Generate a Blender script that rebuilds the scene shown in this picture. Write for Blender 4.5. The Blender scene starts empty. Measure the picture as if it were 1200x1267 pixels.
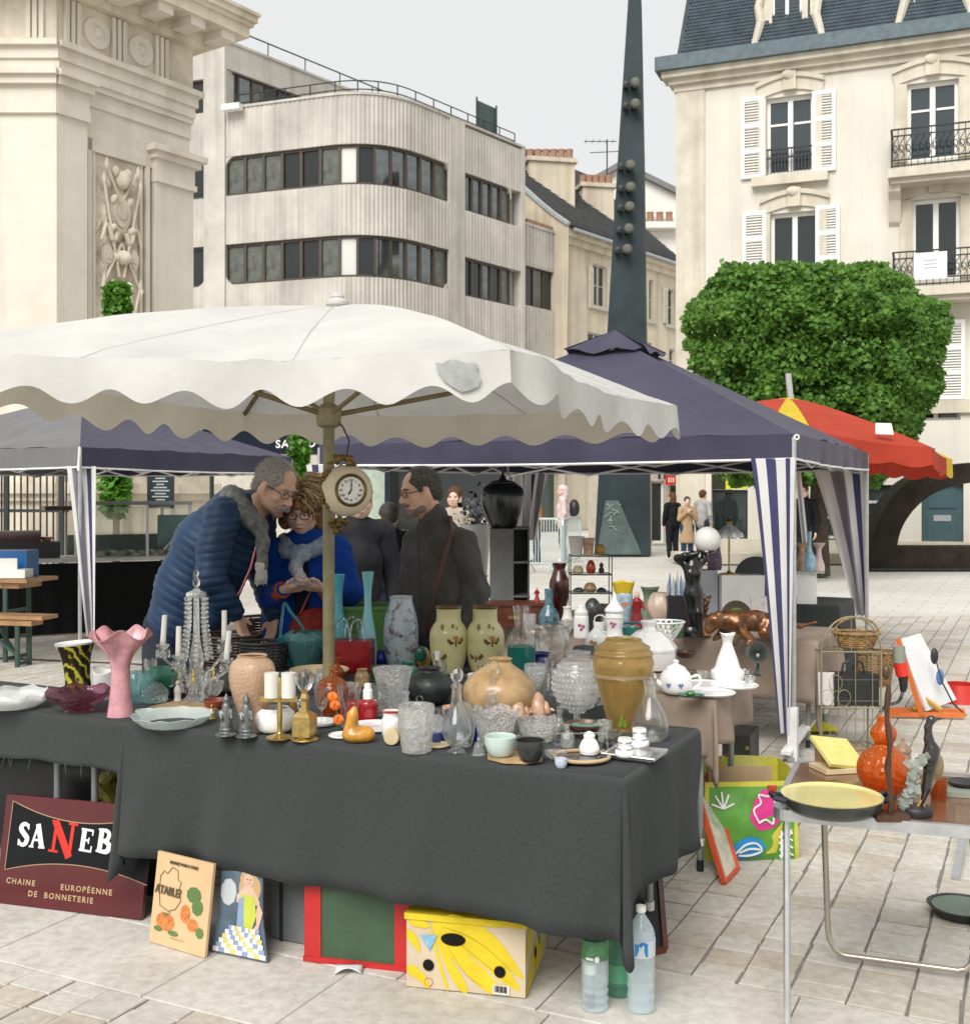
import bpy,math,random
import numpy as np
from mathutils import Vector,Matrix,noise
from mathutils.bvhtree import BVHTree
from math import sin,cos,pi,radians as R,sqrt,atan2
random.seed(7)
S=bpy.context.scene
COL=S.collection
# ---------------------------------------------------------------- camera, sky, sun, exposure
F,CX,HZ,H=1400.0,600.0,612.0,1.6
cam_d=bpy.data.cameras.new('camera');cam=bpy.data.objects.new('camera',cam_d);COL.objects.link(cam)
cam.location=(0,0,H);cam.rotation_euler=(R(90),0,0)
cam_d.sensor_fit='HORIZONTAL';cam_d.sensor_width=36;cam_d.lens=F/1200*36
cam_d.shift_y=-(633.5-HZ)/1200;cam_d.clip_start=.05;cam_d.clip_end=2000
cam_d.dof.use_dof=True;cam_d.dof.focus_distance=4.3;cam_d.dof.aperture_fstop=10
S.camera=cam
S.render.resolution_x,S.render.resolution_y=969,1024
S.view_settings.view_transform='Standard';S.view_settings.look='None'
S.view_settings.exposure=.55;S.view_settings.gamma=1
S.cycles.use_denoising=True
S.cycles.max_bounces=14;S.cycles.diffuse_bounces=4;S.cycles.glossy_bounces=4
S.cycles.transmission_bounces=10;S.cycles.transparent_max_bounces=16
SUN_EL,SUN_AZ=R(44),R(203)
w=bpy.data.worlds.new('World');S.world=w;w.use_nodes=True
nt=w.node_tree;nt.nodes.clear()
sky=nt.nodes.new('ShaderNodeTexSky');sky.sky_type='NISHITA';sky.sun_disc=False
sky.sun_elevation=SUN_EL;sky.sun_rotation=SUN_AZ;sky.dust_density=4;sky.air_density=1.2
b1=nt.nodes.new('ShaderNodeBackground');b1.inputs[1].default_value=.07
nt.links.new(sky.outputs[0],b1.inputs[0])
b2=nt.nodes.new('ShaderNodeBackground');b2.inputs[0].default_value=(.97,.98,.972,1);b2.inputs[1].default_value=.625
mx=nt.nodes.new('ShaderNodeMixShader');mx.inputs[0].default_value=.92
out=nt.nodes.new('ShaderNodeOutputWorld')
nt.links.new(b1.outputs[0],mx.inputs[1]);nt.links.new(b2.outputs[0],mx.inputs[2]);nt.links.new(mx.outputs[0],out.inputs[0])
sd=bpy.data.lights.new('sun','SUN');sd.energy=2.6;sd.angle=R(38);sd.color=(1,.98,.94)
sun=bpy.data.objects.new('sun',sd);COL.objects.link(sun);sun.location=(0,-5,30)
sv=Vector((sin(SUN_AZ)*cos(SUN_EL),cos(SUN_AZ)*cos(SUN_EL),sin(SUN_EL)))
sun.rotation_euler=sv.to_track_quat('Z','Y').to_euler()
# ---------------------------------------------------------------- measuring helpers
def W(px,py,d):return Vector(((px-CX)/F*d,d,H-(py-HZ)/F*d))
def dz(py,z):return F*(H-z)/(py-HZ)
def G(px,py,z=0.0):
 d=dz(py,z);return Vector(((px-CX)/F*d,d,z))
E1=Vector((.899,-.437,0));E2=Vector((.437,.899,0));UZ=Vector((0,0,1))
FR=Vector((.41,3.37,0));RZ=atan2(E1.y,E1.x)
def Q(u,v,z=0.0):return FR+E1*u+E2*v+UZ*z
# ---------------------------------------------------------------- mesh builder
class MB:
 def __init__(s):s.v=[];s.f=[];s.m=[]
 def add(s,vs,fs,m=0):
  o=len(s.v);s.v+=[tuple(p)for p in vs];s.f+=[tuple(i+o for i in f)for f in fs];s.m+=[m]*len(fs);return s
 def box(s,c,sz,rz=0,m=0,rot=None):
  c=Vector(c);hx,hy,hz=sz[0]/2,sz[1]/2,sz[2]/2
  M_=rot if rot is not None else Matrix.Rotation(rz,3,'Z')
  vs=[c+M_@Vector((x*hx,y*hy,z*hz))for x in(-1,1)for y in(-1,1)for z in(-1,1)]
  return s.add(vs,[(0,1,3,2),(4,6,7,5),(0,4,5,1),(2,3,7,6),(0,2,6,4),(1,5,7,3)],m)
 def bar(s,a,b,w_,t,up=UZ,m=0):
  a=Vector(a);b=Vector(b);d=(b-a);L=d.length;d.normalize()
  x=d.cross(Vector(up))
  if x.length<1e-4:x=d.cross(Vector((1,0,0)))
  x.normalize();y=d.cross(x)
  return s.box((a+b)/2,(w_,t,L),rot=Matrix((x,y,d)).transposed(),m=m)
 def tube(s,pts,r,n=8,m=0,closed=False,cap=True):
  pts=[Vector(p)for p in pts];k=len(pts)
  rs=r if isinstance(r,(list,tuple))else[r]*k
  vs=[];ref=None
  for i,p in enumerate(pts):
   if closed:t=pts[(i+1)%k]-pts[i-1]
   else:t=pts[min(i+1,k-1)]-pts[max(i-1,0)]
   t=t.normalized()if t.length>1e-9 else Vector((0,0,1))
   if ref is None:
    ref=t.orthogonal().normalized()
   ref=(ref-t*ref.dot(t))
   ref=ref.normalized()if ref.length>1e-6 else t.orthogonal().normalized()
   y=t.cross(ref)
   vs+=[p+(ref*cos(2*pi*j/n)+y*sin(2*pi*j/n))*rs[i]for j in range(n)]
  fs=[]
  for i in range(k if closed else k-1):
   a=i*n;b=((i+1)%k)*n
   fs+=[(a+j,a+(j+1)%n,b+(j+1)%n,b+j)for j in range(n)]
  if cap and not closed:fs+=[tuple(range(n-1,-1,-1)),tuple(range((k-1)*n,k*n))]
  return s.add(vs,fs,m)
 def lathe(s,prof,n=32,c=(0,0,0),m=0,fl=None,rim=None,rot=None):
  c=Vector(c);vs=[];fs=[];k=len(prof);zt=max(p[1]for p in prof)or 1
  for(r,z)in prof:
   for j in range(n):
    a=2*pi*j/n;q=r;zz=z
    if fl:q=r*(1+fl[1]*cos(fl[0]*a+fl[2]*z/zt*6))
    if rim and r>.001:
     t=max(0,(z/zt-rim[2])/(1-rim[2]));zz=z+rim[1]*t*cos(rim[0]*a);q=q*(1+rim[3]*t*cos(rim[0]*a+pi))
    p=Vector((q*cos(a),q*sin(a),zz))
    if rot is not None:p=rot@p
    vs.append(c+p)
  for i in range(k-1):
   for j in range(n):
    fs.append((i*n+j,i*n+(j+1)%n,(i+1)*n+(j+1)%n,(i+1)*n+j))
  if prof[0][0]>1e-4:fs.append(tuple(range(n-1,-1,-1)))
  if prof[-1][0]>1e-4:fs.append(tuple(range((k-1)*n,k*n)))
  return s.add(vs,fs,m)
 def ell(s,c,r,n=16,m=0,rot=None):
  if not isinstance(r,(tuple,list)):r=(r,r,r)
  c=Vector(c);k=max(6,n//2);vs=[];fs=[]
  for i in range(k+1):
   th=pi*i/k
   for j in range(n):
    a=2*pi*j/n;p=Vector((r[0]*sin(th)*cos(a),r[1]*sin(th)*sin(a),-r[2]*cos(th)))
    if rot is not None:p=rot@p
    vs.append(c+p)
  for i in range(k):
   for j in range(n):fs.append((i*n+j,i*n+(j+1)%n,(i+1)*n+(j+1)%n,(i+1)*n+j))
  return s.add(vs,fs,m)
 def prism(s,poly,o,x,y,t,m=0,z0=0.0):
  o=Vector(o);x=Vector(x);y=Vector(y);nn=x.cross(y).normalized();k=len(poly)
  vs=[o+x*a+y*b+nn*z0 for a,b in poly]+[o+x*a+y*b+nn*(z0+t)for a,b in poly]
  return s.add(vs,[tuple(range(k-1,-1,-1)),tuple(range(k,2*k))]+[(i,(i+1)%k,k+(i+1)%k,k+i)for i in range(k)],m)
 def grid(s,fn,nu,nv,m=0):
  vs=[fn(i/nu,j/nv)for j in range(nv+1)for i in range(nu+1)]
  fs=[(j*(nu+1)+i,j*(nu+1)+i+1,(j+1)*(nu+1)+i+1,(j+1)*(nu+1)+i)for j in range(nv)for i in range(nu)]
  if callable(m):
   o=len(s.v);s.add(vs,fs,0)
   for q,(j,i)in enumerate((j,i)for j in range(nv)for i in range(nu)):s.m[len(s.m)-len(fs)+q]=m((i+.5)/nu,(j+.5)/nv)
   return s
  return s.add(vs,fs,m)
 def build(s,name,mat,parent=None,smooth=True,loc=None,ang=38,solid=0):
  me=bpy.data.meshes.new(name)
  off=Vector(loc)if loc is not None else Vector((0,0,0))
  if off.length:s.v=[(p[0]-off.x,p[1]-off.y,p[2]-off.z)for p in s.v]
  me.from_pydata(s.v,[],s.f)
  for q in(mat if isinstance(mat,(list,tuple))else[mat]):me.materials.append(q)
  if any(s.m):me.polygons.foreach_set('material_index',s.m)
  if smooth:
   me.polygons.foreach_set('use_smooth',[True]*len(s.f));me.set_sharp_from_angle(angle=R(ang))
  me.update()
  o=bpy.data.objects.new(name,me);COL.objects.link(o);o.location=off
  if parent is not None:
   o.parent=parent
   o.location=off-wl(parent)
  if solid:
   md=o.modifiers.new('thickness','SOLIDIFY');md.thickness=solid;md.offset=0
  return o
def wl(o):
 p=Vector(o.location)
 while o.parent is not None:o=o.parent;p=p+Vector(o.location)
 return p
def tag(o,label=None,cat=None,group=None,kind=None):
 if label:o['label']=label
 if cat:o['category']=cat
 if group:o['group']=group
 if kind:o['kind']=kind
 return o
def thing(name,label,cat,loc=(0,0,0),group=None):
 o=bpy.data.objects.new(name,None);COL.objects.link(o);o.location=loc;o.empty_display_size=.1
 return tag(o,label,cat,group)
def struct(name,mb,mat,**k):return tag(mb.build(name,mat,**k),kind='structure')
def one(name,mb,mat,label,cat,loc,group=None,**k):return tag(mb.build(name,mat,loc=loc,**k),label,cat,group)
def clone(o,delta,label=None,par=None):
 c=o.copy();COL.objects.link(c)
 if par is not None:c.parent=par
 else:c.location=Vector(o.location)+Vector(delta)
 if label:c['label']=label
 for ch in[q for q in o.children]:clone(ch,(0,0,0),None,c)
 return c
def spl(pts,k=5):
 out_=[];n=len(pts)
 for i in range(n-1):
  p0=pts[max(i-1,0)];p1=pts[i];p2=pts[i+1];p3=pts[min(i+2,n-1)]
  for j in range(k):
   t=j/k
   out_.append(tuple(.5*((2*b)+(-a+c)*t+(2*a-5*b+4*c-d)*t*t+(-a+3*b-3*c+d)*t**3)for a,b,c,d in zip(p0,p1,p2,p3)))
 out_.append(tuple(pts[-1]));return out_
 # ---------------------------------------------------------------- materials
MC={}
def M(key,col=(.5,.5,.5),rough=.6,metal=0,var=.12,scale=6,bump=0,bscale=60,trans=0,sheen=0,spec=.5,col2=None,det=4,coat=0,transl=0,alpha=1,thr=None):
 if key in MC:return MC[key]
 m=bpy.data.materials.new(key);m.use_nodes=True;n=m.node_tree;P=n.nodes['Principled BSDF']
 P.inputs['Roughness'].default_value=rough;P.inputs['Metallic'].default_value=metal
 if rough>=.6:spec=min(spec,.12);sheen*=.25
 P.inputs['Specular IOR Level'].default_value=spec
 if trans:P.inputs['Transmission Weight'].default_value=trans
 if sheen:P.inputs['Sheen Weight'].default_value=sheen
 if coat:P.inputs['Coat Weight'].default_value=coat
 if alpha<1:P.inputs['Alpha'].default_value=alpha
 tc=n.nodes.new('ShaderNodeTexCoord');cs=tc.outputs['Object']
 c2=col2 or tuple(c*(1-var*1.6)for c in col);c1=col if col2 else tuple(min(1,c*(1+var*.7))for c in col)
 nz=n.nodes.new('ShaderNodeTexNoise');nz.inputs['Scale'].default_value=scale;nz.inputs['Detail'].default_value=det;nz.inputs['Roughness'].default_value=.65
 n.links.new(cs,nz.inputs['Vector'])
 rp=n.nodes.new('ShaderNodeValToRGB');a,b=thr or(.3,.7)
 rp.color_ramp.elements[0].position=a;rp.color_ramp.elements[1].position=b
 rp.color_ramp.elements[0].color=(*c2,1);rp.color_ramp.elements[1].color=(*c1,1)
 n.links.new(nz.outputs[0],rp.inputs[0]);n.links.new(rp.outputs[0],P.inputs['Base Color'])
 if bump:
  nb=n.nodes.new('ShaderNodeTexNoise');nb.inputs['Scale'].default_value=bscale;nb.inputs['Detail'].default_value=3
  n.links.new(cs,nb.inputs['Vector'])
  bp=n.nodes.new('ShaderNodeBump');bp.inputs['Strength'].default_value=min(1,bump);bp.inputs['Distance'].default_value=.01*max(1,bump)
  n.links.new(nb.outputs[0],bp.inputs['Height']);n.links.new(bp.outputs[0],P.inputs['Normal'])
 if transl:
  tl=n.nodes.new('ShaderNodeBsdfTranslucent');n.links.new(rp.outputs[0],tl.inputs[0])
  ms=n.nodes.new('ShaderNodeMixShader');ms.inputs[0].default_value=transl
  o_=n.nodes['Material Output'];n.links.new(P.outputs[0],ms.inputs[1]);n.links.new(tl.outputs[0],ms.inputs[2]);n.links.new(ms.outputs[0],o_.inputs[0])
 MC[key]=m;m['rp']=1;return m
def nodes_of(m):return m.node_tree,m.node_tree.nodes['Principled BSDF']
def glassm(key,col=(1,1,1),rough=.03,clear=.45,milky=0,bump=0,bscale=60):
 """clear share passes straight through (thin wall), the rest refracts; milky adds a diffuse body"""
 if key in MC:return MC[key]
 m=bpy.data.materials.new(key);m.use_nodes=True;n=m.node_tree;P=n.nodes['Principled BSDF']
 P.inputs['Base Color'].default_value=(*col,1);P.inputs['Roughness'].default_value=rough
 P.inputs['Transmission Weight'].default_value=1-milky;P.inputs['IOR'].default_value=1.48
 if bump:
  tc=n.nodes.new('ShaderNodeTexCoord');nb=n.nodes.new('ShaderNodeTexVoronoi');nb.inputs['Scale'].default_value=bscale
  n.links.new(tc.outputs['Object'],nb.inputs['Vector'])
  bp=n.nodes.new('ShaderNodeBump');bp.inputs['Strength'].default_value=bump;bp.inputs['Distance'].default_value=.006
  n.links.new(nb.outputs[0],bp.inputs['Height']);n.links.new(bp.outputs[0],P.inputs['Normal'])
 tr=n.nodes.new('ShaderNodeBsdfTransparent');tr.inputs[0].default_value=(*[.3+.7*c for c in col],1)if clear<.7 else(*[.6+.4*c for c in col],1)
 ms=n.nodes.new('ShaderNodeMixShader');ms.inputs[0].default_value=clear
 o_=n.nodes['Material Output'];n.links.new(P.outputs[0],ms.inputs[1]);n.links.new(tr.outputs[0],ms.inputs[2]);n.links.new(ms.outputs[0],o_.inputs[0])
 MC[key]=m;return m
def pane(key,col=(.05,.06,.065),rough=.08,spec=.6,var=.25,scale=.6):
 return M(key,col,rough,var=var,scale=scale,spec=spec)
def text_mesh(txt,size,bold=0.0,extr=.0,align='CENTER',sx=1.0,spacing=1.0):
 cu=bpy.data.curves.new('t','FONT');cu.body=txt;cu.size=size;cu.align_x=align;cu.offset=bold;cu.extrude=extr
 cu.space_character=spacing;cu.resolution_u=3
 o=bpy.data.objects.new('t',cu);COL.objects.link(o);bpy.context.view_layer.update()
 me=bpy.data.meshes.new_from_object(o.evaluated_get(bpy.context.evaluated_depsgraph_get()))
 vs=[(v.co.x*sx,v.co.y,v.co.z)for v in me.vertices];fs=[tuple(p.vertices)for p in me.polygons]
 bpy.data.objects.remove(o);bpy.data.curves.remove(cu);bpy.data.meshes.remove(me)
 return vs,fs
def lettering(txt,size,o,x,y,mat,parent,name='lettering',bold=0,sx=1.0,lift=.003,spacing=1.0,align='CENTER'):
 vs,fs=text_mesh(txt,size,bold,.0012,align,sx,spacing)
 o=Vector(o);x=Vector(x).normalized();y=Vector(y).normalized();nn=x.cross(y)
 mb=MB().add([o+x*a+y*b+nn*(lift+c)for a,b,c in vs],fs)
 return mb.build(name,mat,parent,smooth=False,loc=o)
def streaks(m,amt=.3,col=(.62,.6,.57),sc=(2.2,2.2,.10),lo=.36,hi=.52):
 n,P=nodes_of(m);tc=n.nodes.new('ShaderNodeNewGeometry');mp=n.nodes.new('ShaderNodeMapping');mp.inputs['Scale'].default_value=sc;n.links.new(tc.outputs['Position'],mp.inputs[0])
 sn=n.nodes.new('ShaderNodeTexNoise');sn.inputs['Scale'].default_value=1;sn.inputs['Detail'].default_value=7;n.links.new(mp.outputs[0],sn.inputs[0])
 sr=n.nodes.new('ShaderNodeValToRGB');sr.color_ramp.elements[0].position=lo;sr.color_ramp.elements[0].color=(*col,1);sr.color_ramp.elements[1].position=hi;sr.color_ramp.elements[1].color=(1,1,1,1);n.links.new(sn.outputs[0],sr.inputs[0])
 mm=n.nodes.new('ShaderNodeMixRGB');mm.blend_type='MULTIPLY';mm.inputs[0].default_value=amt;src=P.inputs['Base Color'].links[0].from_socket
 n.links.new(src,mm.inputs[1]);n.links.new(sr.outputs[0],mm.inputs[2]);n.links.new(mm.outputs[0],P.inputs['Base Color'])
 # shared materials
white_paint=M('white_paint',(.78,.77,.74),.5,var=.05)
black_paint=M('black_paint',(.02,.02,.022),.45,var=.1)
alu=M('aluminium',(.62,.63,.64),.35,.85,var=.1,scale=20)
steel=M('steel_tube',(.5,.51,.52),.4,.7,var=.12,scale=20)
brass=M('brass',(.5,.36,.13),.35,.9,var=.25,scale=30)
gold_rim=M('gold_rim',(.6,.42,.16),.4,.7,var=.2,scale=30)
# ================================================================ SETTING: ground
def stone_mat(key,src):
 m=bpy.data.materials.new(key);m.use_nodes=True;n,P=nodes_of(m);P.inputs['Roughness'].default_value=.75
 if src=='obj':rv=n.nodes.new('ShaderNodeObjectInfo').outputs['Random']
 elif src=='attr':
  a=n.nodes.new('ShaderNodeAttribute');a.attribute_name='rnd';rv=a.outputs['Fac']
 tc=n.nodes.new('ShaderNodeTexCoord');geo=n.nodes.new('ShaderNodeNewGeometry')
 rp=n.nodes.new('ShaderNodeValToRGB');e=rp.color_ramp.elements
 e[0].position=0;e[0].color=(.50,.475,.425,1);e[1].position=1;e[1].color=(.63,.605,.555,1)
 for p,c in((.10,(.53,.47,.39)),(.3,(.57,.545,.495)),(.6,(.61,.585,.54)),(.85,(.57,.53,.46))):
  q=e.new(p);q.color=(*c,1)
 if src=='big':
  rp.color_ramp.elements[0].color=(.57,.53,.46,1)
  nz0=n.nodes.new('ShaderNodeTexNoise');nz0.inputs['Scale'].default_value=.7;n.links.new(geo.outputs['Position'],nz0.inputs[0]);rv=nz0.outputs[0]
 n.links.new(rv,rp.inputs[0])
 nz=n.nodes.new('ShaderNodeTexNoise');nz.inputs['Scale'].default_value=22;nz.inputs['Detail'].default_value=6;nz.inputs['Roughness'].default_value=.7
 n.links.new(geo.outputs['Position'],nz.inputs['Vector'])
 n2=n.nodes.new('ShaderNodeTexNoise');n2.inputs['Scale'].default_value=1.6;n2.inputs['Detail'].default_value=4
 n.links.new(geo.outputs['Position'],n2.inputs['Vector'])
 r2=n.nodes.new('ShaderNodeValToRGB');r2.color_ramp.elements[0].position=.33;r2.color_ramp.elements[0].color=(.76,.74,.70,1);r2.color_ramp.elements[1].position=.6;r2.color_ramp.elements[1].color=(1,1,1,1)
 n.links.new(nz.outputs[0],r2.inputs[0])
 r3=n.nodes.new('ShaderNodeValToRGB');r3.color_ramp.elements[0].position=.35;r3.color_ramp.elements[0].color=(.80,.785,.76,1);r3.color_ramp.elements[1].position=.6;r3.color_ramp.elements[1].color=(1,1,1,1)
 n.links.new(n2.outputs[0],r3.inputs[0])
 m1=n.nodes.new('ShaderNodeMixRGB');m1.blend_type='MULTIPLY';m1.inputs[0].default_value=1
 m2=n.nodes.new('ShaderNodeMixRGB');m2.blend_type='MULTIPLY';m2.inputs[0].default_value=1
 n.links.new(rp.outputs[0],m1.inputs[1]);n.links.new(r2.outputs[0],m1.inputs[2]);n.links.new(m1.outputs[0],m2.inputs[1]);n.links.new(r3.outputs[0],m2.inputs[2])
 n.links.new(m2.outputs[0],P.inputs['Base Color'])
 bp=n.nodes.new('ShaderNodeBump');bp.inputs['Strength'].default_value=.5;bp.inputs['Distance'].default_value=.004
 n.links.new(nz.outputs[0],bp.inputs['Height']);n.links.new(bp.outputs[0],P.inputs['Normal'])
 return m
paver_m=stone_mat('paver_stone','obj');paver_a=stone_mat('paver_stone_many','attr');slab_m=stone_mat('slab_stone','big')
# far ground: courses of the same stone
gm=bpy.data.materials.new('square_paving');gm.use_nodes=True;n,P=nodes_of(gm);P.inputs['Roughness'].default_value=.8
geo=n.nodes.new('ShaderNodeNewGeometry');mp=n.nodes.new('ShaderNodeMapping');mp.inputs['Rotation'].default_value=(0,0,-RZ)
n.links.new(geo.outputs['Position'],mp.inputs[0])
bk=n.nodes.new('ShaderNodeTexBrick');bk.inputs['Scale'].default_value=1;bk.inputs['Brick Width'].default_value=.6;bk.inputs['Row Height'].default_value=.34
bk.inputs['Mortar Size'].default_value=.012;bk.inputs['Color1'].default_value=(.57,.545,.495,1);bk.inputs['Color2'].default_value=(.62,.595,.55,1);bk.inputs['Mortar'].default_value=(.44,.42,.38,1)
n.links.new(mp.outputs[0],bk.inputs[0])
nz=n.nodes.new('ShaderNodeTexNoise');nz.inputs['Scale'].default_value=.25;nz.inputs['Detail'].default_value=5;n.links.new(geo.outputs['Position'],nz.inputs[0])
rr=n.nodes.new('ShaderNodeValToRGB');rr.color_ramp.elements[0].position=.35;rr.color_ramp.elements[0].color=(.8,.79,.77,1);rr.color_ramp.elements[1].position=.65;rr.color_ramp.elements[1].color=(1,1,1,1)
n.links.new(nz.outputs[0],rr.inputs[0]);m1=n.nodes.new('ShaderNodeMixRGB');m1.blend_type='MULTIPLY';m1.inputs[0].default_value=1
n.links.new(bk.outputs[0],m1.inputs[1]);n.links.new(rr.outputs[0],m1.inputs[2]);n.links.new(m1.outputs[0],P.inputs['Base Color'])
ground=struct('ground',MB().add([(-400,-60,-.03),(400,-60,-.03),(400,700,-.03),(-400,700,-.03)],[(0,1,2,3)]),gm,smooth=False)
mortar=M('mortar',(.24,.23,.21),.9,var=.15,scale=20)
a,b,c,d=Vector((-1.5,1.5)),Vector((1.5,1.5)),Vector((7.2,14.9)),Vector((-7.2,14.9))
pave=struct('pavement',MB().add([(p.x,p.y,-.009)for p in(a,b,c,d)],[(0,1,2,3)]),mortar,smooth=False)
def seen(p,mar=40):
 if p.y<1.9:return False
 px=CX+F*p.x/p.y;py=HZ+F*H/p.y
 return-mar<px<1200+mar and py<1267+mar
rg=random.Random(3);cells=[]
def column(u,wd,v0,v1):
 v=v0+.004
 while v<v1:
  L=rg.choice((.11,.13,.15,.17,.2,.23));L=min(L,v1-v)if v1-v-L>.07 else v1-v
  c=Q(u+wd/2,v+L/2)
  if seen(c)and c.y<15:cells.append((c.y,u,wd,v,L))
  v+=L
u=-13.5
while u<9:
 wd=rg.choice((.15,.165,.18));column(u,wd,.48,14.5);column(u+.05,wd,-3.0,-.45);u+=wd
def paver_mesh():
 g=.004;vs=[];b=.12
 me=bpy.data.meshes.new('paver');t=[(-.5,-.5),(.5,-.5),(.5,.5),(-.5,.5)]
 vs=[(x,y,-1)for x,y in t]+[(x,y,-.16)for x,y in t]+[(x*.97,y*.97,0)for x,y in t]
 fs=[(i,(i+1)%4,4+(i+1)%4,4+i)for i in range(4)]+[(4+i,4+(i+1)%4,8+(i+1)%4,8+i)for i in range(4)]+[(8,9,10,11)]
 me.from_pydata(vs,[],fs);me.materials.append(paver_m);return me
pm=paver_mesh();cells.sort()
# hidden from view: under the stall tables and what stands below them
def hid(u,v):return(-4.6<u<.05 and .1<v<3.4)or(-3.8<u<-.5 and-.1<v<.3)
near=[c for c in cells if not hid(c[1],c[3])][:300];ns=set(near)
for(_,u,wd,v,L)in near:
 o=bpy.data.objects.new('paver',pm);COL.objects.link(o);o.parent=pave
 o.location=Q(u+wd/2+rg.gauss(0,.002),v+L/2,rg.uniform(-.003,.002));o.rotation_euler=(rg.gauss(0,.007),rg.gauss(0,.007),RZ+rg.gauss(0,.014));o.scale=(wd-.008,L-.008,.02)
mb=MB();rnd=[]
for cl in cells:
 if cl in ns:continue
 _,u,wd,v,L=cl;z=rg.uniform(-.0025,.002);g=.0045;r_=rg.random()
 q=[(u+g,v+g),(u+wd-g,v+g),(u+wd-g,v+L-g),(u+g,v+L-g)]
 mb.add([Q(x,y,-.012)for x,y in q]+[Q(x,y,z)for x,y in q],[(4,5,6,7),(0,1,5,4),(1,2,6,5),(2,3,7,6),(3,0,4,7)]);rnd+=[r_]*5
po=mb.build('paver_field',paver_a,pave,smooth=False);po['kind']='stuff'
at=po.data.attributes.new('rnd','FLOAT','FACE');at.data.foreach_set('value',rnd)
# the band of large slabs under the stall
sl_me=bpy.data.meshes.new('slab');sl_me.from_pydata([v_.co[:]for v_ in pm.vertices],[],[tuple(p.vertices)for p in pm.polygons]);sl_me.materials.append(slab_m)
for v in sl_me.vertices:
 if v.co.z>-.1:v.co.x*=.99/.97;v.co.y*=.99/.97
for row,(v0,L)in enumerate(((-.445,.46),(.017,.46))):
 u=-6.2+row*.23
 while u<5:
  wd=rg.choice((.5,.6,.72));c=Q(u+wd/2,v0+L/2)
  if seen(c,250):
   o=bpy.data.objects.new('slab',sl_me);COL.objects.link(o);o.parent=pave
   o.location=c+UZ*rg.uniform(-.001,.001);o.rotation_euler=(0,0,RZ);o.scale=(wd-.005,L-.005,.02)
  u+=wd
  # a kerb and darker road band far back
road_m=M('asphalt',(.22,.215,.205),.85,var=.2,scale=3)
for(pa,da,db)in((0,26.5,28.5),):
 pass
 # ================================================================ facade helper
class Fac:
 def __init__(s,o,x):s.o=Vector(o);s.x=Vector(x).normalized();s.n=s.x.cross(UZ)
 def S(s,px):k=(px-CX)/F;return(k*s.o.y-s.o.x)/(s.x.x-k*s.x.y)
 def D(s,q):return s.o.y+s.x.y*q
 def Z(s,px,py):return H-(py-HZ)/F*s.D(s.S(px))
 def P(s,q,z,off=0):return s.o+s.x*q+UZ*z+s.n*off
 def rect(s,a,b,c,d):pa,pb=s.S(a),s.S(b);pm_=(a+b)/2;return(pa,pb,s.Z(pm_,d),s.Z(pm_,c))
 def slab(s,mb,s0,s1,z0,z1,back,front,m=0):
  c=s.P((s0+s1)/2,(z0+z1)/2,(back+front)/2);return mb.box(c,(s1-s0,front-back,z1-z0),rz=atan2(s.x.y,s.x.x),m=m)
 def wall(s,mb,s0,s1,z0,z1,holes,depth=.25):
  xs=sorted({s0,s1,*[h[0]for h in holes],*[h[1]for h in holes]});zs=sorted({z0,z1,*[h[2]for h in holes],*[h[3]for h in holes]})
  xs=[q for q in xs if s0<=q<=s1];zs=[q for q in zs if z0<=q<=z1]
  for i in range(len(xs)-1):
   for j in range(len(zs)-1):
    mx_,mz=(xs[i]+xs[i+1])/2,(zs[j]+zs[j+1])/2
    if any(h[0]<mx_<h[1]and h[2]<mz<h[3]for h in holes):continue
    mb.add([s.P(xs[i],zs[j]),s.P(xs[i+1],zs[j]),s.P(xs[i+1],zs[j+1]),s.P(xs[i],zs[j+1])],[(0,1,2,3)])
  for(a,b,c,d)in holes:
   q=[(a,c),(b,c),(b,d),(a,d)];f=[s.P(x,z)for x,z in q];k=[s.P(x,z,-depth)for x,z in q]
   mb.add(f+k,[(i,(i+1)%4,4+(i+1)%4,4+i)for i in range(4)])
  return mb
 def window(s,par,r,depth,fm,gm_,nx=2,bars=(),fw=.07,name='window',off=0):
  a,b,c,d=r;mb=MB();t=.06
  s.slab(mb,a,a+fw,c,d,-depth,-depth+t);s.slab(mb,b-fw,b,c,d,-depth,-depth+t)
  s.slab(mb,a+fw,b-fw,d-fw,d,-depth,-depth+t);s.slab(mb,a+fw,b-fw,c,c+fw,-depth,-depth+t)
  for i in range(1,nx):
   q=a+(b-a)*i/nx;s.slab(mb,q-fw*.7,q+fw*.7,c+fw,d-fw,-depth,-depth+t*1.2)
  for k in bars:
   z=c+(d-c)*k
   for i in range(nx):
    s.slab(mb,a+(b-a)*i/nx+fw,a+(b-a)*(i+1)/nx-fw*.7,z-fw*.3,z+fw*.3,-depth,-depth+t*.8)
  w_=mb.build(name,fm,par,smooth=False,loc=s.P((a+b)/2,c))
  ws=[a+(b-a)*i/nx for i in range(nx+1)]
  for i in range(nx):
   g=s.slab(MB(),ws[i]+fw*.5,ws[i+1]-fw*.5,c+fw*.5,d-fw*.5,-depth+.005,-depth+.018).build('pane',gm_ if not isinstance(gm_,list)else gm_[i%len(gm_)],w_,smooth=False,loc=s.P((ws[i]+ws[i+1])/2,c+fw))
  return w_
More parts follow.
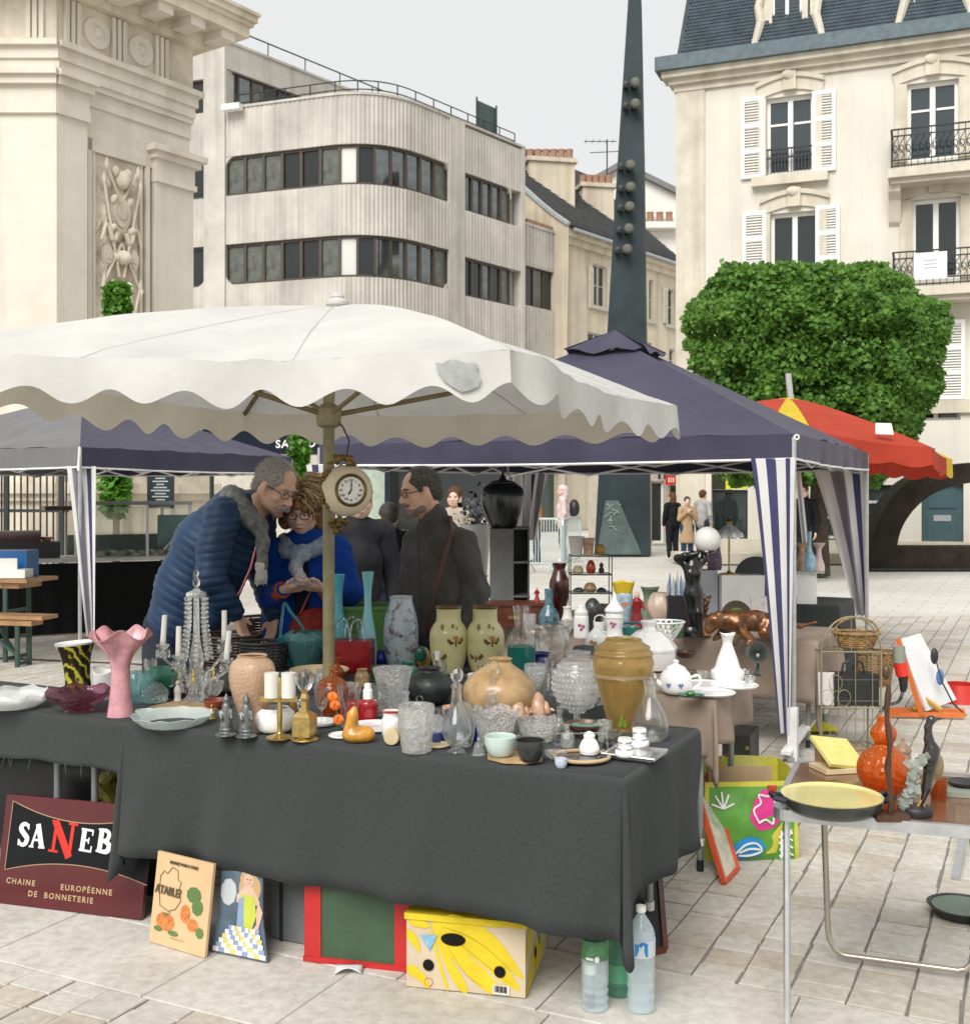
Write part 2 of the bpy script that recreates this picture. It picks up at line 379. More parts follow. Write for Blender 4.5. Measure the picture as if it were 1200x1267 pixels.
  # ================================================================ MONUMENT (stone gate at the left)
lime=M('limestone',(.68,.63,.54),.85,var=.07,scale=.9,bump=.35,bscale=14,det=8)
lime_d=M('limestone_warm',(.69,.62,.51),.88,var=.16,scale=1.6,bump=.4,bscale=14,det=8)
gate=thing('stone_gate','pale limestone monumental gate with carved trophy panel and heavy cornice','gate',(-6.5,20.5,0))
MW=Fac((-7.13,18.84,0),(.57,.82,0));L1=MW.S(240);sA=MW.S(108)
FRN=Fac((-16,18.84,0),(1,0,0));LF=-7.13+16
mb=MB()
MW.slab(mb,-.1,L1,0,9.1,-6,-.22)
MW.slab(mb,0,sA,0,9.1,-3,0);FRN.slab(mb,0,LF,0,9.1,-3,0)
sR=MW.S(195);MW.slab(mb,sR,L1+.04,0,7.95,-3,-.06)
MW.slab(mb,sA,sR,7.55,7.95,-.22,-.12)
mb.build('wall',lime,gate,smooth=False,loc=(-6.5,20.5,0))
# capitals, architrave, frieze, cornice
def band(mb,z0,z1,o):
 FRN.slab(mb,0,LF+o*.3,z0,z1,-.5,o);MW.slab(mb,-o*.25,sA+o*.5,z0,z1,-.5,o+.001)
mb=MB()
for z0,z1,o in((7.95,8.12,.06),(8.12,8.42,.04),(8.42,8.56,.13),(8.56,8.66,.2)):band(mb,z0,z1,o)
mb.build('capital',lime,gate,smooth=False,loc=(-7.1,18.8,8))
mb=MB()
for z0,z1,o in((7.3,7.4,0),(7.4,7.72,-.03),(7.72,7.84,.06),(7.84,7.95,.14)):MW.slab(mb,sR-.02-max(o,0),L1+.08+o,z0,z1,-1.5,o)
mb.build('capital',lime,gate,smooth=False,loc=MW.P(L1,7.3))
mb=MB()
for z0,z1,o in((8.66,8.86,.02),(8.86,9.06,.06),(9.06,9.16,.14)):
 FRN.slab(mb,0,LF+.05,z0,z1,-.5,o);MW.slab(mb,0,L1+o,z0,z1,-3,o-.002)
for z0,z1,o in((7.95,8.3,-.14),(8.3,8.66,-.1),(8.56,8.66,-.02)):MW.slab(mb,sA,L1+.02,z0,z1,-3,o)
mb.build('architrave',lime,gate,smooth=False,loc=MW.P(0,8.66))
mb=MB();FRN.slab(mb,0,LF,9.16,9.95,-.5,0);MW.slab(mb,0,L1,9.16,9.95,-3,-.03);mb.build('frieze',lime_d,gate,smooth=False,loc=MW.P(0,9.16))
q=.15;i=0
while q<L1-.2:
 t=MB()
 for j in range(3):MW.slab(t,q+j*.11,q+j*.11+.075,9.2,9.93,-.05,.04)
 t.build('triglyph',lime,gate,smooth=False,loc=MW.P(q,9.2))
 if q+.95<L1:
  rot=Matrix((MW.x,UZ.cross(MW.x),UZ)).transposed()@Matrix.Rotation(R(90),3,'X')
  m_=MB().lathe([(0,.05),(.1,.055),(.16,.03),(.2,.05),(.26,.045),(.28,0)],20,MW.P(q+.64,9.55,-.03),rot=rot)
  m_.ell(MW.P(q+.64,9.56,0),(.09,.09,.12),10)
  m_.build('medallion',lime,gate,loc=MW.P(q+.64,9.55))
 q+=.93
for k in range(3):
 t=MB()
 for j in range(3):FRN.slab(t,LF-.5-k*.85+j*.11,LF-.5-k*.85+j*.11+.075,9.2,9.93,-.05,.05)
 t.build('triglyph',lime,gate,smooth=False,loc=FRN.P(LF-.5-k*.85,9.2))
mb=MB()
for z0,z1,o in((9.95,10.06,.16),(10.06,10.12,.2),(10.22,10.42,.78),(10.42,10.5,.84),(10.5,10.62,.9),(10.62,10.68,.94)):
 FRN.slab(mb,0,LF+.4,z0+.004,z1+.003,-.5,o);MW.slab(mb,-.3,L1+o*.86,z0,z1,-3.5,o-.003)
MW.slab(mb,-.3,L1+.25,10.12,10.22,-3.4,.22);FRN.slab(mb,0,LF,10.124,10.223,-.5,.22)
mb.build('cornice',lime_d,gate,smooth=False,loc=MW.P(L1,9.95))
for k in range(5):
 MW.slab(MB(),.1+k*.72,.42+k*.72,10.06,10.219,.21,.7).build('modillion',lime,gate,smooth=False,loc=MW.P(.1+k*.72,10.06))
 # carved panel
fm=MB();pl,pr=MW.S(114),MW.S(191);zt=MW.Z(150,178)
zb=2.6
for a,b,c_,d_,f_ in((pl,pl+.09,zb,zt,-.12),(pr-.09,pr,zb,zt,-.12),(pl+.09,pr-.09,zt-.1,zt,-.118),(pl+.13,pl+.19,zb,zt-.16,-.16),(pr-.19,pr-.13,zb,zt-.16,-.16),(pl+.19,pr-.19,zt-.22,zt-.16,-.158)):MW.slab(fm,a,b,c_,d_,-.3,f_)
fm.build('panel_frame',lime,gate,smooth=False,loc=MW.P(pl,zb))
rr_=random.Random(11);bl=[]
cx0=.5
def sym(x,z,a,b,h,ang=0):
 bl.append((x,z,a,b,h,ang))
 if abs(x-cx0)>.02:bl.append((1-x,z,a,b,h,-ang))
 # trophy: helmet, cuirass, shields, crossed shafts, ribbons (panel coords x 0..1, z in m from the top)
for it in((.5,.55,.13,.16,.1),(.5,.35,.07,.12,.07),(.5,1.15,.2,.34,.11),(.5,1.75,.17,.2,.08),(.5,2.55,.22,.3,.1),(.5,2.55,.12,.16,.06),(.5,3.35,.18,.22,.09),(.5,4.2,.16,.3,.09),(.22,.45,.12,.14,.09),(.2,1.05,.08,.22,.08),(.3,1.5,.1,.12,.07),(.2,1.95,.11,.2,.08),(.26,2.9,.13,.16,.1),(.2,3.5,.09,.2,.08),(.3,3.9,.1,.14,.07),(.22,4.6,.1,.2,.08)):sym(*it)
for it in((.28,.9,.02,.75,.06,.5),(.3,2.2,.022,.8,.06,-.55),(.28,3.1,.022,.7,.07,.65),(.3,4.0,.02,.7,.05,-.5),(.36,1.0,.018,.7,.05,.3),(.16,2.6,.03,.5,.06,.1)):sym(*it)
pw=pr-pl-.4
def rel(a,b):
 x=a;z=b*(zt-.24-zb);h=0
 for(bx,bz,ra,rb,hh,an)in bl:
  dx=(x-bx)*pw;dz_=z-bz;X=dx*cos(an)+dz_*sin(an);Zz=-dx*sin(an)+dz_*cos(an)
  q=(X/(ra*pw*1.15))**2+(Zz/rb)**2
  if q<1:h=max(h,hh*sqrt(1-q)*(1+.3*sin(18*X)*sin(16*Zz)))
 h+=.018*noise.noise(Vector((x*14,z*9,1)))+.012*noise.noise(Vector((x*30,z*22,5)))
 return MW.P(pl+.2+a*pw,zt-.23-z,-.21+h*1.25)
MB().grid(rel,56,220).build('carved_relief',lime_d,gate,ang=60,loc=MW.P(pl,zb))
mb=MB()
for z0,z1,o in((0,.5,.3),(.5,1.5,.2),(1.5,1.62,.28),(1.62,1.8,.36),(1.8,1.95,.24),(1.95,2.1,.12)):
 FRN.slab(mb,0,LF+o*.3,z0,z1,-.5,o);MW.slab(mb,-.02,L1+o,z0,z1,-3,o-.002)
mb.build('plinth',lime_d,gate,smooth=False,loc=MW.P(0,0))
def RP(x,z,o=.0):return MW.P(pl+.2+x*pw,zt-.23-z,-.10+o)
tp=MB()
def disc(x,z,a,b,n_=14):
 for k,(f,o)in enumerate(((1,.0),(.78,.035),(.4,.06))):tp.prism([(f*a*cos(2*pi*i/n_),f*b*sin(2*pi*i/n_))for i in range(n_)],RP(x,z),MW.x,UZ,.05,z0=o-.03)
disc(.5,.95,.22,.34);disc(.5,2.5,.26,.30);disc(.5,4.1,.22,.32);disc(.2,1.75,.11,.2);disc(.8,1.75,.11,.2);disc(.22,3.3,.12,.17);disc(.78,3.3,.12,.17)
for sg in(-1,1):
 X=lambda x:.5+sg*x
 for a,b in(((.05,2.1),(.42,.45)),((.0,1.5),(.44,2.3)),((.08,3.7),(.42,2.2)),((.02,3.2),(.43,4.6)),((.05,.7),(.36,.18))):
  tp.tube([RP(X(a[0]),a[1],.03),RP(X(b[0]),b[1],.05)],[.028,.022],6);tp.lathe([(.0,-.10),(.045,0),(0,.14)],8,RP(X(b[0]),b[1],.06))
 for z0 in(1.3,2.95,4.5):tp.tube([RP(X(.1+.36*t),z0+.16*sin(t*7)+.1*t,.04)for t in[i/10 for i in range(11)]],[.05*(1-.5*t/10)for t in range(11)],6)
 for k in range(9):tp.ell(RP(X(.14+.04*(k%3)),.25+.5*k,.03),(.07,.05,.10),8,rot=Matrix.Rotation(k*.7,3,'Y'))
tp.ell(RP(.5,.38,.05),(.15,.1,.17),12).ell(RP(.5,1.75,.05),(.17,.1,.13),12).ell(RP(.5,3.2,.05),(.15,.1,.16),12)
q=tp.build('carved_trophy',lime_d,gate,ang=40,loc=MW.P(pl,zb));q['kind']='stuff'
# iron gate in front of the arch
gi=thing('iron_gate','tall dark iron bar gate in front of the stone arch at far left','gate',W(40,612,17.6).xy.to_3d())
iron=M('iron',(.035,.04,.04),.5,.4,var=.2)
for k in range(15):
 x=W(-30+k*8,612,17.6).x;MB().tube([(x,17.6,.05),(x,17.6,2.2)],.016,6).build('bar',iron,gi,loc=(x,17.6,.05))
for z in(.35,1.35,2.12):
 MB().box(((W(-30,0,17.6).x+W(84,0,17.6).x)/2,17.6,z),(1.46,.03,.05)).build('rail',iron,gi,smooth=False,loc=(-7.2,17.6,z))
for px in(8,76):x=W(px,0,17.6).x;MB().box((x,17.6,1.15),(.07,.07,2.3)).build('post',iron,gi,smooth=False,loc=(x,17.6,0))
# ================================================================ CONCRETE BUILDING
conc=M('ribbed_concrete',(.54,.51,.46),.9,var=.16,scale=.5,bump=.3,bscale=9,det=8)
streaks(conc,.38,(.56,.55,.53),(3,3,.12),.33,.52);streaks(lime,.35,(.66,.62,.55));streaks(lime_d,.5,(.6,.55,.46))
glass_d=pane('dark_glazing',(.02,.024,.024));glass_g=pane('curtained_glazing',(.12,.13,.11),.25,scale=2.5,var=.35);glass_w=pane('pale_glazing',(.62,.62,.58),.3,var=.05)
glass_s=M('sky_glazing',(.24,.26,.26),.06,.85,var=.4,scale=.8)
brown_f=M('brown_frame',(.06,.045,.03),.5,var=.1)
cb=thing('concrete_building','beige ribbed concrete office building with rounded corner and ribbon windows','building',(-3.8,41,0))
Cc=Vector((-3.8,41,0));dl=Vector((-.94,.336,0)).normalized();dr=Vector((.615,.79,0)).normalized();rad=2.2
# rounded path: quadratic corner between the two faces; s < 0 on the left face, > 0 on the right
def path(s):
 if s<=-rad:return Cc+dl*(-s),None
 if s>=rad:return Cc+dr*s,None
 t=(s+rad)/(2*rad);a=Cc+dl*rad;b=Cc+dr*rad
 return a*(1-t)**2+Cc*2*t*(1-t)+b*t*t,None
def pn(s):
 a=path(s-.02)[0];b=path(s+.02)[0];t=(b-a).normalized();return t.cross(UZ)
def Cp(s,z,off=0):return path(s)[0]+pn(s)*off+UZ*z
def CS(px):
 lo,hi=-14,16
 for _ in range(50):
  mid=(lo+hi)/2;p=path(mid)[0]
  if CX+F*p.x/p.y<px:lo=mid
  else:hi=mid
 return lo
def cz(px,py):p=path(CS(px))[0];return H-(py-HZ)/F*p.y
def sweep(mb,s0,s1,z0,z1,off,back,ribs=False,step=.35):
 st=.1 if ribs else step;k=max(1,int(round((s1-s0)/st)));vs=[];fs=[]
 for i in range(k+1):
  s=s0+(s1-s0)*i/k;o=off+((.018 if(i//1)%2 else-.018)if ribs else 0)
  vs+=[Cp(s,z0,o),Cp(s,z1,o),Cp(s,z1,back),Cp(s,z0,back)]
 for i in range(k):
  a=4*i;fs+=[(a,a+4,a+5,a+1),(a+1,a+5,a+6,a+2),(a+3,a+7,a+4,a)]
 fs+=[(3,2,1,0),(4*k,4*k+1,4*k+2,4*k+3)]
 return mb.add(vs,fs)
sL,sP0,sP1,sW1,sQ0,sQ1,sV0,sV1,sEnd,sLow=[CS(q)for q in(200,253,279,555,556,573,574,633,649,701)]
ZP=16.3;wins=((13.0,14.5),(9.6,11.15),(6.2,7.75))
edges=[ZP]
mb=MB();zprev=ZP
for(a,b)in wins:
 sweep(mb,sP1,sQ0,b,zprev,0,-.35,True);sweep(mb,sV0-.05,sEnd,b-.1,zprev-.1,0,-.35,True);sweep(mb,sL,sP0,b,zprev,0,-.35,True);zprev=a
sweep(mb,sP1,sQ0,3.6,zprev,0,-.35,True);sweep(mb,sV0-.05,sEnd,3.6,zprev-.1,0,-.35,True);sweep(mb,sL,sP0,3.6,zprev,0,-.35,True)
sweep(mb,sEnd-.25,sEnd,3.6,ZP-.02,.03,-.4);sweep(mb,sL,sP0,3.6,6,0,-.35)
mb.build('ribbed_wall',conc,cb,ang=25,loc=(-3.8,41,0))
for a_,b_,z_ in((sP0,sP1,18.9),(sQ0-.02,sQ1+.05,ZP)):sweep(MB(),a_,b_,3.6,z_,.055,-.6).build('pilaster',conc,cb,ang=25,loc=(-4,41,3))
mb=MB()
for s0,s1 in((sP1,sEnd),):sweep(mb,s0,s1,ZP,ZP+.09,.05,-.45)
mb.build('parapet_cap',conc,cb,ang=25,loc=(-4,41,ZP))
def fillet(s,z,sx,sz_,r=.42):
 pts=[(0,0)]+[(r-r*sin(pi/2*k/7),r-r*cos(pi/2*k/7))for k in range(8)]
 m_=MB();k=len(pts);f=[Cp(s+sx*a,z+sz_*b,-.02)for a,b in pts];g=[Cp(s+sx*a,z+sz_*b,-.3)for a,b in pts]
 m_.add(f+g,[tuple(range(k)),tuple(range(2*k-1,k-1,-1))]+[(i,(i+1)%k,k+(i+1)%k,k+i)for i in range(k)]);return m_
for(s,z,a,b)in((sP1,14.5,1,-1),(sP1,9.6,1,1),(sQ0,14.5,-1,-1),(sQ0,9.6,-1,1),(sV1,14.4,-1,-1),(sP0,14.5,-1,-1),(sP0,9.6,-1,1)):
 fillet(s,z,a,b).build('window_corner',conc,cb,smooth=False,loc=Cp(s,z))
def ribbon(s0,s1,z0,z1,npan,glz,seed):
 rr=random.Random(seed);w_=MB()
 sweep(w_,s0,s1,z0,z0+.1,-.1,-.22);sweep(w_,s0,s1,z1-.1,z1,-.1,-.22)
 for i in range(npan+1):
  q=s0+(s1-s0)*i/npan;sweep(w_,max(q-.06,s0),min(q+.06,s1),z0+.1,z1-.1,-.09,-.22)
 wo=w_.build('window',brown_f,cb,smooth=False,loc=Cp((s0+s1)/2,z0))
 for i in range(npan):
  a,b=s0+(s1-s0)*i/npan+.05,s0+(s1-s0)*(i+1)/npan-.05
  sweep(MB(),a,b,z0+.08,z1-.08,-.17,-.2,step=.2).build('pane',glz[i%len(glz)],wo,loc=Cp((a+b)/2,z0))
seq=[glass_g,glass_g,glass_g,glass_d,glass_d,glass_g,glass_w,glass_d,glass_s,glass_s,glass_s,glass_s,glass_g]
for k,(a,b)in enumerate(wins):
 ribbon(sP1,sQ0,a,b,13,seq,k);ribbon(sV0,sV1,a-.12,b-.1,5,[glass_s,glass_s,glass_s,glass_s,glass_g]if k==0 else[glass_d,glass_d,glass_s,glass_d,glass_g],k+9)
 ribbon(sL,sP0,a,b,2,[glass_d],k+20)
 # interior back so the panes have something behind them, and the roof deck
mb=MB();sweep(mb,sL,sEnd,0,ZP-.3,-.45,-6,step=1.0);mb.build('core',conc,cb,ang=25,loc=(-4,45,0))
# upper floor set back
pA=Cp(sP1,0);up=Fac(pA,(dr.x,dr.y,0));mb=MB()
up.wall(mb,0,9,ZP-.2,18.9,[(.05,4.2,ZP+.05,17.9)],.3);lf=Fac(Cp(sL,0),tuple(-dl));Llf=(Cp(sP0,0)-Cp(sL,0)).length
lf.wall(mb,0,Llf,ZP-.3,18.9,[(Llf-.75,Llf-.05,15.6,17.6)],.3)
up.slab(mb,0,9,18.9,19.0,-6,.05);up.slab(mb,4.4,9,ZP-.2,18.8,-6,-.4)
mb.build('upper_storey',conc,cb,smooth=False,loc=pA)
up.window(cb,(.05,4.2,ZP+.05,17.9),.2,brown_f,[glass_d,glass_s,glass_g,glass_d],6);lf.window(cb,(Llf-.75,Llf-.05,15.6,17.6),.2,brown_f,glass_d,1)
mb=MB()
for z in(ZP+.3,ZP+.62):mb.tube([Cp(sP1+.3+(sEnd-sP1-.6)*i/60,z,-.3)for i in range(61)],.025,5)
for i in range(15):s=sP1+.3+(sEnd-sP1-.6)*i/14;mb.tube([Cp(s,ZP,-.3),Cp(s,ZP+.62,-.3)],.025,5)
mb.tube([up.P(0,19.6,-.2),up.P(9,19.6,-.2)],.03,5)
for i in range(5):mb.tube([up.P(i*2+.3,19,-.2),up.P(i*2+.3,19.6,-.2)],.025,5)
mb.build('roof_railing',iron,cb,loc=Cp(0,ZP))
# louvred screen on the roof
sc_=thing('roof_screen','dark green slatted screen standing on the concrete building roof edge','screen',Cp(CS(614),ZP+.09,-.6))
s0,s1=CS(603),CS(627);scm=M('green_slat',(.05,.085,.075),.5)
for i in range(7):
 a=Cp(s0+(s1-s0)*(i+.08)/7,ZP+.25,-.6);b=Cp(s0+(s1-s0)*(i+.92)/7,ZP+.25,-.6);MB().add([a,b,b+UZ*1.25,a+UZ*1.25],[(0,1,2,3)]).build('slat',scm,sc_,smooth=False,loc=a,solid=.03)
for s_ in(s0,s1):MB().tube([Cp(s_,ZP+.09,-.55),Cp(s_,ZP+1.6,-.55)],.04,6).build('post',iron,sc_,loc=Cp(s_,ZP+.09,-.55))
fld=thing('floodlight','small white floodlight on the concrete parapet under the roof window','lamp',Cp(CS(292),ZP+.09,.1))
MB().box(Cp(CS(292),ZP-.05,.28),(.75,.3,.22),rz=-.3).build('housing',white_paint,fld,smooth=False,loc=Cp(CS(292),ZP,.2));MB().tube([Cp(CS(292),ZP+.09,-.05),Cp(CS(292),ZP-.05,.25)],.04,6).build('arm',iron,fld,loc=Cp(CS(292),ZP,.1))
# lower wing to the right
lw=Fac(Cp(sEnd,0,-.35),tuple(dr));Lw=lw.S(697)-lw.S(649);lw0=lw.S(649);zt_=lw.Z(660,281)
mb=MB();hw=[(lw.S(650),lw.S(687),lw.Z(668,381),lw.Z(668,332))]
lw.wall(mb,lw0,lw0+Lw,0,zt_,hw,.3);lw.slab(mb,lw0,lw0+Lw,zt_,zt_+.12,-.6,.06);lw.slab(mb,lw0+Lw-.4,lw0+Lw,0,zt_-.3,-4,.08)
for i in range(14):
 for(a_,b_)in((0,hw[0][2]-.1),(hw[0][3]+.1,zt_)):lw.slab(mb,lw0+.1+i*.26,lw0+.23+i*.26,a_,b_,-.05,.035)
mb.build('lower_wing',conc,cb,smooth=False,loc=lw.P(lw0,0));lw.window(cb,hw[0],.2,brown_f,[glass_d,glass_s,glass_d],3)
for i in range(4):MB().box(lw.P(lw0+.5+i*.55,zt_+.24,-.3),(.5,.5,.16),rz=.9).build('coping_tile',M('terracotta',(.34,.2,.14),.8),cb,smooth=False,loc=lw.P(lw0+.5+i*.55,zt_+.2,-.3))
# ground-floor shops below the concrete building
sh=MB();glz=M('shop_frame',(.05,.055,.06),.5)
for(a,b)in((200,430),(645,660),(712,734)):
 sweep(sh,CS(a),CS(b)if b<640 else CS(b),0,3.6,.0,-.5)
sweep(sh,CS(200),CS(735),3.1,3.6,.05,-.5);sh.build('shop_pier',M('shop_stone',(.5,.46,.4),.8),cb,ang=25,loc=Cp(0,0))
for k,(a,b,g)in enumerate(((430,478,M('pale_green_glass',(.42,.5,.42),.15)),(478,486,M('navy_frame',(.015,.022,.04),.5)),(486,535,glass_d),(535,545,MC['navy_frame']if 'navy_frame' in MC else glass_d),(545,600,glass_d),(600,645,glass_d),(660,690,pane('green_glass',(.03,.05,.045))),(690,712,M('cream_blind',(.5,.48,.4),.6)))):
 sweep(MB(),CS(a),CS(b),.3,3.1,-.2,-.25).build('shop_window',g,cb,loc=Cp(CS(a),.3));sweep(MB(),CS(a),CS(b),0,.3,-.1,-.25).build('shop_sill',glz,cb,loc=Cp(CS(a),0))
 # ================================================================ OLD SLATE HOUSE behind the pylon
plaster=M('old_plaster',(.60,.53,.42),.9,var=.13,scale=.5,bump=.2,bscale=6,det=7)
slate=M('slate',(.105,.11,.11),.6,var=.3,scale=2.5,bump=.3,bscale=12)
n,P=nodes_of(slate);tc=n.nodes.new('ShaderNodeTexCoord')
oh=thing('old_house','old plastered terrace with grey slate roof and pale shutters behind the blade sculpture','house',(3.6,50.5,0))
OF=Fac((3.58+.1,50.6,0),tuple(dr));so0,so1=OF.S(700),OF.S(846);ze=OF.Z(712,297)
hl=[OF.rect(a,b,c,d)for a,b,c,d in((733,749,328,379),(803,808,346,396),(825,833,357,402),(727,745,412,450),(800,806,424,450),(828,834,432,460))]
mb=MB();OF.wall(mb,so0,so1,0,ze,hl,.25);OF.slab(mb,so0-.2,so1,ze,ze+.35,-.3,.3);OF.slab(mb,so0-.2,so1,ze-.3,ze,-.3,.15)
mb.build('wall',plaster,oh,smooth=False,loc=(3.6,50.5,0))
shut=M('pale_shutter',(.6,.56,.48),.6)
for r in hl:
 OF.window(oh,r,.15,M('old_frame',(.5,.47,.4),.6),glass_d,2 if r[1]-r[0]>.8 else 1,(.5,));OF.slab(MB(),r[0]-.2,r[1]+.2,r[2]-.18,r[2]-.02,-.1,.12).build('sill',M('old_frame'),oh,smooth=False,loc=OF.P(r[0],r[2]))
for(a,b,c,d)in((727,732.5,330,381),(750,756,332,385),(834,839,358,404),(819,824.5,355,400)):
 r=OF.rect(a,b,c,d);s_=MB();OF.slab(s_,r[0],r[1],r[2],r[3],.03,.09)
 for k in range(12):OF.slab(s_,r[0]+.08,r[1]-.08,r[2]+.1+(r[3]-r[2]-.2)*k/12,r[2]+.1+(r[3]-r[2]-.2)*(k+.6)/12,.09,.115)
 s_.build('shutter',shut,oh,smooth=False,loc=OF.P(r[0],r[2]))
 # roof: eave to ridge, with slates laid in courses
rb=6.5;zr=ze+6.0
def roofpt(s,t):
 return OF.P(s,ze+.36+(zr-ze)*(t**1.12),.42-t*rb)
mb=MB().grid(lambda a,b:roofpt(so0-.4+(so1-so0+1)*a,b),2,8);ro=mb.build('roof',slate,oh,smooth=False,loc=OF.P(so0,ze))
cr=MB()
for j in range(26):
 t=j/26
 for i in range(44):
  s=so0-.4+(so1-so0+1)*(i+(j%2)*.5)/44.5;w2=(so1-so0+1)/44.5
  a=roofpt(s+.01,t);b=roofpt(s+w2-.01,t);c=roofpt(s+w2-.01,t+1/26);d=roofpt(s+.01,t+1/26);up_=OF.n*.03+UZ*.05
  cr.add([a+up_,b+up_,c+up_*.2,d+up_*.2],[(0,1,2,3)])
q=cr.build('slates',slate,oh,smooth=False,loc=OF.P(so0,ze));q['kind']='stuff'
mb=MB();gp=[roofpt(so0-.4,t/8)for t in range(9)];mb.add(gp+[OF.P(so0-.4,0,.2),OF.P(so0-.4,0,-rb)],[tuple(range(8,-1,-1))+(9,10)]);mb.build('gable',plaster,oh,smooth=False,loc=OF.P(so0,0))
MB().tube([p+UZ*.08 for p in gp],.12,5).build('verge',M('zinc',(.4,.43,.45),.45,.3),oh,loc=gp[0])
MB().tube([OF.P(so1-.15,ze,.12),OF.P(so1-.15,0,.12)],.07,6).tube([OF.P(so0,ze+.3,.45),OF.P(so1,ze+.3,.45)],.09,6).build('gutter',M('zinc'),oh,loc=OF.P(so1,ze))
terra=M('terracotta',(.34,.2,.14),.8)
def chimney(par,px0,px1,pyt,pyb,d,npots,t=.9):
 a,b=W(px0,pyb,d),W(px1,pyb,d);zt2=W(px0,pyt,d).z;c=(a+b)/2;ang=.2
 o=MB().box((c.x,c.y,(a.z+zt2)/2),((b.x-a.x),t,zt2-a.z),rz=ang).box((c.x,c.y,zt2+.1),((b.x-a.x)+.25,t+.25,.2),rz=ang).build('chimney',plaster,par,smooth=False,loc=c)
 for k in range(npots):
  x=a.x+(b.x-a.x)*(k+.5)/npots;MB().lathe([(.2,0),(.17,.3),(.2,.5),(.16,.52)],10,(x,c.y,zt2+.2)).build('chimney_pot',terra,o,loc=(x,c.y,zt2+.2))
chimney(oh,651,709,203,285,55,6);chimney(oh,717,757,234,276,58,5)
mb=MB();p=W(751,222,59)
mb.tube([p-UZ*2,p+UZ*2.1],.035,5).tube([p+UZ*2+Vector((-1.2,0,0)),p+UZ*2+Vector((.5,0,0))],.025,4).tube([p+UZ*1.4+Vector((-.9,0,0)),p+UZ*1.4+Vector((.9,0,.1))],.025,4)
for k in range(5):mb.tube([p+UZ*2+Vector((-1.1+k*.35,-.3,0)),p+UZ*2+Vector((-1.1+k*.35,.3,0))],.015,4)
mb.build('aerial',iron,oh,loc=p)
# white gabled house further back
wh=thing('white_house','tall white gabled house far behind the slate roof','house',W(780,640,66).xy.to_3d());pts=[W(700,245,66),W(768,206,66),W(850,246,66)]
mb=MB();b0,b1=W(700,640,66),W(850,640,66)
mb.prism([(0,0),(b1.x-b0.x,0),(b1.x-b0.x,pts[2].z),(pts[1].x-b0.x,pts[1].z),(0,pts[0].z)],(b0.x,66,0),(1,0,0),(0,0,1),-8);mb.build('wall',M('white_render',(.74,.71,.66),.85,var=.06,scale=.4),wh,smooth=False,loc=(b0.x,66,0))
for a,b in((pts[0]+Vector((-.5,0,-.25)),pts[1]),(pts[1],pts[2]+Vector((.5,0,-.25)))):MB().add([a+Vector((0,-.4,.1)),b+Vector((0,-.4,.1)),b+Vector((0,8,.1)),a+Vector((0,8,.1))],[(0,1,2,3)]).build('roof',M('grey_roof',(.2,.2,.2),.7),wh,smooth=False,loc=a,solid=.3)
c=W(805,276,65.4)
co=MB().box((c.x,65.6,c.z-.1),(3,.7,.35)).build('chimney',M('white_render'),wh,smooth=False,loc=c)
for k in range(5):MB().lathe([(.22,0),(.18,.45),(.22,.6)],9,(c.x-1.1+k*.55,65.6,c.z+.08)).build('chimney_pot',terra,co,loc=(c.x-1.1+k*.55,65.6,c.z))
# ================================================================ CREAM BUILDING at right
cream=M('cream_render',(.66,.625,.555),.88,var=.07,scale=.5,bump=.15,bscale=8,det=8)
beige=M('dressed_stone',(.62,.57,.475),.85,var=.12,scale=1.2,bump=.2,bscale=8)
wfr=M('window_white',(.78,.77,.73),.45,var=.03);wg=pane('window_glass',(.035,.05,.058),.05,spec=.9,scale=.4);wg2=pane('window_glass_dark',(.015,.024,.024),.05,spec=.8)
streaks(cream,.25,(.7,.66,.58));streaks(beige,.4,(.62,.57,.48));streaks(plaster,.4,(.6,.55,.46))
rbld=thing('cream_building','cream rendered town house with slate mansard roof, white shutters and iron balconies','building',(5.1,30,0))
BF=Fac((5.1,30,0),(.93,-.364,0));BL=BF.S(1330);ze=BF.Z(838,95)
ww=[BF.rect(948,1007,118,214),BF.rect(953,1013,262,358),BF.rect(1122,1186,100,197),BF.rect(1128,1188,245,345),BF.rect(953,1013,420,520),BF.rect(1128,1188,400,520)]
gw=[BF.rect(880,925,570,682),BF.rect(1012,1046,600,684),BF.rect(1058,1108,600,690),BF.rect(1140,1192,598,692)]
mb=MB();BF.wall(mb,0,BL,0,ze,ww+gw,.28);mb.add([BF.P(0,0),BF.P(0,ze),BF.P(0,ze,-9),BF.P(0,0,-9)],[(0,1,2,3)]);mb.build('wall',cream,rbld,smooth=False,loc=(5.1,30,0))
mb=MB();BF.slab(mb,-.03,BF.S(872),0,ze-.02,-.3,.05)
mb.build('quoin',beige,rbld,smooth=False,loc=BF.P(0,0))
mb=MB()
for z0,z1,o in((ze-.42,ze-.25,.08),(ze-.25,ze-.1,.2),(ze-.1,ze+.06,.36)):BF.slab(mb,-o,BL,z0,z1,-.3,o)
zs=BF.Z(1170,500);BF.slab(MB(),BF.S(880),BL,zs-.22,zs+.1,-.1,.12).build('string_course',beige,rbld,smooth=False,loc=BF.P(BF.S(880),zs))
mb.build('cornice',beige,rbld,smooth=False,loc=BF.P(0,ze))
zinc=M('zinc',(.4,.43,.45),.45,.3);zg=M('zinc_gutter',(.13,.165,.185),.6,0,var=.15)
mb=MB();BF.slab(mb,-.5,BL,ze+.06,ze+.42,-.3,.5);mb.build('gutter',zg,rbld,smooth=False,loc=BF.P(0,ze))
def mans(s,t):return BF.P(s,ze+.42+t*4.2,.15-t*1.1)
sl2=M('slate_blue',(.06,.08,.095),.6,var=.25,scale=3,bump=.2,bscale=10)
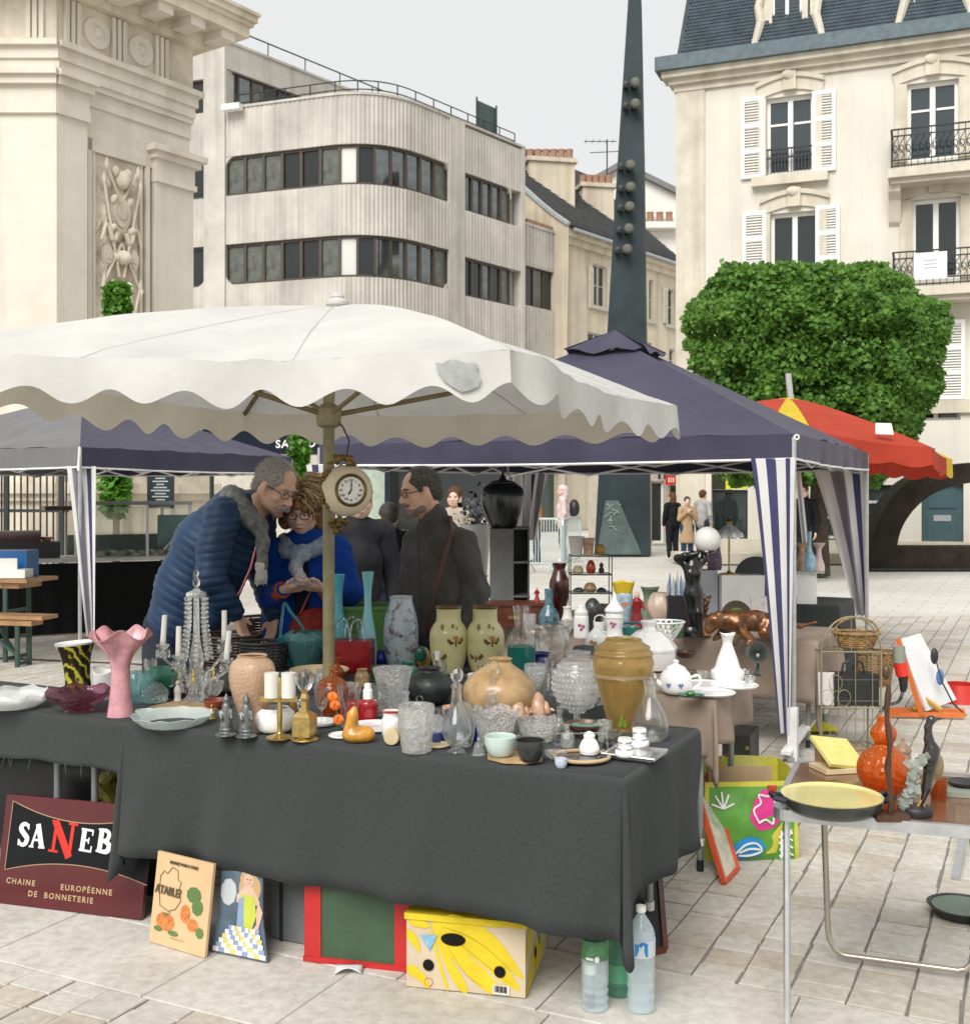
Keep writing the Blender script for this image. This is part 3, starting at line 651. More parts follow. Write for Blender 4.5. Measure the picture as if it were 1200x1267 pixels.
MB().add([mans(.0,0),mans(BL,0),mans(BL,1),mans(.45,1)],[(0,1,2,3)]).add([mans(0,0),mans(.45,1),BF.P(.45,ze+4.6,-9),BF.P(0,ze+.42,-9)],[(0,1,2,3)]).build('mansard_roof',sl2,rbld,smooth=False,loc=BF.P(0,ze))
cr=MB()
for j in range(42):
 k=92
 for i in range(k):
  s=.1+BL*(i+(j%2)*.5)/k+.45*j/42
  if s+BL/k>BL:continue
  a,b,c,d=mans(s+.005,j/42),mans(s+BL/k-.005,j/42),mans(s+BL/k-.005,(j+1)/42),mans(s+.005,(j+1)/42);o1=BF.n*.03;o2=BF.n*.01
  cr.add([a+o1,b+o1,c+o2,d+o2,a,b],[(0,1,2,3),(4,5,1,0)])
q=cr.build('slates',sl2,rbld,smooth=False,loc=BF.P(0,ze));q['kind']='stuff'
iron2=M('balcony_iron',(.02,.022,.024),.5,.3)
for(a,b,pyb,x0,x1)in((955,992,58,939,1012),(1132,1168,41,1117,1196)):
 r=(BF.S(a),BF.S(b),BF.Z((a+b)/2,pyb),BF.Z((a+b)/2,pyb)+2.3);s0,s1=BF.S(x0),BF.S(x1)
 d_=MB();BF.wall(d_,s0+.25,s1-.25,ze+.4,r[3]+.5,[r],.2)
 for s_,e in((s0,s0+.25),(s1-.25,s1)):BF.slab(d_,s_+.05,e,ze+.4,r[3]-.2,-.9,-.02)
 BF.slab(d_,s0+.25,s0+.27,ze+.4,r[3]+.5,-1,-.001);BF.slab(d_,s1-.27,s1-.25,ze+.4,r[3]+.5,-1,-.001)
 for sg,s_ in((-1,s0),(1,s1)):
  d_.tube([BF.P(s_-sg*.12,ze+2.0,.02),BF.P(s_+sg*.02,ze+1.5,.03),BF.P(s_-sg*.05,ze+1.1,.04),BF.P(s_+sg*.06,ze+.7,.05),BF.P(s_+sg*.12,ze+.45,.05)],[.1,.1,.12,.1,.14],8)
 do=d_.build('dormer',beige,rbld,smooth=False,loc=BF.P(s0,ze));BF.window(rbld,r,.12,wfr,wg,2,(.62,),.06)
 if a==955:BF.slab(MB(),r[0]-.05,r[1]+.05,r[2]+.1,r[2]+.35,-.02,.02).build('window_guard',iron2,rbld,smooth=False,loc=BF.P(r[0],r[2]))
def arch_frame(r,top,sidew=.22):
 m_=MB();a,b,c,d=r
 BF.slab(m_,a-sidew,a,c,d,-.05,.07);BF.slab(m_,b,b+sidew,c,d,-.05,.07)
 k=12;w_=b-a+2*sidew;lo=[];hi=[]
 for i in range(k+1):
  t=i/k;lo.append((a-sidew+w_*t,d-.02+.17*sin(pi*t)));hi.append((a-sidew-.06+(w_+.12)*t,d+.26+.2*sin(pi*t)))
  # spandrel filling the top of the opening, arched below
 m_.prism([(x,z)for x,z in lo]+[(x,z)for x,z in reversed(hi)],BF.o,BF.x,UZ,.11,z0=-.05)
 m_.prism([(x,z+.0)for x,z in hi]+[(x,z+.12)for x,z in reversed(hi)],BF.o,BF.x,UZ,.17,z0=-.05)
 q=(a+b)/2;BF.slab(m_,q-.16,q+.16,d+.12,d+.60,-.05,.16);m_.ell(BF.P(q,d+.5,.14),(.20,.08,.13),10)
 return m_.build('window_surround',beige,rbld,smooth=True,ang=30,loc=BF.P(a,c))
def shutter(x0,x1,y0,y1):
 r=BF.rect(x0,x1,y0,y1);s_=MB();fwd=.06
 BF.slab(s_,r[0],r[0]+.09,r[2],r[3],.02,.08);BF.slab(s_,r[1]-.09,r[1],r[2],r[3],.02,.08)
 for z in(0,.33,.66,1):zz=r[2]+(r[3]-r[2]-.1)*z;BF.slab(s_,r[0]+.09,r[1]-.09,zz,zz+.1,.02,.075)
 so=s_.build('shutter',wfr,rbld,smooth=False,loc=BF.P(r[0],r[2]));sl_=MB();k=26
 for i in range(k):
  z=r[2]+.1+(r[3]-r[2]-.2)*i/k;c_=BF.P((r[0]+r[1])/2,z+.04,.045)
  sl_.box(c_,(r[1]-r[0]-.18,.06,.02),rot=Matrix.Rotation(atan2(BF.x.y,BF.x.x),3,'Z')@Matrix.Rotation(R(40),3,'X'))
 q=sl_.build('louvre',wfr,so,smooth=False,loc=BF.P(r[0],r[2]));q['kind']='stuff'
for i,r in enumerate(ww[:4]):
 BF.window(rbld,r,.2,wfr,wg if i in(0,2)else wg2,2,(.66,)if i in(0,2)else(),.09)
 arch_frame(r,0,.2 if i<2 else .28)
for i in(4,5):BF.window(rbld,ww[i],.2,wfr,wg2,2)
for x0,x1,y0,y1 in((917,946,121,221),(1005,1034,112,212),(919,948,262,360),(1009,1039,254,352),(919,948,420,520),(1160,1194,396,494)):shutter(x0,x1,y0,y1)
for i in(0,1):r=ww[i];BF.slab(MB(),r[0]-.35,r[1]+.35,r[2]-.3,r[2]-.06,-.05,.22).build('sill',beige,rbld,smooth=False,loc=BF.P(r[0],r[2]))
r=ww[0];g_=MB()
for z in(.4,.62):BF.slab(g_,r[0],r[1],r[2]+z,r[2]+z+.04,.02,.05)
for i in range(14):q=r[0]+(r[1]-r[0])*(i+.5)/14;BF.slab(g_,q-.012,q+.012,r[2]+.02,r[2]+.62,.025,.045)
g_.build('window_guard',iron2,rbld,smooth=False,loc=BF.P(r[0],r[2]))
# balconies
def balcony(px0,pyt,pyb):
 s0=BF.S(px0);s1=s0+3.9;z0,z1=BF.Z(px0,pyb),BF.Z(px0,pyt);pr_=.75
 b_=MB();BF.slab(b_,s0-.08,s1+.08,z0-.22,z0,-.1,pr_+.08);BF.slab(b_,s0-.02,s1+.02,z0-.34,z0-.22,-.1,pr_-.05)
 bo=b_.build('balcony',beige,rbld,smooth=False,loc=BF.P(s0,z0))
 for s_ in(s0+.2,s1-.2):
  c_=MB().prism([(0,0),(.6,0),(.55,-.15),(.3,-.3),(.2,-.55),(.1,-.8),(0,-.9)],BF.P(s_,z0-.34),BF.n,UZ,.28);c_.build('bracket',beige,bo,smooth=False,loc=BF.P(s_,z0-.4))
 ra=MB();path_=[BF.P(s0,0,0),BF.P(s0,0,pr_),BF.P(s1,0,pr_),BF.P(s1,0,0)]
 for z in(z0+.06,z0+.2,z1-.16,z1):
  for i in range(3):ra.bar(path_[i]+UZ*z,path_[i+1]+UZ*z,.03 if z<z1 else .05,.03)
 segs=[(path_[1],path_[2],26),(path_[0],path_[1],5)]
 for a,b,k in segs:
  for i in range(k+1):
   p=a+(b-a)*i/k;ra.bar(p+UZ*z0,p+UZ*z1,.018,.018,up=BF.x)
   if i<k:
    c_=a+(b-a)*(i+.5)/k;tn=(b-a).normalized();hm=(z1-z0)
    pts_=[c_+tn*(.055*sin(t*.9))*(1)+UZ*(z0+.22+(hm-.4)*t/9)for t in range(10)];ra.tube(pts_,.011,4)
    ra.tube([c_+tn*(.05*cos(t*2*pi/10))+UZ*(z0+.5*hm+.09*sin(t*2*pi/10))for t in range(10)],.011,4,closed=True)
 ra.build('railing',iron2,bo,smooth=False,loc=path_[1]+UZ*z0);return bo,s0,z0,z1
balcony(1104,172,219);bo,s0,z0,z1=balcony(1106,320,363)
r=BF.rect(1131,1171,320,352);nb=MB();BF.slab(nb,r[0],r[1],r[2],r[3],.8,.82);nbo=one('notice_board',nb,wfr,'plain white notice hung on the lower balcony railing','notice',BF.P(r[0],r[2],.8),smooth=False)
tm=M('grey_print',(.35,.35,.36),.6)
for k in range(3):BF.slab(MB(),r[0]+.22,r[1]-.22,r[2]+.25+k*.09,r[2]+.275+k*.09,.821,.823).build('print_line',tm,nbo,smooth=False,loc=BF.P(r[0]+.2,r[2]+.25,.821))
# ground floor of the cream building
yel=M('yellow_sign',(.62,.58,.02),.5,var=.04)
r=gw[0];BF.window(rbld,(r[0],r[1],r[2],r[2]+1.6),.2,iron,wg2,1)
sg=MB();BF.slab(sg,r[0]+.03,r[1]-.03,r[2]+1.62,r[3]-.02,-.15,-.05);so=one('shop_sign',sg,yel,'yellow clearance sale banner over the shop window beside the tree','sign',BF.P(r[0],r[2]+1.6,-.1),smooth=False)
lettering('DESTOCKAGE',.3,BF.P((r[0]+r[1])/2,r[2]+1.95,-.05),BF.x,UZ,M('sign_dark',(.03,.035,.02),.6),so,sx=.52,bold=.006)
BF.slab(MB(),r[0]+.02,r[0]+.36,r[3]-.75,r[3]-.35,-.05,-.03).build('dark_square',M('sign_dark'),so,smooth=False,loc=BF.P(r[0],r[3]-.7))
gm2=M('shop_goods',(.5,.5,.48),.6,var=.5,scale=9)
for i in(1,2):
 r=gw[i];w_=BF.window(rbld,r,.25,iron,pane('shop_glass',(.03,.045,.045),.05),1)
 for k in range(3):BF.slab(MB(),r[0]+.1,r[1]-.1,r[2]+.35+k*.5,r[2]+.42+k*.5,-.24,-.19).build('display_shelf',gm2,w_,smooth=False,loc=BF.P(r[0],r[2]+.3+k*.5))
r=gw[0]
for k in range(5):MB().ell(BF.P(r[0]+.15+k*.17,r[2]+.25+.04*(k%2),-.14),(.08,.04,.07),8).build('display_item',gm2,rbld,loc=BF.P(r[0],r[2]+.2))
r=gw[3];dr_=MB();BF.slab(dr_,r[0],r[1],0,r[3],-.25,-.15);teal=M('teal_door',(.05,.10,.115),.4)
for k in range(2):BF.slab(dr_,r[0]+.15,r[1]-.15,r[2]+.25+k*1.0,r[2]+1.05+k*1.0,-.15,-.12)
do=dr_.build('door',teal,rbld,smooth=False,loc=BF.P(r[0],0));BF.slab(MB(),(r[0]+r[1])/2-.2,(r[0]+r[1])/2+.2,.95,1.1,-.12,-.1).build('letter_plate',steel,do,smooth=False,loc=BF.P(r[0],1))
mb=MB();BF.slab(mb,BF.S(872),BL,0,.45,-.2,.06);mb.build('plinth',beige,rbld,smooth=False,loc=BF.P(0,0))
# building between the pylon and the cream house (street level, far side)
st=thing('corner_shop','low stone shopfront with dark awning between the blade sculpture and the cream house','building',W(820,640,36).xy.to_3d())
SF=Fac(W(728,612,36).xy.to_3d(),(1,.12,0));mb=MB();hs=[SF.rect(805,822,595,672),SF.rect(828,846,598,672)]
SF.wall(mb,0,SF.S(880),0,3.4,hs,.3);SF.slab(mb,0,SF.S(880),3.4,3.6,-3,.1);mb.build('wall',M('shop_stone'),st,smooth=False,loc=SF.P(0,0))
for r in hs:SF.window(st,r,.2,wfr,wg2,1)
lettering('The Bar',.45,SF.P(SF.S(838),SF.Z(838,592),.0),SF.x,UZ,iron,st,bold=.02)
rs=one('hanging_sign',SF.slab(MB(),SF.S(821),SF.S(833),SF.Z(827,600),SF.Z(827,588),.2,.3),M('red_sign',(.7,.03,.02),.4),'small red lit shop sign beside the blade sculpture','sign',SF.P(SF.S(827),SF.Z(827,594),.25),smooth=False)
for k in range(3):SF.slab(MB(),SF.S(823.5+k*2.8),SF.S(825+k*2.8),SF.Z(827,597),SF.Z(827,591),.3,.31).build('stripe',wfr,rs,smooth=False,loc=SF.P(SF.S(824),2,.3))
# stone bench wall behind the customers
bw=MB();p=W(455,0,24)
one('stone_block',MB().box((W(455,0,24).x,24,.42),(1.5,.6,.84)),M('shop_stone'),'pale square stone block behind the customers under the clock','block',(W(455,0,24).x,24,0),smooth=False)
# ================================================================ BLADE SCULPTURE
bm_=M('blade_steel',(.016,.030,.036),.55,.1,var=.3,scale=1.2,bump=.1,bscale=20)
bl_=thing('blade_sculpture','tall very dark blue green steel blade sculpture tapering into the sky','sculpture',W(768,0,29.5).xy.to_3d())
D=29.5;ol=[(735,690),(742,560),(750,430),(764,200),(777,0),(783,-110),(787,-110),(792,0),(796,200),(799,430),(803,560),(804,690)]
po=[W(a,b,D)for a,b in ol];mb=MB().prism([(p.x,max(p.z,0))for p in po],(0,D,0),(1,0,0),(0,0,1),.0001);mb=MB()
k=len(po);fr=[Vector((p.x,D,max(p.z,0)))for p in po];bk_=[Vector((p.x*.98+.2,D+.55,max(p.z,0)))for p in po]
mb.add(fr+bk_,[tuple(range(k-1,-1,-1)),tuple(range(k,2*k))]+[(i,(i+1)%k,k+(i+1)%k,k+i)for i in range(k)]);mb.build('blade',bm_,bl_,smooth=False,loc=(fr[0].x,D,0))
tri=[W(a,b,D)for a,b in((738,686),(749,619),(765,619),(794,686))]
MB().prism([(p.x,p.z)for p in tri],(0,D,0),(1,0,0),(0,0,1),.06).build('plaque',M('plaque_steel',(.10,.14,.135),.5,.3,var=.25,scale=2),bl_,smooth=False,loc=tri[0])
mb=MB()
for k in range(26):a=random.uniform(752,764);b=random.uniform(622,655);p=W(a,b,D);mb.tube([p+Vector((random.uniform(-.12,.12),-.08,random.uniform(-.1,.1))),p+Vector((0,-.08,0))],.02,4)
q=mb.build('engraving',M('chalk',(.24,.28,.25),.8),bl_,loc=W(757,640,D));q['kind']='stuff'
for(a,b)in((784,107),(784,133),(778,208),(778,235),(777,259),(776,286),(774,311)):
 p=W(a,b,D);rx=Matrix.Rotation(R(90),3,'X')
 s_=MB().lathe([(.1,0),(.1,.3),(.06,.34)],12,p+Vector((0,.02,0)),rot=rx).build('spotlight',iron,bl_,loc=p)
 MB().lathe([(.10,.22),(.125,.26),(.125,.36),(.09,.40),(0,.41)],14,p,rot=rx).build('lens',M('lamp_lens',(.11,.11,.09),.5),s_,loc=p)
 p2=p+Vector((-.22,0,0));MB().lathe([(.07,0),(.09,.22),(0,.24)],10,p2,rot=rx).build('spotlight',iron,bl_,loc=p2)
 # ================================================================ RUSTY RING SCULPTURE
rust=M('dark_corten',(.035,.028,.022),.7,.2,var=.3,scale=2,bump=.2,bscale=20)
rs_=thing('ring_sculpture','low dark brown steel ring sculpture lying on small feet before the teal door','sculpture',W(1255,612,24).xy.to_3d())
D=24;op=[(1075,703),(1077,680),(1083,655),(1094,630),(1110,608),(1133,590),(1165,578),(1205,572),(1255,570)];ip=[(1110,675),(1114,658),(1122,642),(1135,626),(1153,612),(1178,602),(1205,597),(1255,595)]
mir=lambda L:[(2*1255-a,b)for a,b in reversed(L[:-1])]
of=[W(a,b,D)for a,b in spl(op,3)+mir(spl(op,3))];inn=[W(a,b,D)for a,b in spl(ip,3)+mir(spl(ip,3))]
mb=MB()
def strip(A,B,t=.7):
 n_=len(A);vs=[];fs=[]
 for a,b in zip(A,B):vs+=[(a.x,D,a.z),(b.x,D,b.z),(b.x,D+t,b.z),(a.x,D+t,a.z)]
 for i in range(n_-1):
  o=4*i
  for j in range(4):fs.append((o+j,o+(j+1)%4,o+4+(j+1)%4,o+4+j))
 fs+=[(3,2,1,0),(4*n_-4,4*n_-3,4*n_-2,4*n_-1)];mb.add(vs,fs)
def resamp(L,n_):
 acc=[0]
 for i in range(len(L)-1):acc.append(acc[-1]+(L[i+1]-L[i]).length)
 o=[]
 for k in range(n_):
  t=acc[-1]*k/(n_-1);i=max(j for j in range(len(acc))if acc[j]<=t+1e-9);i=min(i,len(L)-2);f=(t-acc[i])/(acc[i+1]-acc[i]);o.append(L[i].lerp(L[i+1],f))
 return o
strip(resamp(of,60),resamp(inn,60));a,b=W(1075,0,D).x,W(1435,0,D).x;zA,zB=W(0,703,D).z,W(0,676,D).z
mb.box(((a+b)/2,D+.35,(zA+zB)/2),(b-a,.698,zB-zA));mb.build('ring',rust,rs_,smooth=True,ang=30,loc=(of[0].x,D,0))
for px in(1090,1131,1173,1215,1300,1380):x=W(px,0,D).x;MB().box((x,D+.3,zA/2),(.22,.4,zA)).build('foot',iron,rs_,smooth=False,loc=(x,D+.3,0))
MB().box(((a+b)/2,D+.3,.02),(b-a+.1,.9,.04)).build('base_plate',iron,rs_,smooth=False,loc=(a,D,0))
stp=struct('step',MB().box((W(1100,0,26.5).x+2,26.6,.12),(14,1.2,.24)),M('dressed_stone'),smooth=False)
# ================================================================ CLIPPED TREE
leaf_m=M('leaf',(.17,.33,.055),.5,scale=3.6,col2=(.045,.125,.02),transl=.35,spec=.25)
bark=M('bark',(.10,.08,.06),.9,var=.3,scale=8,bump=.5,bscale=25)
def leaf_cloud(pts,size,seed,droop=.5):
 rr=random.Random(seed);mb=MB()
 for p in pts:
  nrm=Vector((rr.gauss(0,1),rr.gauss(0,1)-.7,rr.gauss(0,1)+.9)).normalized();t=nrm.orthogonal().normalized();t=(Matrix.Rotation(rr.uniform(0,6.28),3,nrm)@t);b=nrm.cross(t);L=size*rr.uniform(.7,1.3);p=Vector(p)
  mb.add([p-t*L*.5,p+b*L*.36-nrm*L*.05+t*L*.05,p+t*L*.55-nrm*L*droop*.25,p-b*L*.36-nrm*L*.05+t*L*.05],[(0,1,2,3)])
 return mb
tr=thing('clipped_tree','square clipped street tree with dense bright green leaves before the cream building','tree',W(1012,0,22.3).xy.to_3d())
DT=22.3;rr=random.Random(5);pts=[]
prof_=[(330,893,1100),(345,880,1125),(365,866,1140),(375,850,1176),(395,845,1178),(420,846,1174),(450,854,1166),(480,858,1168),(510,872,1150),(540,882,1135),(565,884,1120),(590,882,1110),(612,890,1100)]
def edge(py):
 for(y0,a0,b0),(y1,a1,b1)in zip(prof_,prof_[1:]):
  if y0<=py<=y1:t=(py-y0)/(y1-y0);return a0+(a1-a0)*t,b0+(b1-b0)*t
 return None
i=0
while len(pts)<36000:
 py=rr.uniform(322,625);e=edge(min(max(py,330),612))
 a=e[0]+7*noise.noise(Vector((py*.09,3,0)))+6*noise.noise(Vector((py*.3,5,0)));b=e[1]+7*noise.noise(Vector((py*.08,9,0)))+6*noise.noise(Vector((py*.3,1,0)))
 px=rr.uniform(a,b);edg=min(px-a,b-px,(py-318)*1.5,999)
 dep=1.9*min(1,max(.1,edg/60))**.5
 yy=DT-dep*(1 if rr.random()<.74 else rr.uniform(-1,.9))+rr.gauss(0,.12)
 lump=noise.noise(Vector((px*.03,py*.035,0)))
 if yy<DT:yy-=.5*lump
 if py<352 and py<325+6*noise.noise(Vector((px*.05,2,2)))+5*noise.noise(Vector((px*.2,2,2))):continue
 if noise.noise(Vector((px*.045+9,py*.05,7)))>.46 and 1060<px<1110 and py<400:continue
 if py>560:
  if noise.noise(Vector((px*.03,0,4)))*60+590<py:continue
 pts.append(W(px,py,yy))
lc=leaf_cloud(pts,.112,2);li=leaf_cloud([W(rr.uniform(e[0]+16,e[1]-16),py,DT+rr.uniform(-.8,.5))for py in[rr.uniform(345,600)for _ in range(9000)]for e in[edge(py)]],.2,9);lc.add(li.v,li.f);lc.build('crown',leaf_m,tr,smooth=False,loc=tr.location)
b0=tr.location
MB().tube([b0,b0+UZ*1.2,b0+Vector((.05,0,2.2)),b0+Vector((.05,0,3.6))],[.24,.18,.17,.1],10).build('trunk',bark,tr,loc=b0)
mb=MB()
for k in range(14):
 a=k*.9;mb.tube([b0+UZ*(1.7+.15*k),b0+Vector((.9*cos(a),.6*sin(a),2.2+.18*k)),b0+Vector((2.3*cos(a),1.2*sin(a),2.5+.2*k))],[.07,.05,.02],6)
mb.build('limb',bark,tr,loc=b0)
def small_tree(name,label,px,py0,py1,hw,d,n_,seed,trunk=True,cat='tree',size=.09):
 b=W(px,0,d).xy.to_3d();o=thing(name,label,cat,b);rr=random.Random(seed);ps=[]
 for _ in range(n_):
  t=rr.random();py=py0+(py1-py0)*t;wv=hw*(.55+.45*sin(pi*min(1,t*1.1))**.5+.25*noise.noise(Vector((py*.06,seed,0))));a=rr.uniform(0,6.28);q=sqrt(rr.random())
  ps.append(W(px+wv*q*cos(a),py,d)+Vector((0,wv*d/F*q*sin(a),0)))
 leaf_cloud(ps,size,seed).build('crown',M('leaf_bright',(.09,.25,.02),.5,var=.4,scale=2,transl=.35),o,smooth=False,loc=b)
 if trunk:MB().tube([b,W(px,py0+10,d)],[.05,.015],6).build('trunk',bark,o,loc=b)
 return o
small_tree('climbing_plant','slender bright green sapling column in front of the carved stone panel',145,350,425,17,15.5,1100,4,size=.12)
small_tree('potted_tree','leafy young tree behind the striped curtain of the left gazebo',142,575,640,19,14.9,700,6,size=.12)
small_tree('street_sapling','narrow green sapling between the two gazebos behind the man in blue',370,520,590,14,14.5,600,8,size=.11)
# dark awning with white letters between the gazebos
aw=thing('shop_awning','dark navy shop awning with white letters behind the parasol','awning',W(350,560,17.5));am=M('navy_awning',(.012,.016,.028),.7)
p0,p1=W(250,520,17.5),W(425,520,17.5);q=W(0,562,17.5).z
MB().add([(p0.x,17.5,q),(p1.x,17.5,q),(p1.x,17.5,q+.62),(p0.x,17.5,q+.62),(p1.x,18.6,q+1.5),(p0.x,18.6,q+1.5)],[(0,1,2,3),(3,2,4,5)]).build('awning_cloth',am,aw,smooth=False,loc=W(350,556,17.5),solid=.02)
lettering('SAN',.17,W(355,554,17.48),(1,0,0),UZ,white_paint,aw,bold=.004,spacing=1.15);lettering('O',.17,W(385,553,17.48),(1,0,0),UZ,white_paint,aw,bold=.004)
for px in(262,420):MB().tube([(W(px,0,18.5).x,18.5,0),(W(px,0,18.5).x,18.5,q+1.4)],.04,6).build('post',iron,aw,loc=(W(px,0,18.5).x,18.5,0))
# ================================================================ WHITE MARKET PARASOL
canvas=M('white_canvas',(.61,.60,.575),.75,var=.10,scale=1.6,bump=.9,bscale=7,transl=.22)
canvas_in=M('canvas_backlit',(.62,.57,.48),.8,var=.08,scale=3,bump=.15,bscale=120,transl=.3)  # beige of light coming through the back valances, put into the colour
wood_pole=M('olive_pole',(.24,.21,.11),.55,var=.25,scale=9,bump=.2,bscale=30)
PK=Vector((-.60,4.75,0))
par=thing('market_parasol','large white canvas market parasol with scalloped valance over the bric a brac stall','parasol',PK)
cA,cB,cC,cD=Vector((.09,3.58,2.06)),Vector((.93,5.5,2.03)),Vector((-1.27,5.94,2.04)),Vector((-2.1,4.0,2.12))
for c_ in(cA,cB,cC,cD):c_.x+=(c_.x-PK.x)*.075;c_.y+=(c_.y-PK.y)*.075
apex=Vector((-.615,4.72,2.385))
def can_pt(P0,P1,s,t):
 e=P0.lerp(P1,s);sg=4*s*(1-s);cw=.085*(math.exp(-(s/.07)**2)+math.exp(-((1-s)/.07)**2))*t;e=e+(Vector((PK.x,PK.y,e.z))-e)*cw
 c=PK.xy.to_3d();inw=(c-e);inw.z=0;e=e+inw.normalized()*(.10*sg);e.z-=.035*sg*1
 p=apex.lerp(e,t);p.z=apex.z-(apex.z-e.z)*(t**1.32)+.015*sin(t*pi)
 p.z+=.012*noise.noise(Vector((p.x*2.2,p.y*2.2,3)))*t+.010*t*sin(atan2(p.y-4.72,p.x+.615)*26+3*noise.noise(Vector((p.x*2,p.y*2,8))))*noise.noise(Vector((p.x*1.5,p.y*1.5,9)))+.006*noise.noise(Vector((p.x*6,p.y*6,2)))*t-.03*sg*sin(pi*t)*.8
 if t>.8:p.z+=.008*noise.noise(Vector((p.x*9,p.y*9,6)))*(t-.8)*5
 return p
corners=[cA,cB,cC,cD]
mb=MB()
for i in range(4):mb.grid(lambda s,t,i=i:can_pt(corners[i],corners[(i+1)%4],s,t),48,30)
cano=mb.build('canopy',canvas,par,loc=PK,ang=60)
bvh=BVHTree.FromPolygons([Vector(v)for v in mb.v],mb.f)if False else BVHTree.FromPolygons([Vector((v.co.x,v.co.y,v.co.z))+PK for v in cano.data.vertices],[tuple(p.vertices)for p in cano.data.polygons])
vb=[]
for i in range(4):
 P0,P1=corners[i],corners[(i+1)%4];ed=(P1-P0);nn=ed.cross(UZ).normalized();nsc=(7,8,7,8)[i];Pp,Pn=corners[i-1],corners[(i+2)%4];n0=(nn+(P0-Pp).cross(UZ).normalized()).normalized();n1=(nn+(Pn-P1).cross(UZ).normalized()).normalized()
 def vp(s,t,P0=P0,P1=P1,nn=nn,nsc=nsc,i=i,n0=n0,n1=n1):
  p=can_pt(P0,P1,s,1);ph=s*nsc*2*pi;nn=nn.lerp(n0,max(0,1-s/.1)).lerp(n1,max(0,1-(1-s)/.1));dr_=.132-.027*cos(ph)+.01*noise.noise(Vector((s*9,i,0)))
  return p+nn*(.010*t+.016*t*sin(ph*.5+i)*min(1,12*s*(1-s))+.02*t*noise.noise(Vector((s*7,i*3,1))))-UZ*dr_*t
 mb=MB().grid(vp,112,6)
 if i in(0,3):vb.append(BVHTree.FromPolygons([Vector(p)for p in mb.v],mb.f))
 mb.build('valance',canvas if i in(0,3)else canvas_in,par,loc=P0,ang=70)
MB().ell(apex+UZ*.012,(.05,.05,.028),14).ell(apex+UZ*.04,(.03,.03,.02),10).build('finial_cap',canvas,par,loc=apex)
ph_=Vector((-.655,4.745,0))
MB().tube([ph_,ph_+UZ*1.0,ph_+UZ*1.99,apex-UZ*.03+Vector((-.01,0,0))],[.025,.025,.024,.02],12).build('pole',wood_pole,par,loc=PK)
hub=ph_+UZ*1.93;strm=M('rib_wood',(.22,.17,.09),.6,var=.2,scale=10)
MB().lathe([(.03,-.05),(.05,-.04),(.055,.03),(.03,.05)],12,hub).build('hub',wood_pole,par,loc=hub)
for i,c in enumerate(corners):
 pts=[can_pt(c,corners[(i+1)%4],0.0,t)-UZ*.022 for t in(.02,.3,.6,.85,.99)]
 rb_=MB().tube(pts,.012,6).build('rib',strm,par,loc=apex)
 MB().tube([hub,hub.lerp(pts[2],.5)-UZ*.02,pts[2]],.011,6).build('strut',strm,rb_,loc=hub)
def on_canopy(px,py,lift=.004):
 o=Vector((0,0,H));d_=(W(px,py,4)-o).normalized();h=min((b.ray_cast(o,d_)for b in[bvh]+vb),key=lambda h:h[3]if h[0]else 1e9)
 return(h[0]+h[1]*(lift if h[1].dot(d_)<0 else-lift))if h[0]else None
ptch=[(540,449),(548,451),(556,446),(567,447),(576,451),(585,450),(591,452),(589,460),(594,470),(591,479),(580,484),(571,486),(561,480),(550,472),(543,461)]  # outline of a shadow showing through the canvas, laid on as grey colour
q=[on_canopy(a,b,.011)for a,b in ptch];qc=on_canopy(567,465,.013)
if all(q)and qc:MB().add([qc]+q,[(0,i+1,(i+1)%len(q)+1)for i in range(len(q))]).build('shadow_patch',M('shadow_grey',(.33,.34,.33),.85,var=.2,scale=14),par,loc=q[0])
for i in range(4):
 for s_ in(.33,.67):MB().tube([can_pt(corners[i],corners[(i+1)%4],s_,.03+.97*t/14)for t in range(15)],.0035,5).build('seam',canvas,par,loc=apex)
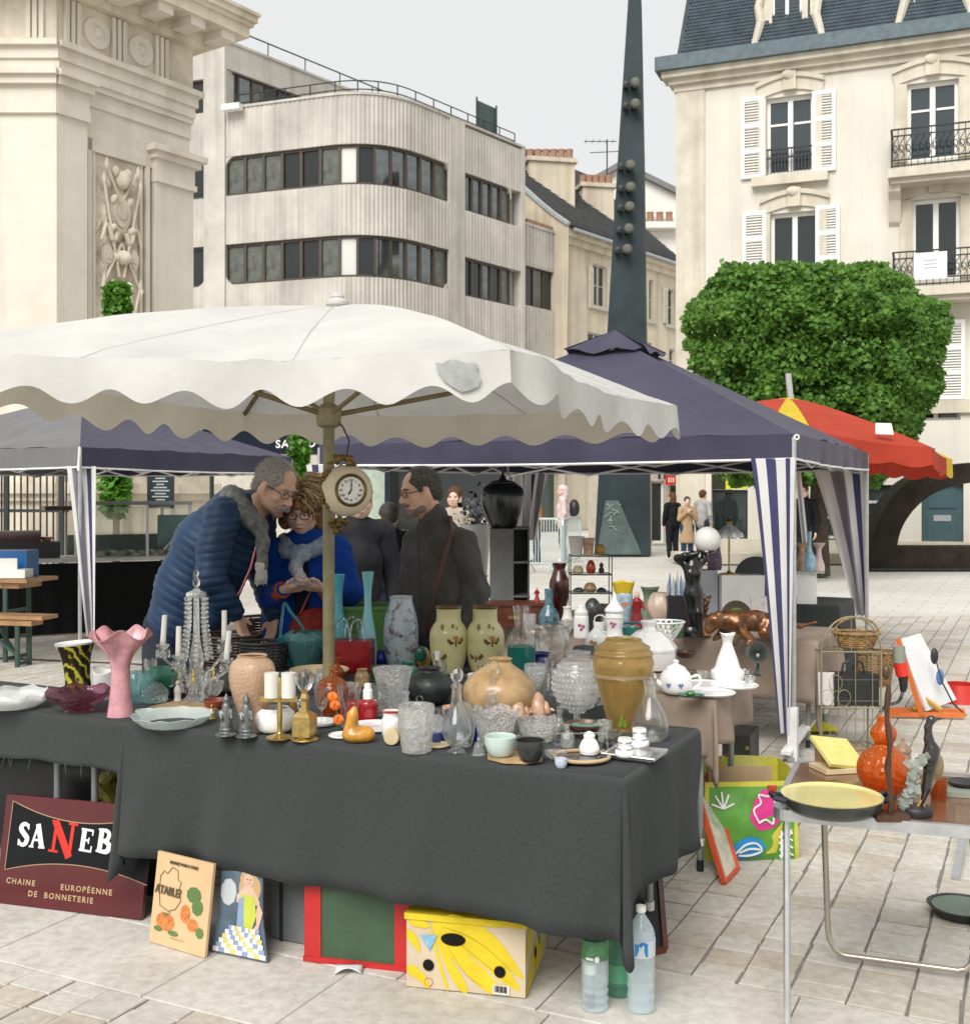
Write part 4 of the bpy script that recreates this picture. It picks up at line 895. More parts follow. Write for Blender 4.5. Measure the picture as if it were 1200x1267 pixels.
 # ================================================================ STRIPED CLOTH GAZEBOS
navy=M('navy_polyester',(.056,.053,.085),.6,var=.10,scale=2.5,bump=.25,bscale=9,sheen=.3,transl=.06)
lit_poly=M('navy_polyester_lit',(.17,.17,.175),.6,var=.08,scale=3,bump=.2,bscale=9,transl=.06)  # same navy cloth, greyed in its colour for the differently lit sides
str_w=M('stripe_white',(.72,.71,.70),.7,var=.05,transl=.25);str_b=M('stripe_navy',(.06,.06,.135),.7,var=.08,transl=.12);str_g=M('stripe_grey',(.26,.25,.29),.7,var=.1,transl=.15)
hem=M('white_hem',(.75,.74,.72),.6)
def gazebo(name,label,cs,zb,ze,zp,mats,cap,group):
 """cs: four ground corners in order; zb valance bottom, ze eave, zp peak"""
 cen=sum(cs,Vector())/4;g=thing(name,label,'gazebo',cs[0],group);pk=cen+UZ*zp
 tcut=.13 if cap else 0
 for i in range(4):
  a,b=cs[i]+UZ*ze,cs[(i+1)%4]+UZ*ze
  def rp(s,t,a=a,b=b,i=i):
   e=a.lerp(b,s);k=tcut+(1-tcut)*t;p=pk.lerp(e,k);sg=4*s*(1-s)
   p.z-=.05*sg*sin(pi*min(1,k))+.016*noise.noise(Vector((p.x*2.4,p.y*2.4,i)))*sg+.012*sin(s*34+noise.noise(Vector((s*4,t*3,i)))*4)*sg*(k**3);return p
  MB().grid(rp,26,18).build('roof_panel',mats[i],g,loc=cs[0],ang=70)
  nn=(b-a).cross(UZ).normalized()
  def vp(s,t,a=a,b=b,nn=nn,i=i):
   p=a.lerp(b,s);w_=noise.noise(Vector((s*5,i*7,t)))*.02+.012*sin(s*40+3*noise.noise(Vector((s*6,i,0))));return p-UZ*(ze-zb)*t+nn*(.012+w_*t*min(1,8*s*(1-s)+.1))-UZ*.015*t*sin(pi*s)
  MB().grid(vp,44,4).build('valance',mats[i],g,loc=a,ang=70)
  MB().tube([vp(k/44,1)for k in range(45)],.009,5).build('hem',hem,g,loc=a)
  MB().tube([cs[i],cs[i]+UZ*(ze-.02)],.016,8).build('leg',steel,g,loc=cs[i])
  MB().box(cs[i]+UZ*.012,(.1,.1,.024)).build('foot',steel,g,smooth=False,loc=cs[i])
  # scissor truss just under the eave
  n_=4;zt1,zt0=zb-.005,zb-.2
  inn=(cen-cs[i]).normalized()*.06;mbt=MB();a2,b2=cs[i]+inn,cs[(i+1)%4]+(cen-cs[(i+1)%4]).normalized()*.06
  for k in range(n_):
   s0,s1=k/n_,(k+1)/n_;u0,u1=(zt1,zt0)if k%2 else(zt0,zt1)
   mbt.tube([a2.lerp(b2,s0)+UZ*(ze-.04 if k%2 else zt0+.17),a2.lerp(b2,s1)+UZ*(zt0+.17 if k%2 else ze-.04)],.011,5)
  for k in range(n_):
   mbt.tube([a2.lerp(b2,k/n_)+UZ*(zt0+.17 if k%2 else ze-.04),a2.lerp(b2,(k+1)/n_)+UZ*(ze-.04 if k%2 else zt0+.17)],.011,5)
  t_=mbt.build('truss',alu,g,loc=a2)
  MB().tube([cs[i]+UZ*(ze-.02),cen+UZ*(zp-.06)],.012,6).build('rafter',alu,g,loc=cs[i])
 if cap:
  cp=MB()
  for i in range(4):
   a=pk.lerp(cs[i]+UZ*ze,.19)+UZ*.045;b=pk.lerp(cs[(i+1)%4]+UZ*ze,.19)+UZ*.045;top=pk+UZ*.06
   cp.grid(lambda s,t:top.lerp(a.lerp(b,s),t)+UZ*(.02*sin(s*12+i)*t-.02*4*s*(1-s)*t),10,4)
  cp.build('vent_cap',mats[0],g,loc=pk,ang=60)
 return g
def curtain(g,top0,top1,zt,bot0,bot1,zbt,cols,folds=3,amp=.03,name='curtain',pinch=.75):
 """hanging striped cloth gathered towards its foot; top0-top1 and bot0-bot1 are ground points, cols the stripe order"""
 top0,top1,bot0,bot1=map(Vector,(top0,top1,bot0,bot1));ns_=len(cols);nu=ns_*4;nn=(top1-top0).cross(UZ).normalized()
 def fn(s,t):
  k=t**pinch;p=top0.lerp(top1,s).lerp(bot0.lerp(bot1,s),k);return p+UZ*(zt+(zbt-zt)*t)+nn*(amp*(1+1.4*t)*sin(s*folds*2*pi+t*1.2+.6))
 return MB().grid(fn,nu,26,m=lambda s,t:cols[min(ns_-1,int(s*ns_))]).build(name,[str_w,str_b,str_g],g,loc=top0+UZ*zbt,ang=70)
gR0=Vector((1.86,6.82,0));LW_,DP_=3.42,3.3
rc=[gR0-E1*LW_,gR0,gR0+E2*DP_,gR0-E1*LW_+E2*DP_]
gz=gazebo('gazebo','navy blue pop up gazebo with vented peak and striped leg curtains at right',rc,1.815,1.965,2.86,[navy]*4,True,'navy gazebos over the stalls')
curtain(gz,gR0-E1*.25-E2*.03,gR0+E1*.015-E2*.03,1.82,gR0-E1*.075-E2*.03,gR0-E1*.012-E2*.03,.16,[1,0,0,1,1,0,0,1,0],1,.01,pinch=.85)
curtain(gz,rc[2]-E1*.45,rc[2]-E1*.0,1.82,rc[2]-E1*.08,rc[2],.55,[0,0,2,2,0,1,0],2,.03,pinch=.9)
curtain(gz,rc[0]-E2*.02-E1*.1,rc[0]+E1*.22-E2*.02,1.82,rc[0],rc[0]+E1*.07,.6,[0,1,0,1,0,1],1,.015)
curtain(gz,rc[3]+E1*.05,rc[3]+E1*.45,1.82,rc[3]+E1*.12,rc[3]+E1*.32,1.15,[0,0,2,0,1,0,2,0],3,.03)
MB().tube([W(985,541,6.78)+Vector((.014*cos(a/10*6.28),-.01,.014*sin(a/10*6.28)))for a in range(10)],.005,5,closed=True).build('eyelet',hem,gz,loc=W(985,541,6.78))
MB().box(gR0+UZ*.16-E2*.02,(.055,.055,.32),rz=RZ).build('leg_sleeve',hem,gz,smooth=False,loc=gR0)
gL0=Vector((-3.4,9.5,0));lc=[gL0-E1*3.0,gL0,gL0+E2*3.0,gL0-E1*3+E2*3.0]
gl=gazebo('gazebo','blue and grey pop up gazebo at left with one striped curtain',lc,1.83,2.0,2.62,[lit_poly,navy,navy,lit_poly],False,'navy gazebos over the stalls')  # cloth is all navy; the grey sides are different light put into the colour
curtain(gl,gL0-E1*.12-E2*.03,gL0+E1*.06+E2*.12,1.84,gL0+E1*.08,gL0+E1*.17,.42,[0,2,2,0,1,0],1,.02,pinch=.9)
MB().tube([gL0+UZ*2.0+Vector((.01,-.03,0)),gL0+UZ*1.8+Vector((.0,-.04,0))],.012,6).build('tie_cord',hem,gl,loc=gL0+UZ*1.8)
# ================================================================ RED AND YELLOW PARASOL far right
red_c=M('red_canvas',(.50,.07,.04),.7,var=.1,scale=3,transl=.3);yel_c=M('yellow_canvas',(.68,.50,.05),.7,var=.08,transl=.3)
pr0=W(1010,612,11.2).xy.to_3d()
rp_=thing('red_parasol','red and yellow market parasol with scalloped edge beyond the navy gazebo','parasol',pr0)
ap=W(975,492,11.2);mbr=MB();n8=8;rim=[]
for i in range(n8+1):
 a=R(-98+i*360/n8);rim.append(Vector((ap.x+1.55*cos(a),11.2+1.55*sin(a),0)))
for i in range(n8):
 zA=lambda p:1.96+.02*sin(p.x*3)-.07*(p.x-ap.x)
 def f(s,t,i=i):
  e=rim[i].lerp(rim[i+1],s);e.z=2.13-.12*(e.x-ap.x)-.03*4*s*(1-s);p=ap.lerp(e,t);p.z=ap.z-(ap.z-e.z)*(t**1.25);return p
 cols_=yel_c if i in(3,7)else red_c
 mb=MB().grid(f,10,10,m=lambda s,t:1 if(s>.72 and i%2==1)or t<.12 else 0);mb.build('canopy_panel',[red_c,yel_c],rp_,loc=pr0,ang=60)
 def v(s,t,i=i):p=f(s,1);nn=(p-ap);nn.z=0;return p+nn.normalized()*.02*t*sin(s*9)-UZ*t*(.15+.035*abs(sin(s*3*pi)))
 MB().grid(v,24,3,m=lambda s,t:1 if t>.86 or(s>.72 and i%2==1)else 0).build('valance',[red_c,yel_c],rp_,loc=pr0,ang=60)
MB().tube([pr0,pr0.lerp(ap,1).xy.to_3d()+UZ*(ap.z+.24)],.03,8).build('pole',alu,rp_,loc=pr0)
MB().prism([(0,0),(.16,.01),(.15,.11),(.01,.1)],W(1083,537,9.9),(1,0,-.1),(0,.3,1),.004).build('white_tag',hem,rp_,smooth=False,loc=W(1083,537,9.9))
# ================================================================ STALL TABLES
cloth_m=M('charcoal_cloth',(.048,.054,.053),.9,var=.18,scale=150,bump=.5,bscale=300,sheen=.25)
taupe=M('taupe_cloth',(.31,.24,.19),.9,var=.14,scale=4,bump=.35,bscale=380,sheen=.2)
ply=M('table_ply',(.35,.25,.15),.7);tleg=M('grey_leg',(.28,.31,.31),.5,.4)
def table(label,u0,u1,v0,v1,z,legs,org=None,name='trestle_table',ex=E1,ey=E2,group=None):
 o=org if org is not None else FR;P_=lambda u,v,zz:o+ex*u+ey*v+UZ*zz
 t=thing(name,label,'table',P_((u0+u1)/2,(v0+v1)/2,0),group)
 MB().box(P_((u0+u1)/2,(v0+v1)/2,z-.02),(u1-u0-.02,v1-v0-.02,.03),rz=atan2(ex.y,ex.x)).build('tabletop',ply,t,smooth=False,loc=P_((u0+u1)/2,(v0+v1)/2,z))
 for(u,v)in legs:
  l=MB().tube([P_(u,v,.04),P_(u,v,z-.035)],.014,10).build('leg',tleg,t,loc=P_(u,v,0))
  MB().tube([P_(u,v,.003),P_(u,v,.05)],.016,10).build('rubber_foot',black_paint,l,loc=P_(u,v,0));MB().tube([P_(u,v,.11),P_(u,v,.14)],.018,10).build('white_collar',white_paint,l,loc=P_(u,v,.11))
 return t
def cloth(label,u0,u1,v0,v1,z,drops,mat,org=None,ex=E1,ey=E2,corner=.2,fold=.02,seed=1,fringe=(),group=None,rad=.018,step=.02):
 """drops: front, right, back, left skirt lengths (0 = flush). One continuous sheet."""
 o=org if org is not None else FR;P_=lambda u,v,zz:o+ex*u+ey*v+UZ*zz
 pts=[]
 def side(a,b,n_,dr_,nrm):
  k=max(2,int((Vector(b)-Vector(a)).length/step))
  for i in range(k):
   t=i/k;pts.append((a[0]+(b[0]-a[0])*t,a[1]+(b[1]-a[1])*t,nrm[0],nrm[1],dr_,0))
 def corner_(c,n0,n1,d0,d1):
  for i in range(13):
   t=i/12;a=t*pi/2;w_=sin(pi*t)
   pts.append((c[0],c[1],n0[0]*cos(a)+n1[0]*sin(a),n0[1]*cos(a)+n1[1]*sin(a),d0+(d1-d0)*t+(corner*w_ if d0 and d1 else 0),w_ if d0 and d1 else 0))
 f,r_,b,l=drops
 side((u0,v0),(u1,v0),0,f,(0,-1));corner_((u1,v0),(0,-1),(1,0),f,r_)
 side((u1,v0),(u1,v1),0,r_,(1,0));corner_((u1,v1),(1,0),(0,1),r_,b)
 side((u1,v1),(u0,v1),0,b,(0,1));corner_((u0,v1),(0,1),(-1,0),b,l)
 side((u0,v1),(u0,v0),0,l,(-1,0));corner_((u0,v0),(-1,0),(0,-1),l,f)
 n_=len(pts);rows=12;mb=MB();vs=[];fs=[]
 for j in range(rows+1):
  for i,(u,v,nu,nv,dr_,cn)in enumerate(pts):
   if j<=3:
    a=j/3*pi/2;off=rad*sin(a);zz=z+.004-rad*(1-cos(a))
    off2=off
   else:
    t=(j-3)/(rows-3);sl=u*1.0+v*1.7;w_=noise.noise(Vector((u*4.2+.5*t,v*4.2,seed)))*1.2+.5*noise.noise(Vector((u*9+t,v*9,seed+2)))+.5*sin(u*10+v*15+seed+.8*t+3*noise.noise(Vector((u*2,v*2,seed))))
    ed=dr_*(1+.02*noise.noise(Vector((u*11,v*11,seed+4))))+.012*noise.noise(Vector((u*4,v*4,seed)))*(dr_>0)
    zz=z+.004-rad-max(0,ed-rad)*t;ne=min(abs(u-u0),abs(u1-u))+min(abs(v-v0),abs(v1-v));off2=rad+(fold*(1+1.6*math.exp(-(ne/.28)**2))*w_*t+.012*t)*(dr_>0)*(1-cn*.5)+cn*.05*t*(1-.25*t)
    # one deep pleat each side of the corner
    if cn:off2+=-.05*t*(sin(cn*pi)**2)
   p=P_(u,v,0)+ex*nu*off2+ey*nv*off2;vs.append((p.x,p.y,zz))
 for j in range(rows):
  for i in range(n_):a=j*n_+i;b_=j*n_+(i+1)%n_;fs.append((a,a+n_,b_+n_,b_))
 mb.add(vs,fs)
 # top: grid with gentle wrinkles
 top=lambda s,t:P_(u0+(u1-u0)*s,v0+(v1-v0)*t,z+.0045+.0015*noise.noise(Vector((s*9,t*7,seed))))
 mb.grid(top,12,8)
 if fringe:
  rr=random.Random(seed);base=(rows)*n_
  for i in range(0,n_):
   if pts[i][4]>0 and pts[i][5]==0 and rr.random()<fringe[0]:
    p=Vector(vs[base+i]);d_=Vector((rr.gauss(0,.008),rr.gauss(0,.008),-rr.uniform(.012,fringe[1])));mb.tube([p+UZ*.004,p+d_*.5,p+d_],[.0018,.0018,.001],4)
 c0=P_((u0+u1)/2,(v0+v1)/2,z);ob=mb.build('tablecloth',mat,None,loc=c0,ang=75,solid=.003)
 return tag(ob,label,'tablecloth',group)
table('front trestle table under the long charcoal cloth with the crystal',-1.91,-.03,.03,.78,.75,[(-.14,.10),(-.14,.7),(-1.55,.62),(-1.75,.72)])
cloth('long charcoal cloth hanging in front of the banana box and suitcases',-1.93,0,0,.8,.75,(.475,.39,0,.46),cloth_m,corner=.12,fold=.022,seed=2)
table('left trestle table holding the pink vase and glass candelabra',-3.95,-1.95,.04,.45,.74,[(-2.22,.12),(-2.42,.12),(-3.8,.12),(-2.3,.4),(-3.8,.4)])
cloth('short charcoal cloth with frayed edge above the dark red sign',-4.0,-1.88,.02,.47,.742,(.185,0,0,.2),cloth_m,corner=.1,fold=.006,seed=5,fringe=(.35,.05))
table('back trestle table holding the tall vases before the customers',-2.55,-.6,.84,1.7,.75,[(-2.4,.95),(-.75,.95),(-.75,1.6),(-2.4,1.6)])
cloth('charcoal cloth on the back table under the tall vases',-2.6,-.56,.82,1.72,.75,(0,.3,.35,.3),cloth_m,corner=.15,fold=.01,seed=8)
DO=Vector((.95,4.72,0))
table('small side table under the taupe cloth with teapots',-1.15,-.02,.02,.58,.75,[(-.07,.06),(-.05,.52),(-1.1,.06),(-1.1,.52)],org=DO)
cloth('taupe cloth on the side table with the white teapot',-1.2,0,0,.6,.75,(.26,.2,0,.2),taupe,org=DO,corner=.14,fold=.02,seed=11)
EO=Vector((2.06,7.05,0))
table('taupe covered table under the gazebo holding the bronze panther',-2.1,-.03,.03,.8,.68,[(-.06,.08),(-.06,.7),(-2.0,.1)],org=EO)
cloth('long taupe cloth under the bronze panther and lamp',-2.15,0,0,.82,.68,(.38,.40,0,.2),taupe,org=EO,corner=.2,fold=.03,seed=14)
table('back display table under the gazebo behind the porcelain',-2.0,-.98,.84,1.7,.68,[(-1.9,.95),(-1.1,.95),(-1.1,1.6),(-1.9,1.6)],org=EO)
cloth('taupe cloth on the back display table under the gazebo',-2.05,-.95,.84,1.72,.682,(0,.3,.3,.3),taupe,org=EO,corner=.1,fold=.015,seed=15)
FO=Vector((2.68,8.6,0))
table('small table under charcoal cloth with the white pedestal',-.6,-.03,.03,.7,.75,[(-.1,.1),(-.1,.6),(-.5,.1)],org=FO)
cloth('charcoal cloth draped to the ground under the white pedestal',-.62,0,0,.72,.75,(.5,.55,.2,.2),cloth_m,org=FO,corner=.16,fold=.02,seed=17)
# ================================================================ CAMP TABLE front right
ct0=G(958,1003,.65);ctx=Vector((.94,-.34,0)).normalized();cty=Vector((.36,.93,0)).normalized();CTW,CTD=.60,.66;CZ=.65
ctt=thing('camp_table','folding camp table with aluminium rim and brown top holding the orange glass jar','table',(ct0+ctx*.3+cty*.3).xy.to_3d())
def CP(u,v,z=CZ):return Vector((ct0.x,ct0.y,0))+ctx*u+cty*v+UZ*z
def rrect(r,n_=6):
 o=[]
 for(cx_,cy_,a0)in((r,r,180),(CTW-r,r,270),(CTW-r,CTD-r,0),(r,CTD-r,90)):
  for k in range(n_+1):a=R(a0+90*k/n_);o.append((cx_+r*cos(a),cy_+r*sin(a)))
 return o
ol=rrect(.045);brown_t=M('brown_laminate',(.17,.08,.04),.22,var=.3,scale=5,coat=.3)
MB().prism(ol,CP(0,0,CZ-.012),ctx,cty,.012).build('tabletop',brown_t,ctt,smooth=False,loc=CP(.3,.3))
mb=MB();k=len(ol)
for i in range(k):
 (a,b),(c,d_)=ol[i],ol[(i+1)%k];vo=[]
 for(x,y)in((a,b),(c,d_)):
  dx,dy=x-CTW/2,y-CTD/2;f_=1+.006/max(abs(dx),abs(dy),.1)*1.2
  X,Y=CTW/2+dx*f_,CTD/2+dy*f_;g_=1-.012/.3;xi,yi=CTW/2+dx*g_,CTD/2+dy*g_
  vo+=[CP(X,Y,CZ-.028),CP(X,Y,CZ+.006),CP(xi,yi,CZ+.006),CP(xi,yi,CZ-.013)]
 mb.add(vo,[(0,4,5,1),(1,5,6,2),(2,6,7,3)])
mb.build('rim',alu,ctt,ang=30,loc=CP(0,0))
def ctl(u,v,px,py,back):
 b=G(px,py)if not back else None
for(u,sgn)in((.03,-1),(CTW-.05,-1)):
 p=CP(u,.05,CZ-.03);ft=Vector((p.x-.03*(1 if u<.1 else-.2),p.y-.12,.008));MB().tube([p,ft],.0105,10).build('leg',alu,ctt,loc=p)
p0,p1=CP(.10,CTD-.16,CZ-.02),CP(CTW-.03,CTD-.16,CZ-.02);f0,f1=G(1024,1196,.012),G(1192,1212,.012);f0.y=3.86;f0.x=(1024-600)/1400*3.86+.0;f1=f0+(p1-p0)
f0.z=f1.z=.02;dd=(f1-f0).normalized()
pts=[p0,f0+UZ*.10]+[f0+dd*.06*(1-cos(a))+UZ*(.10-.085*sin(a))for a in(.4,.9,1.3,1.57)]+[f1-dd*.06+UZ*.015]+[f1-dd*.06*(1-sin(a))+UZ*(.10-.085*cos(a))for a in(.4,.9,1.3,1.57)]+[p1]
MB().tube(pts,.0105,10).build('leg_frame',M('brushed_frame',(.5,.45,.38),.35,.75),ctt,loc=p0)
# ================================================================ implicit bodies (one continuous surface each)
class SDF:
 """union of tapered capsules and ellipsoids with smooth blending, meshed with surface nets"""
 def __init__(s,k=.02):s.p=[];s.k=k
 def cap(s,a,b,r0,r1=None,k=None,neg=False):s.p.append(('c',np.array(a,float),np.array(b,float),r0,r1 if r1 is not None else r0,k,neg));return s
 def chain(s,pts,rs,k=None):
  for i in range(len(pts)-1):s.cap(pts[i],pts[i+1],rs[i],rs[i+1],k)
  return s
 def ell(s,c,r,rot=None,k=None,neg=False):s.p.append(('e',np.array(c,float),np.array(r,float),None if rot is None else np.array(rot,float),None,k,neg));return s
 def mesh(s,h,disp=None):
  lo=np.full(3,1e9);hi=-lo;bb=[]
  for q in s.p:
   if q[0]=='c':r=max(q[3],q[4]);a=np.minimum(q[1],q[2])-r;b=np.maximum(q[1],q[2])+r
   else:r=q[2].max();a=q[1]-r;b=q[1]+r
   bb.append((a,b))
   if not q[6]:lo=np.minimum(lo,a);hi=np.maximum(hi,b)
  lo-=4*h+s.k;hi+=4*h+s.k;n_=np.ceil((hi-lo)/h).astype(int)+1
  D=np.full(n_,.3,np.float32);ax=[lo[i]+h*np.arange(n_[i])for i in range(3)]
  for q,(a,b)in zip(s.p,bb):
   k=q[5]if q[5]is not None else s.k;mg=2*k+3*h
   i0=np.maximum(((a-mg-lo)/h).astype(int),0);i1=np.minimum(((b+mg-lo)/h).astype(int)+2,n_)
   if(i1<=i0).any():continue
   sl=tuple(slice(i0[j],i1[j])for j in range(3))
   X,Y,Z=np.meshgrid(ax[0][sl[0]],ax[1][sl[1]],ax[2][sl[2]],indexing='ij')
   if q[0]=='c':
    d=q[2]-q[1];L2=d@d+1e-12;px,py,pz=X-q[1][0],Y-q[1][1],Z-q[1][2]
    t=np.clip((px*d[0]+py*d[1]+pz*d[2])/L2,0,1)
    v=np.sqrt((px-t*d[0])**2+(py-t*d[1])**2+(pz-t*d[2])**2)-(q[3]+(q[4]-q[3])*t)
   else:
    p=np.stack([X-q[1][0],Y-q[1][1],Z-q[1][2]],-1)
    if q[3]is not None:p=p@q[3]
    k0=np.sqrt((p/q[2])**2@np.ones(3));k1=np.sqrt((p/q[2]**2)**2@np.ones(3))+1e-9;v=k0*(k0-1)/k1
   e=D[sl]
   if q[6]:hh=np.clip(.5-.5*(e+v)/k,0,1);D[sl]=e*(1-hh)+(-v)*hh+k*hh*(1-hh)
   else:hh=np.clip(.5+.5*(e-v)/k,0,1);D[sl]=e*(1-hh)+v*hh-k*hh*(1-hh)
  if disp is not None:
   near_=np.abs(D)<.06;idx=np.argwhere(near_);P=lo+idx*h;D[near_]+=disp(P).astype(np.float32)
  sg=D<0;c=sum(sg[i:n_[0]-1+i,j:n_[1]-1+j,k_:n_[2]-1+k_].astype(np.int8)for i in(0,1)for j in(0,1)for k_ in(0,1))
  act=np.argwhere((c>0)&(c<8));ids=np.full(np.array(n_)-1,-1,np.int64);ids[tuple(act.T)]=np.arange(len(act))
  acc=np.zeros((len(act),3));cnt=np.zeros(len(act));cor=[(i,j,k_)for i in(0,1)for j in(0,1)for k_ in(0,1)]
  for A in cor:
   for ax_ in range(3):
    if A[ax_]:continue
    B=list(A);B[ax_]=1;va=D[tuple((act+A).T)];vb=D[tuple((act+B).T)];m=(va<0)!=(vb<0)
    t=np.where(m,va/(va-vb+1e-12),0);pt=np.array(A,float)+0*act;pt[:,ax_]=t;acc+=pt*m[:,None];cnt+=m
  V=lo+h*(act+acc/cnt[:,None]);faces=[]
  for ax_ in range(3):
   o1,o2=(ax_+1)%3,(ax_+2)%3;s0=[slice(None)]*3;s1=[slice(None)]*3;s0[ax_]=slice(0,-1);s1[ax_]=slice(1,None)
   ch=sg[tuple(s0)]!=sg[tuple(s1)];E=np.argwhere(ch);E=E[(E[:,o1]>0)&(E[:,o2]>0)&(E[:,o1]<n_[o1]-1)&(E[:,o2]<n_[o2]-1)]
   def cid(d1,d2):q=E.copy();q[:,o1]+=d1;q[:,o2]+=d2;return ids[tuple(q.T)]
   f=np.stack([cid(-1,-1),cid(0,-1),cid(0,0),cid(-1,0)],1);ins=sg[tuple(E.T)];f[~ins]=f[~ins][:,::-1];faces.append(f)
  f=np.concatenate(faces);f=f[(f>=0).all(1)]
  for _ in range(1):
   s_=np.zeros_like(V);c_=np.zeros(len(V))
   for i in range(4):np.add.at(s_,f[:,i],V[f[:,(i+1)%4]]);np.add.at(c_,f[:,i],1)
   V=V*.5+.5*s_/np.maximum(c_,1)[:,None]
  return V,f
 def build(s,name,mat,parent,h,loc,disp=None):
  V,f=s.mesh(h,disp);loc=Vector(loc);me=bpy.data.meshes.new(name);me.from_pydata((V-np.array(loc)).tolist(),[],f.tolist())
  me.materials.append(mat);me.polygons.foreach_set('use_smooth',[True]*len(f));me.update();o=bpy.data.objects.new(name,me);COL.objects.link(o)
  o.parent=parent;o.location=loc-(wl(parent)if parent is not None else Vector((0,0,0)));return o
def vnoise(P,sc,seed=0):
 q=P*sc+seed*7.3;return(np.sin(q[:,0]*1.7+np.sin(q[:,1]*1.3)*1.4)*np.sin(q[:,1]*1.9+np.sin(q[:,2]*1.1)*1.3)*np.sin(q[:,2]*1.6+np.sin(q[:,0]*1.5)*1.2))
 # ================================================================ VESSELS: profiles measured as (height line, half width)
TZ=.758
class Ves:pass
def vessel(name,label,cat,cx,yb,prof,mat,z0=None,wall=.004,n=32,fl=None,rim=None,sm=True,group=None,extra=None,d=None,closed=False,back=None):
 r0=prof[0][1];z0=TZ if z0 is None else z0
 dd=d or F*(H-z0)/(yb-HZ);dd=dd+(r0*dd/F if d is None else 0);c=Vector(((cx-CX)/F*dd,dd,z0));s=dd/F
 zt=lambda y:max(0,H-(y-HZ)*s-z0);base=zt(prof[0][0])
 pr=[(hw*s,zt(y)-base if i else 0)for i,(y,hw)in enumerate(prof)]
 if sm:pr=[(max(r,.0008),z)for r,z in spl(pr,4)]
 o_=list(pr)
 if wall and not closed:
  top=pr[-1][1];inner=[(max(r-wall,.001),z)for r,z in reversed(pr)if z>wall*1.2]
  o_=pr+[(max(pr[-1][0]-wall*.5,.001),top+wall*.4)]+inner+[(.0008,inner[-1][1]if inner else wall)]
 v=Ves();v.c=c;v.s=s;v.pr=pr;v.z=zt;v.base=base
 mb=MB().lathe(o_,n,c,fl=fl,rim=rim)
 if extra:
  v.o=thing(name,label,cat,c,group);v.body=mb.build('body',mat,v.o,loc=c,ang=50)
 else:v.o=one(name,mb,mat,label,cat,c,group,ang=50);v.body=v.o
 return v
def vr(v,z):
 for(r0,z0),(r1,z1)in zip(v.pr,v.pr[1:]):
  if z0<=z<=z1:return r0+(r1-r0)*(z-z0)/max(z1-z0,1e-6)
 return v.pr[-1][0]
def decal(v,name,mat,polys,cx=0,cz=0,sc=1,lift=.0012):
 """flat print following the wall: polys in metres around (cx, cz) seen from the camera side"""
 if len(polys)>1:
  for p in polys:decal(v,name,mat,[p],cx,cz,sc,lift)
  return
 mb=MB();a0=atan2(-v.c.y,-v.c.x)
 for poly in polys:
  vs=[]
  for(x,z)in poly:
   zz=cz+z*sc;r=vr(v,zz)+lift;a=a0+(cx+x*sc)/max(r,.01);vs.append(v.c+Vector((r*cos(a),r*sin(a),zz)))
  c=sum(vs,Vector())/len(vs);dv=(c-v.c);dv.z=0;c=c+dv.normalized()*.0008
  mb.add([c]+vs,[(0,i+1,(i+1)%len(vs)+1)for i in range(len(vs))])
 return mb.build(name,mat,v.o,loc=v.c)
blob=lambda x,z,a,b,n=9:[(x+a*cos(2*pi*i/n),z+b*sin(2*pi*i/n))for i in range(n)]
def lid(v,prof,mat,name='lid'):
 pr=spl([(hw*v.s,v.z(y)-v.base)for y,hw in prof],3);return MB().lathe([(max(r,.0008),z)for r,z in pr],28,v.c).build(name,mat,v.o,loc=v.c,ang=50)
def vhandle(v,pts,r,mat,name='handle',dy=0):
 return MB().tube([tuple(p)for p in spl([tuple(Vector(((x-CX)*v.s,v.c.y+dy,H-(y-HZ)*v.s)))for x,y in pts],4)],r,7).build(name,mat,v.o,loc=v.c)
 # glass and ceramics
g_clear=glassm('clear_crystal',(.97,.985,.98),.02,.35);g_cut=glassm('cut_crystal',(.98,.99,.98),.03,.36,milky=.14,bump=1,bscale=75);g_bub=glassm('bubble_glass',(.98,.98,.98),.03,.36,milky=.12)
g_thin=glassm('thin_glass',(.985,.99,.985),.01,.8);g_frost=glassm('frosted_glass',(.88,.90,.89),.35,.1,milky=.45,bump=.5,bscale=40);g_pale=glassm('pale_plate_glass',(.78,.86,.84),.2,.15,milky=.4,bump=.4,bscale=45)
pinkg=M('pink_opal',(.72,.36,.39),.22,var=.18,scale=22,coat=.4,bump=.1,bscale=60,transl=.2);pinkin=M('white_opal',(.78,.68,.70),.25,var=.06,coat=.4)
purp=glassm('purple_glass',(.50,.20,.32),.06,.4,milky=.05,bump=.4,bscale=30);aqua=glassm('aqua_glass',(.55,.80,.82),.08,.4,milky=.15);aqua2=glassm('turquoise_glass',(.16,.62,.76),.05,.35,milky=.22,bump=.4,bscale=40);aqua3=glassm('sea_green_glass',(.36,.66,.64),.06,.35,milky=.2,bump=.5,bscale=50)
blueop=M('blue_opaline',(.22,.55,.62),.18,var=.06,coat=.5,transl=.1);blueop2=M('turquoise_opaline',(.10,.48,.60),.18,var=.06,coat=.5)
amber=glassm('amber_glass',(.72,.24,.06),.06,.25,milky=.16,bump=.3,bscale=30);orangeg=glassm('orange_glass',(.90,.28,.03),.08,.25,milky=.22,bump=.9,bscale=50);redg=M('red_glass',(.36,.012,.02),.12,var=.35,scale=14,coat=.6);redbag=M('red_bag',(.30,.008,.012),.25,var=.4,scale=7)
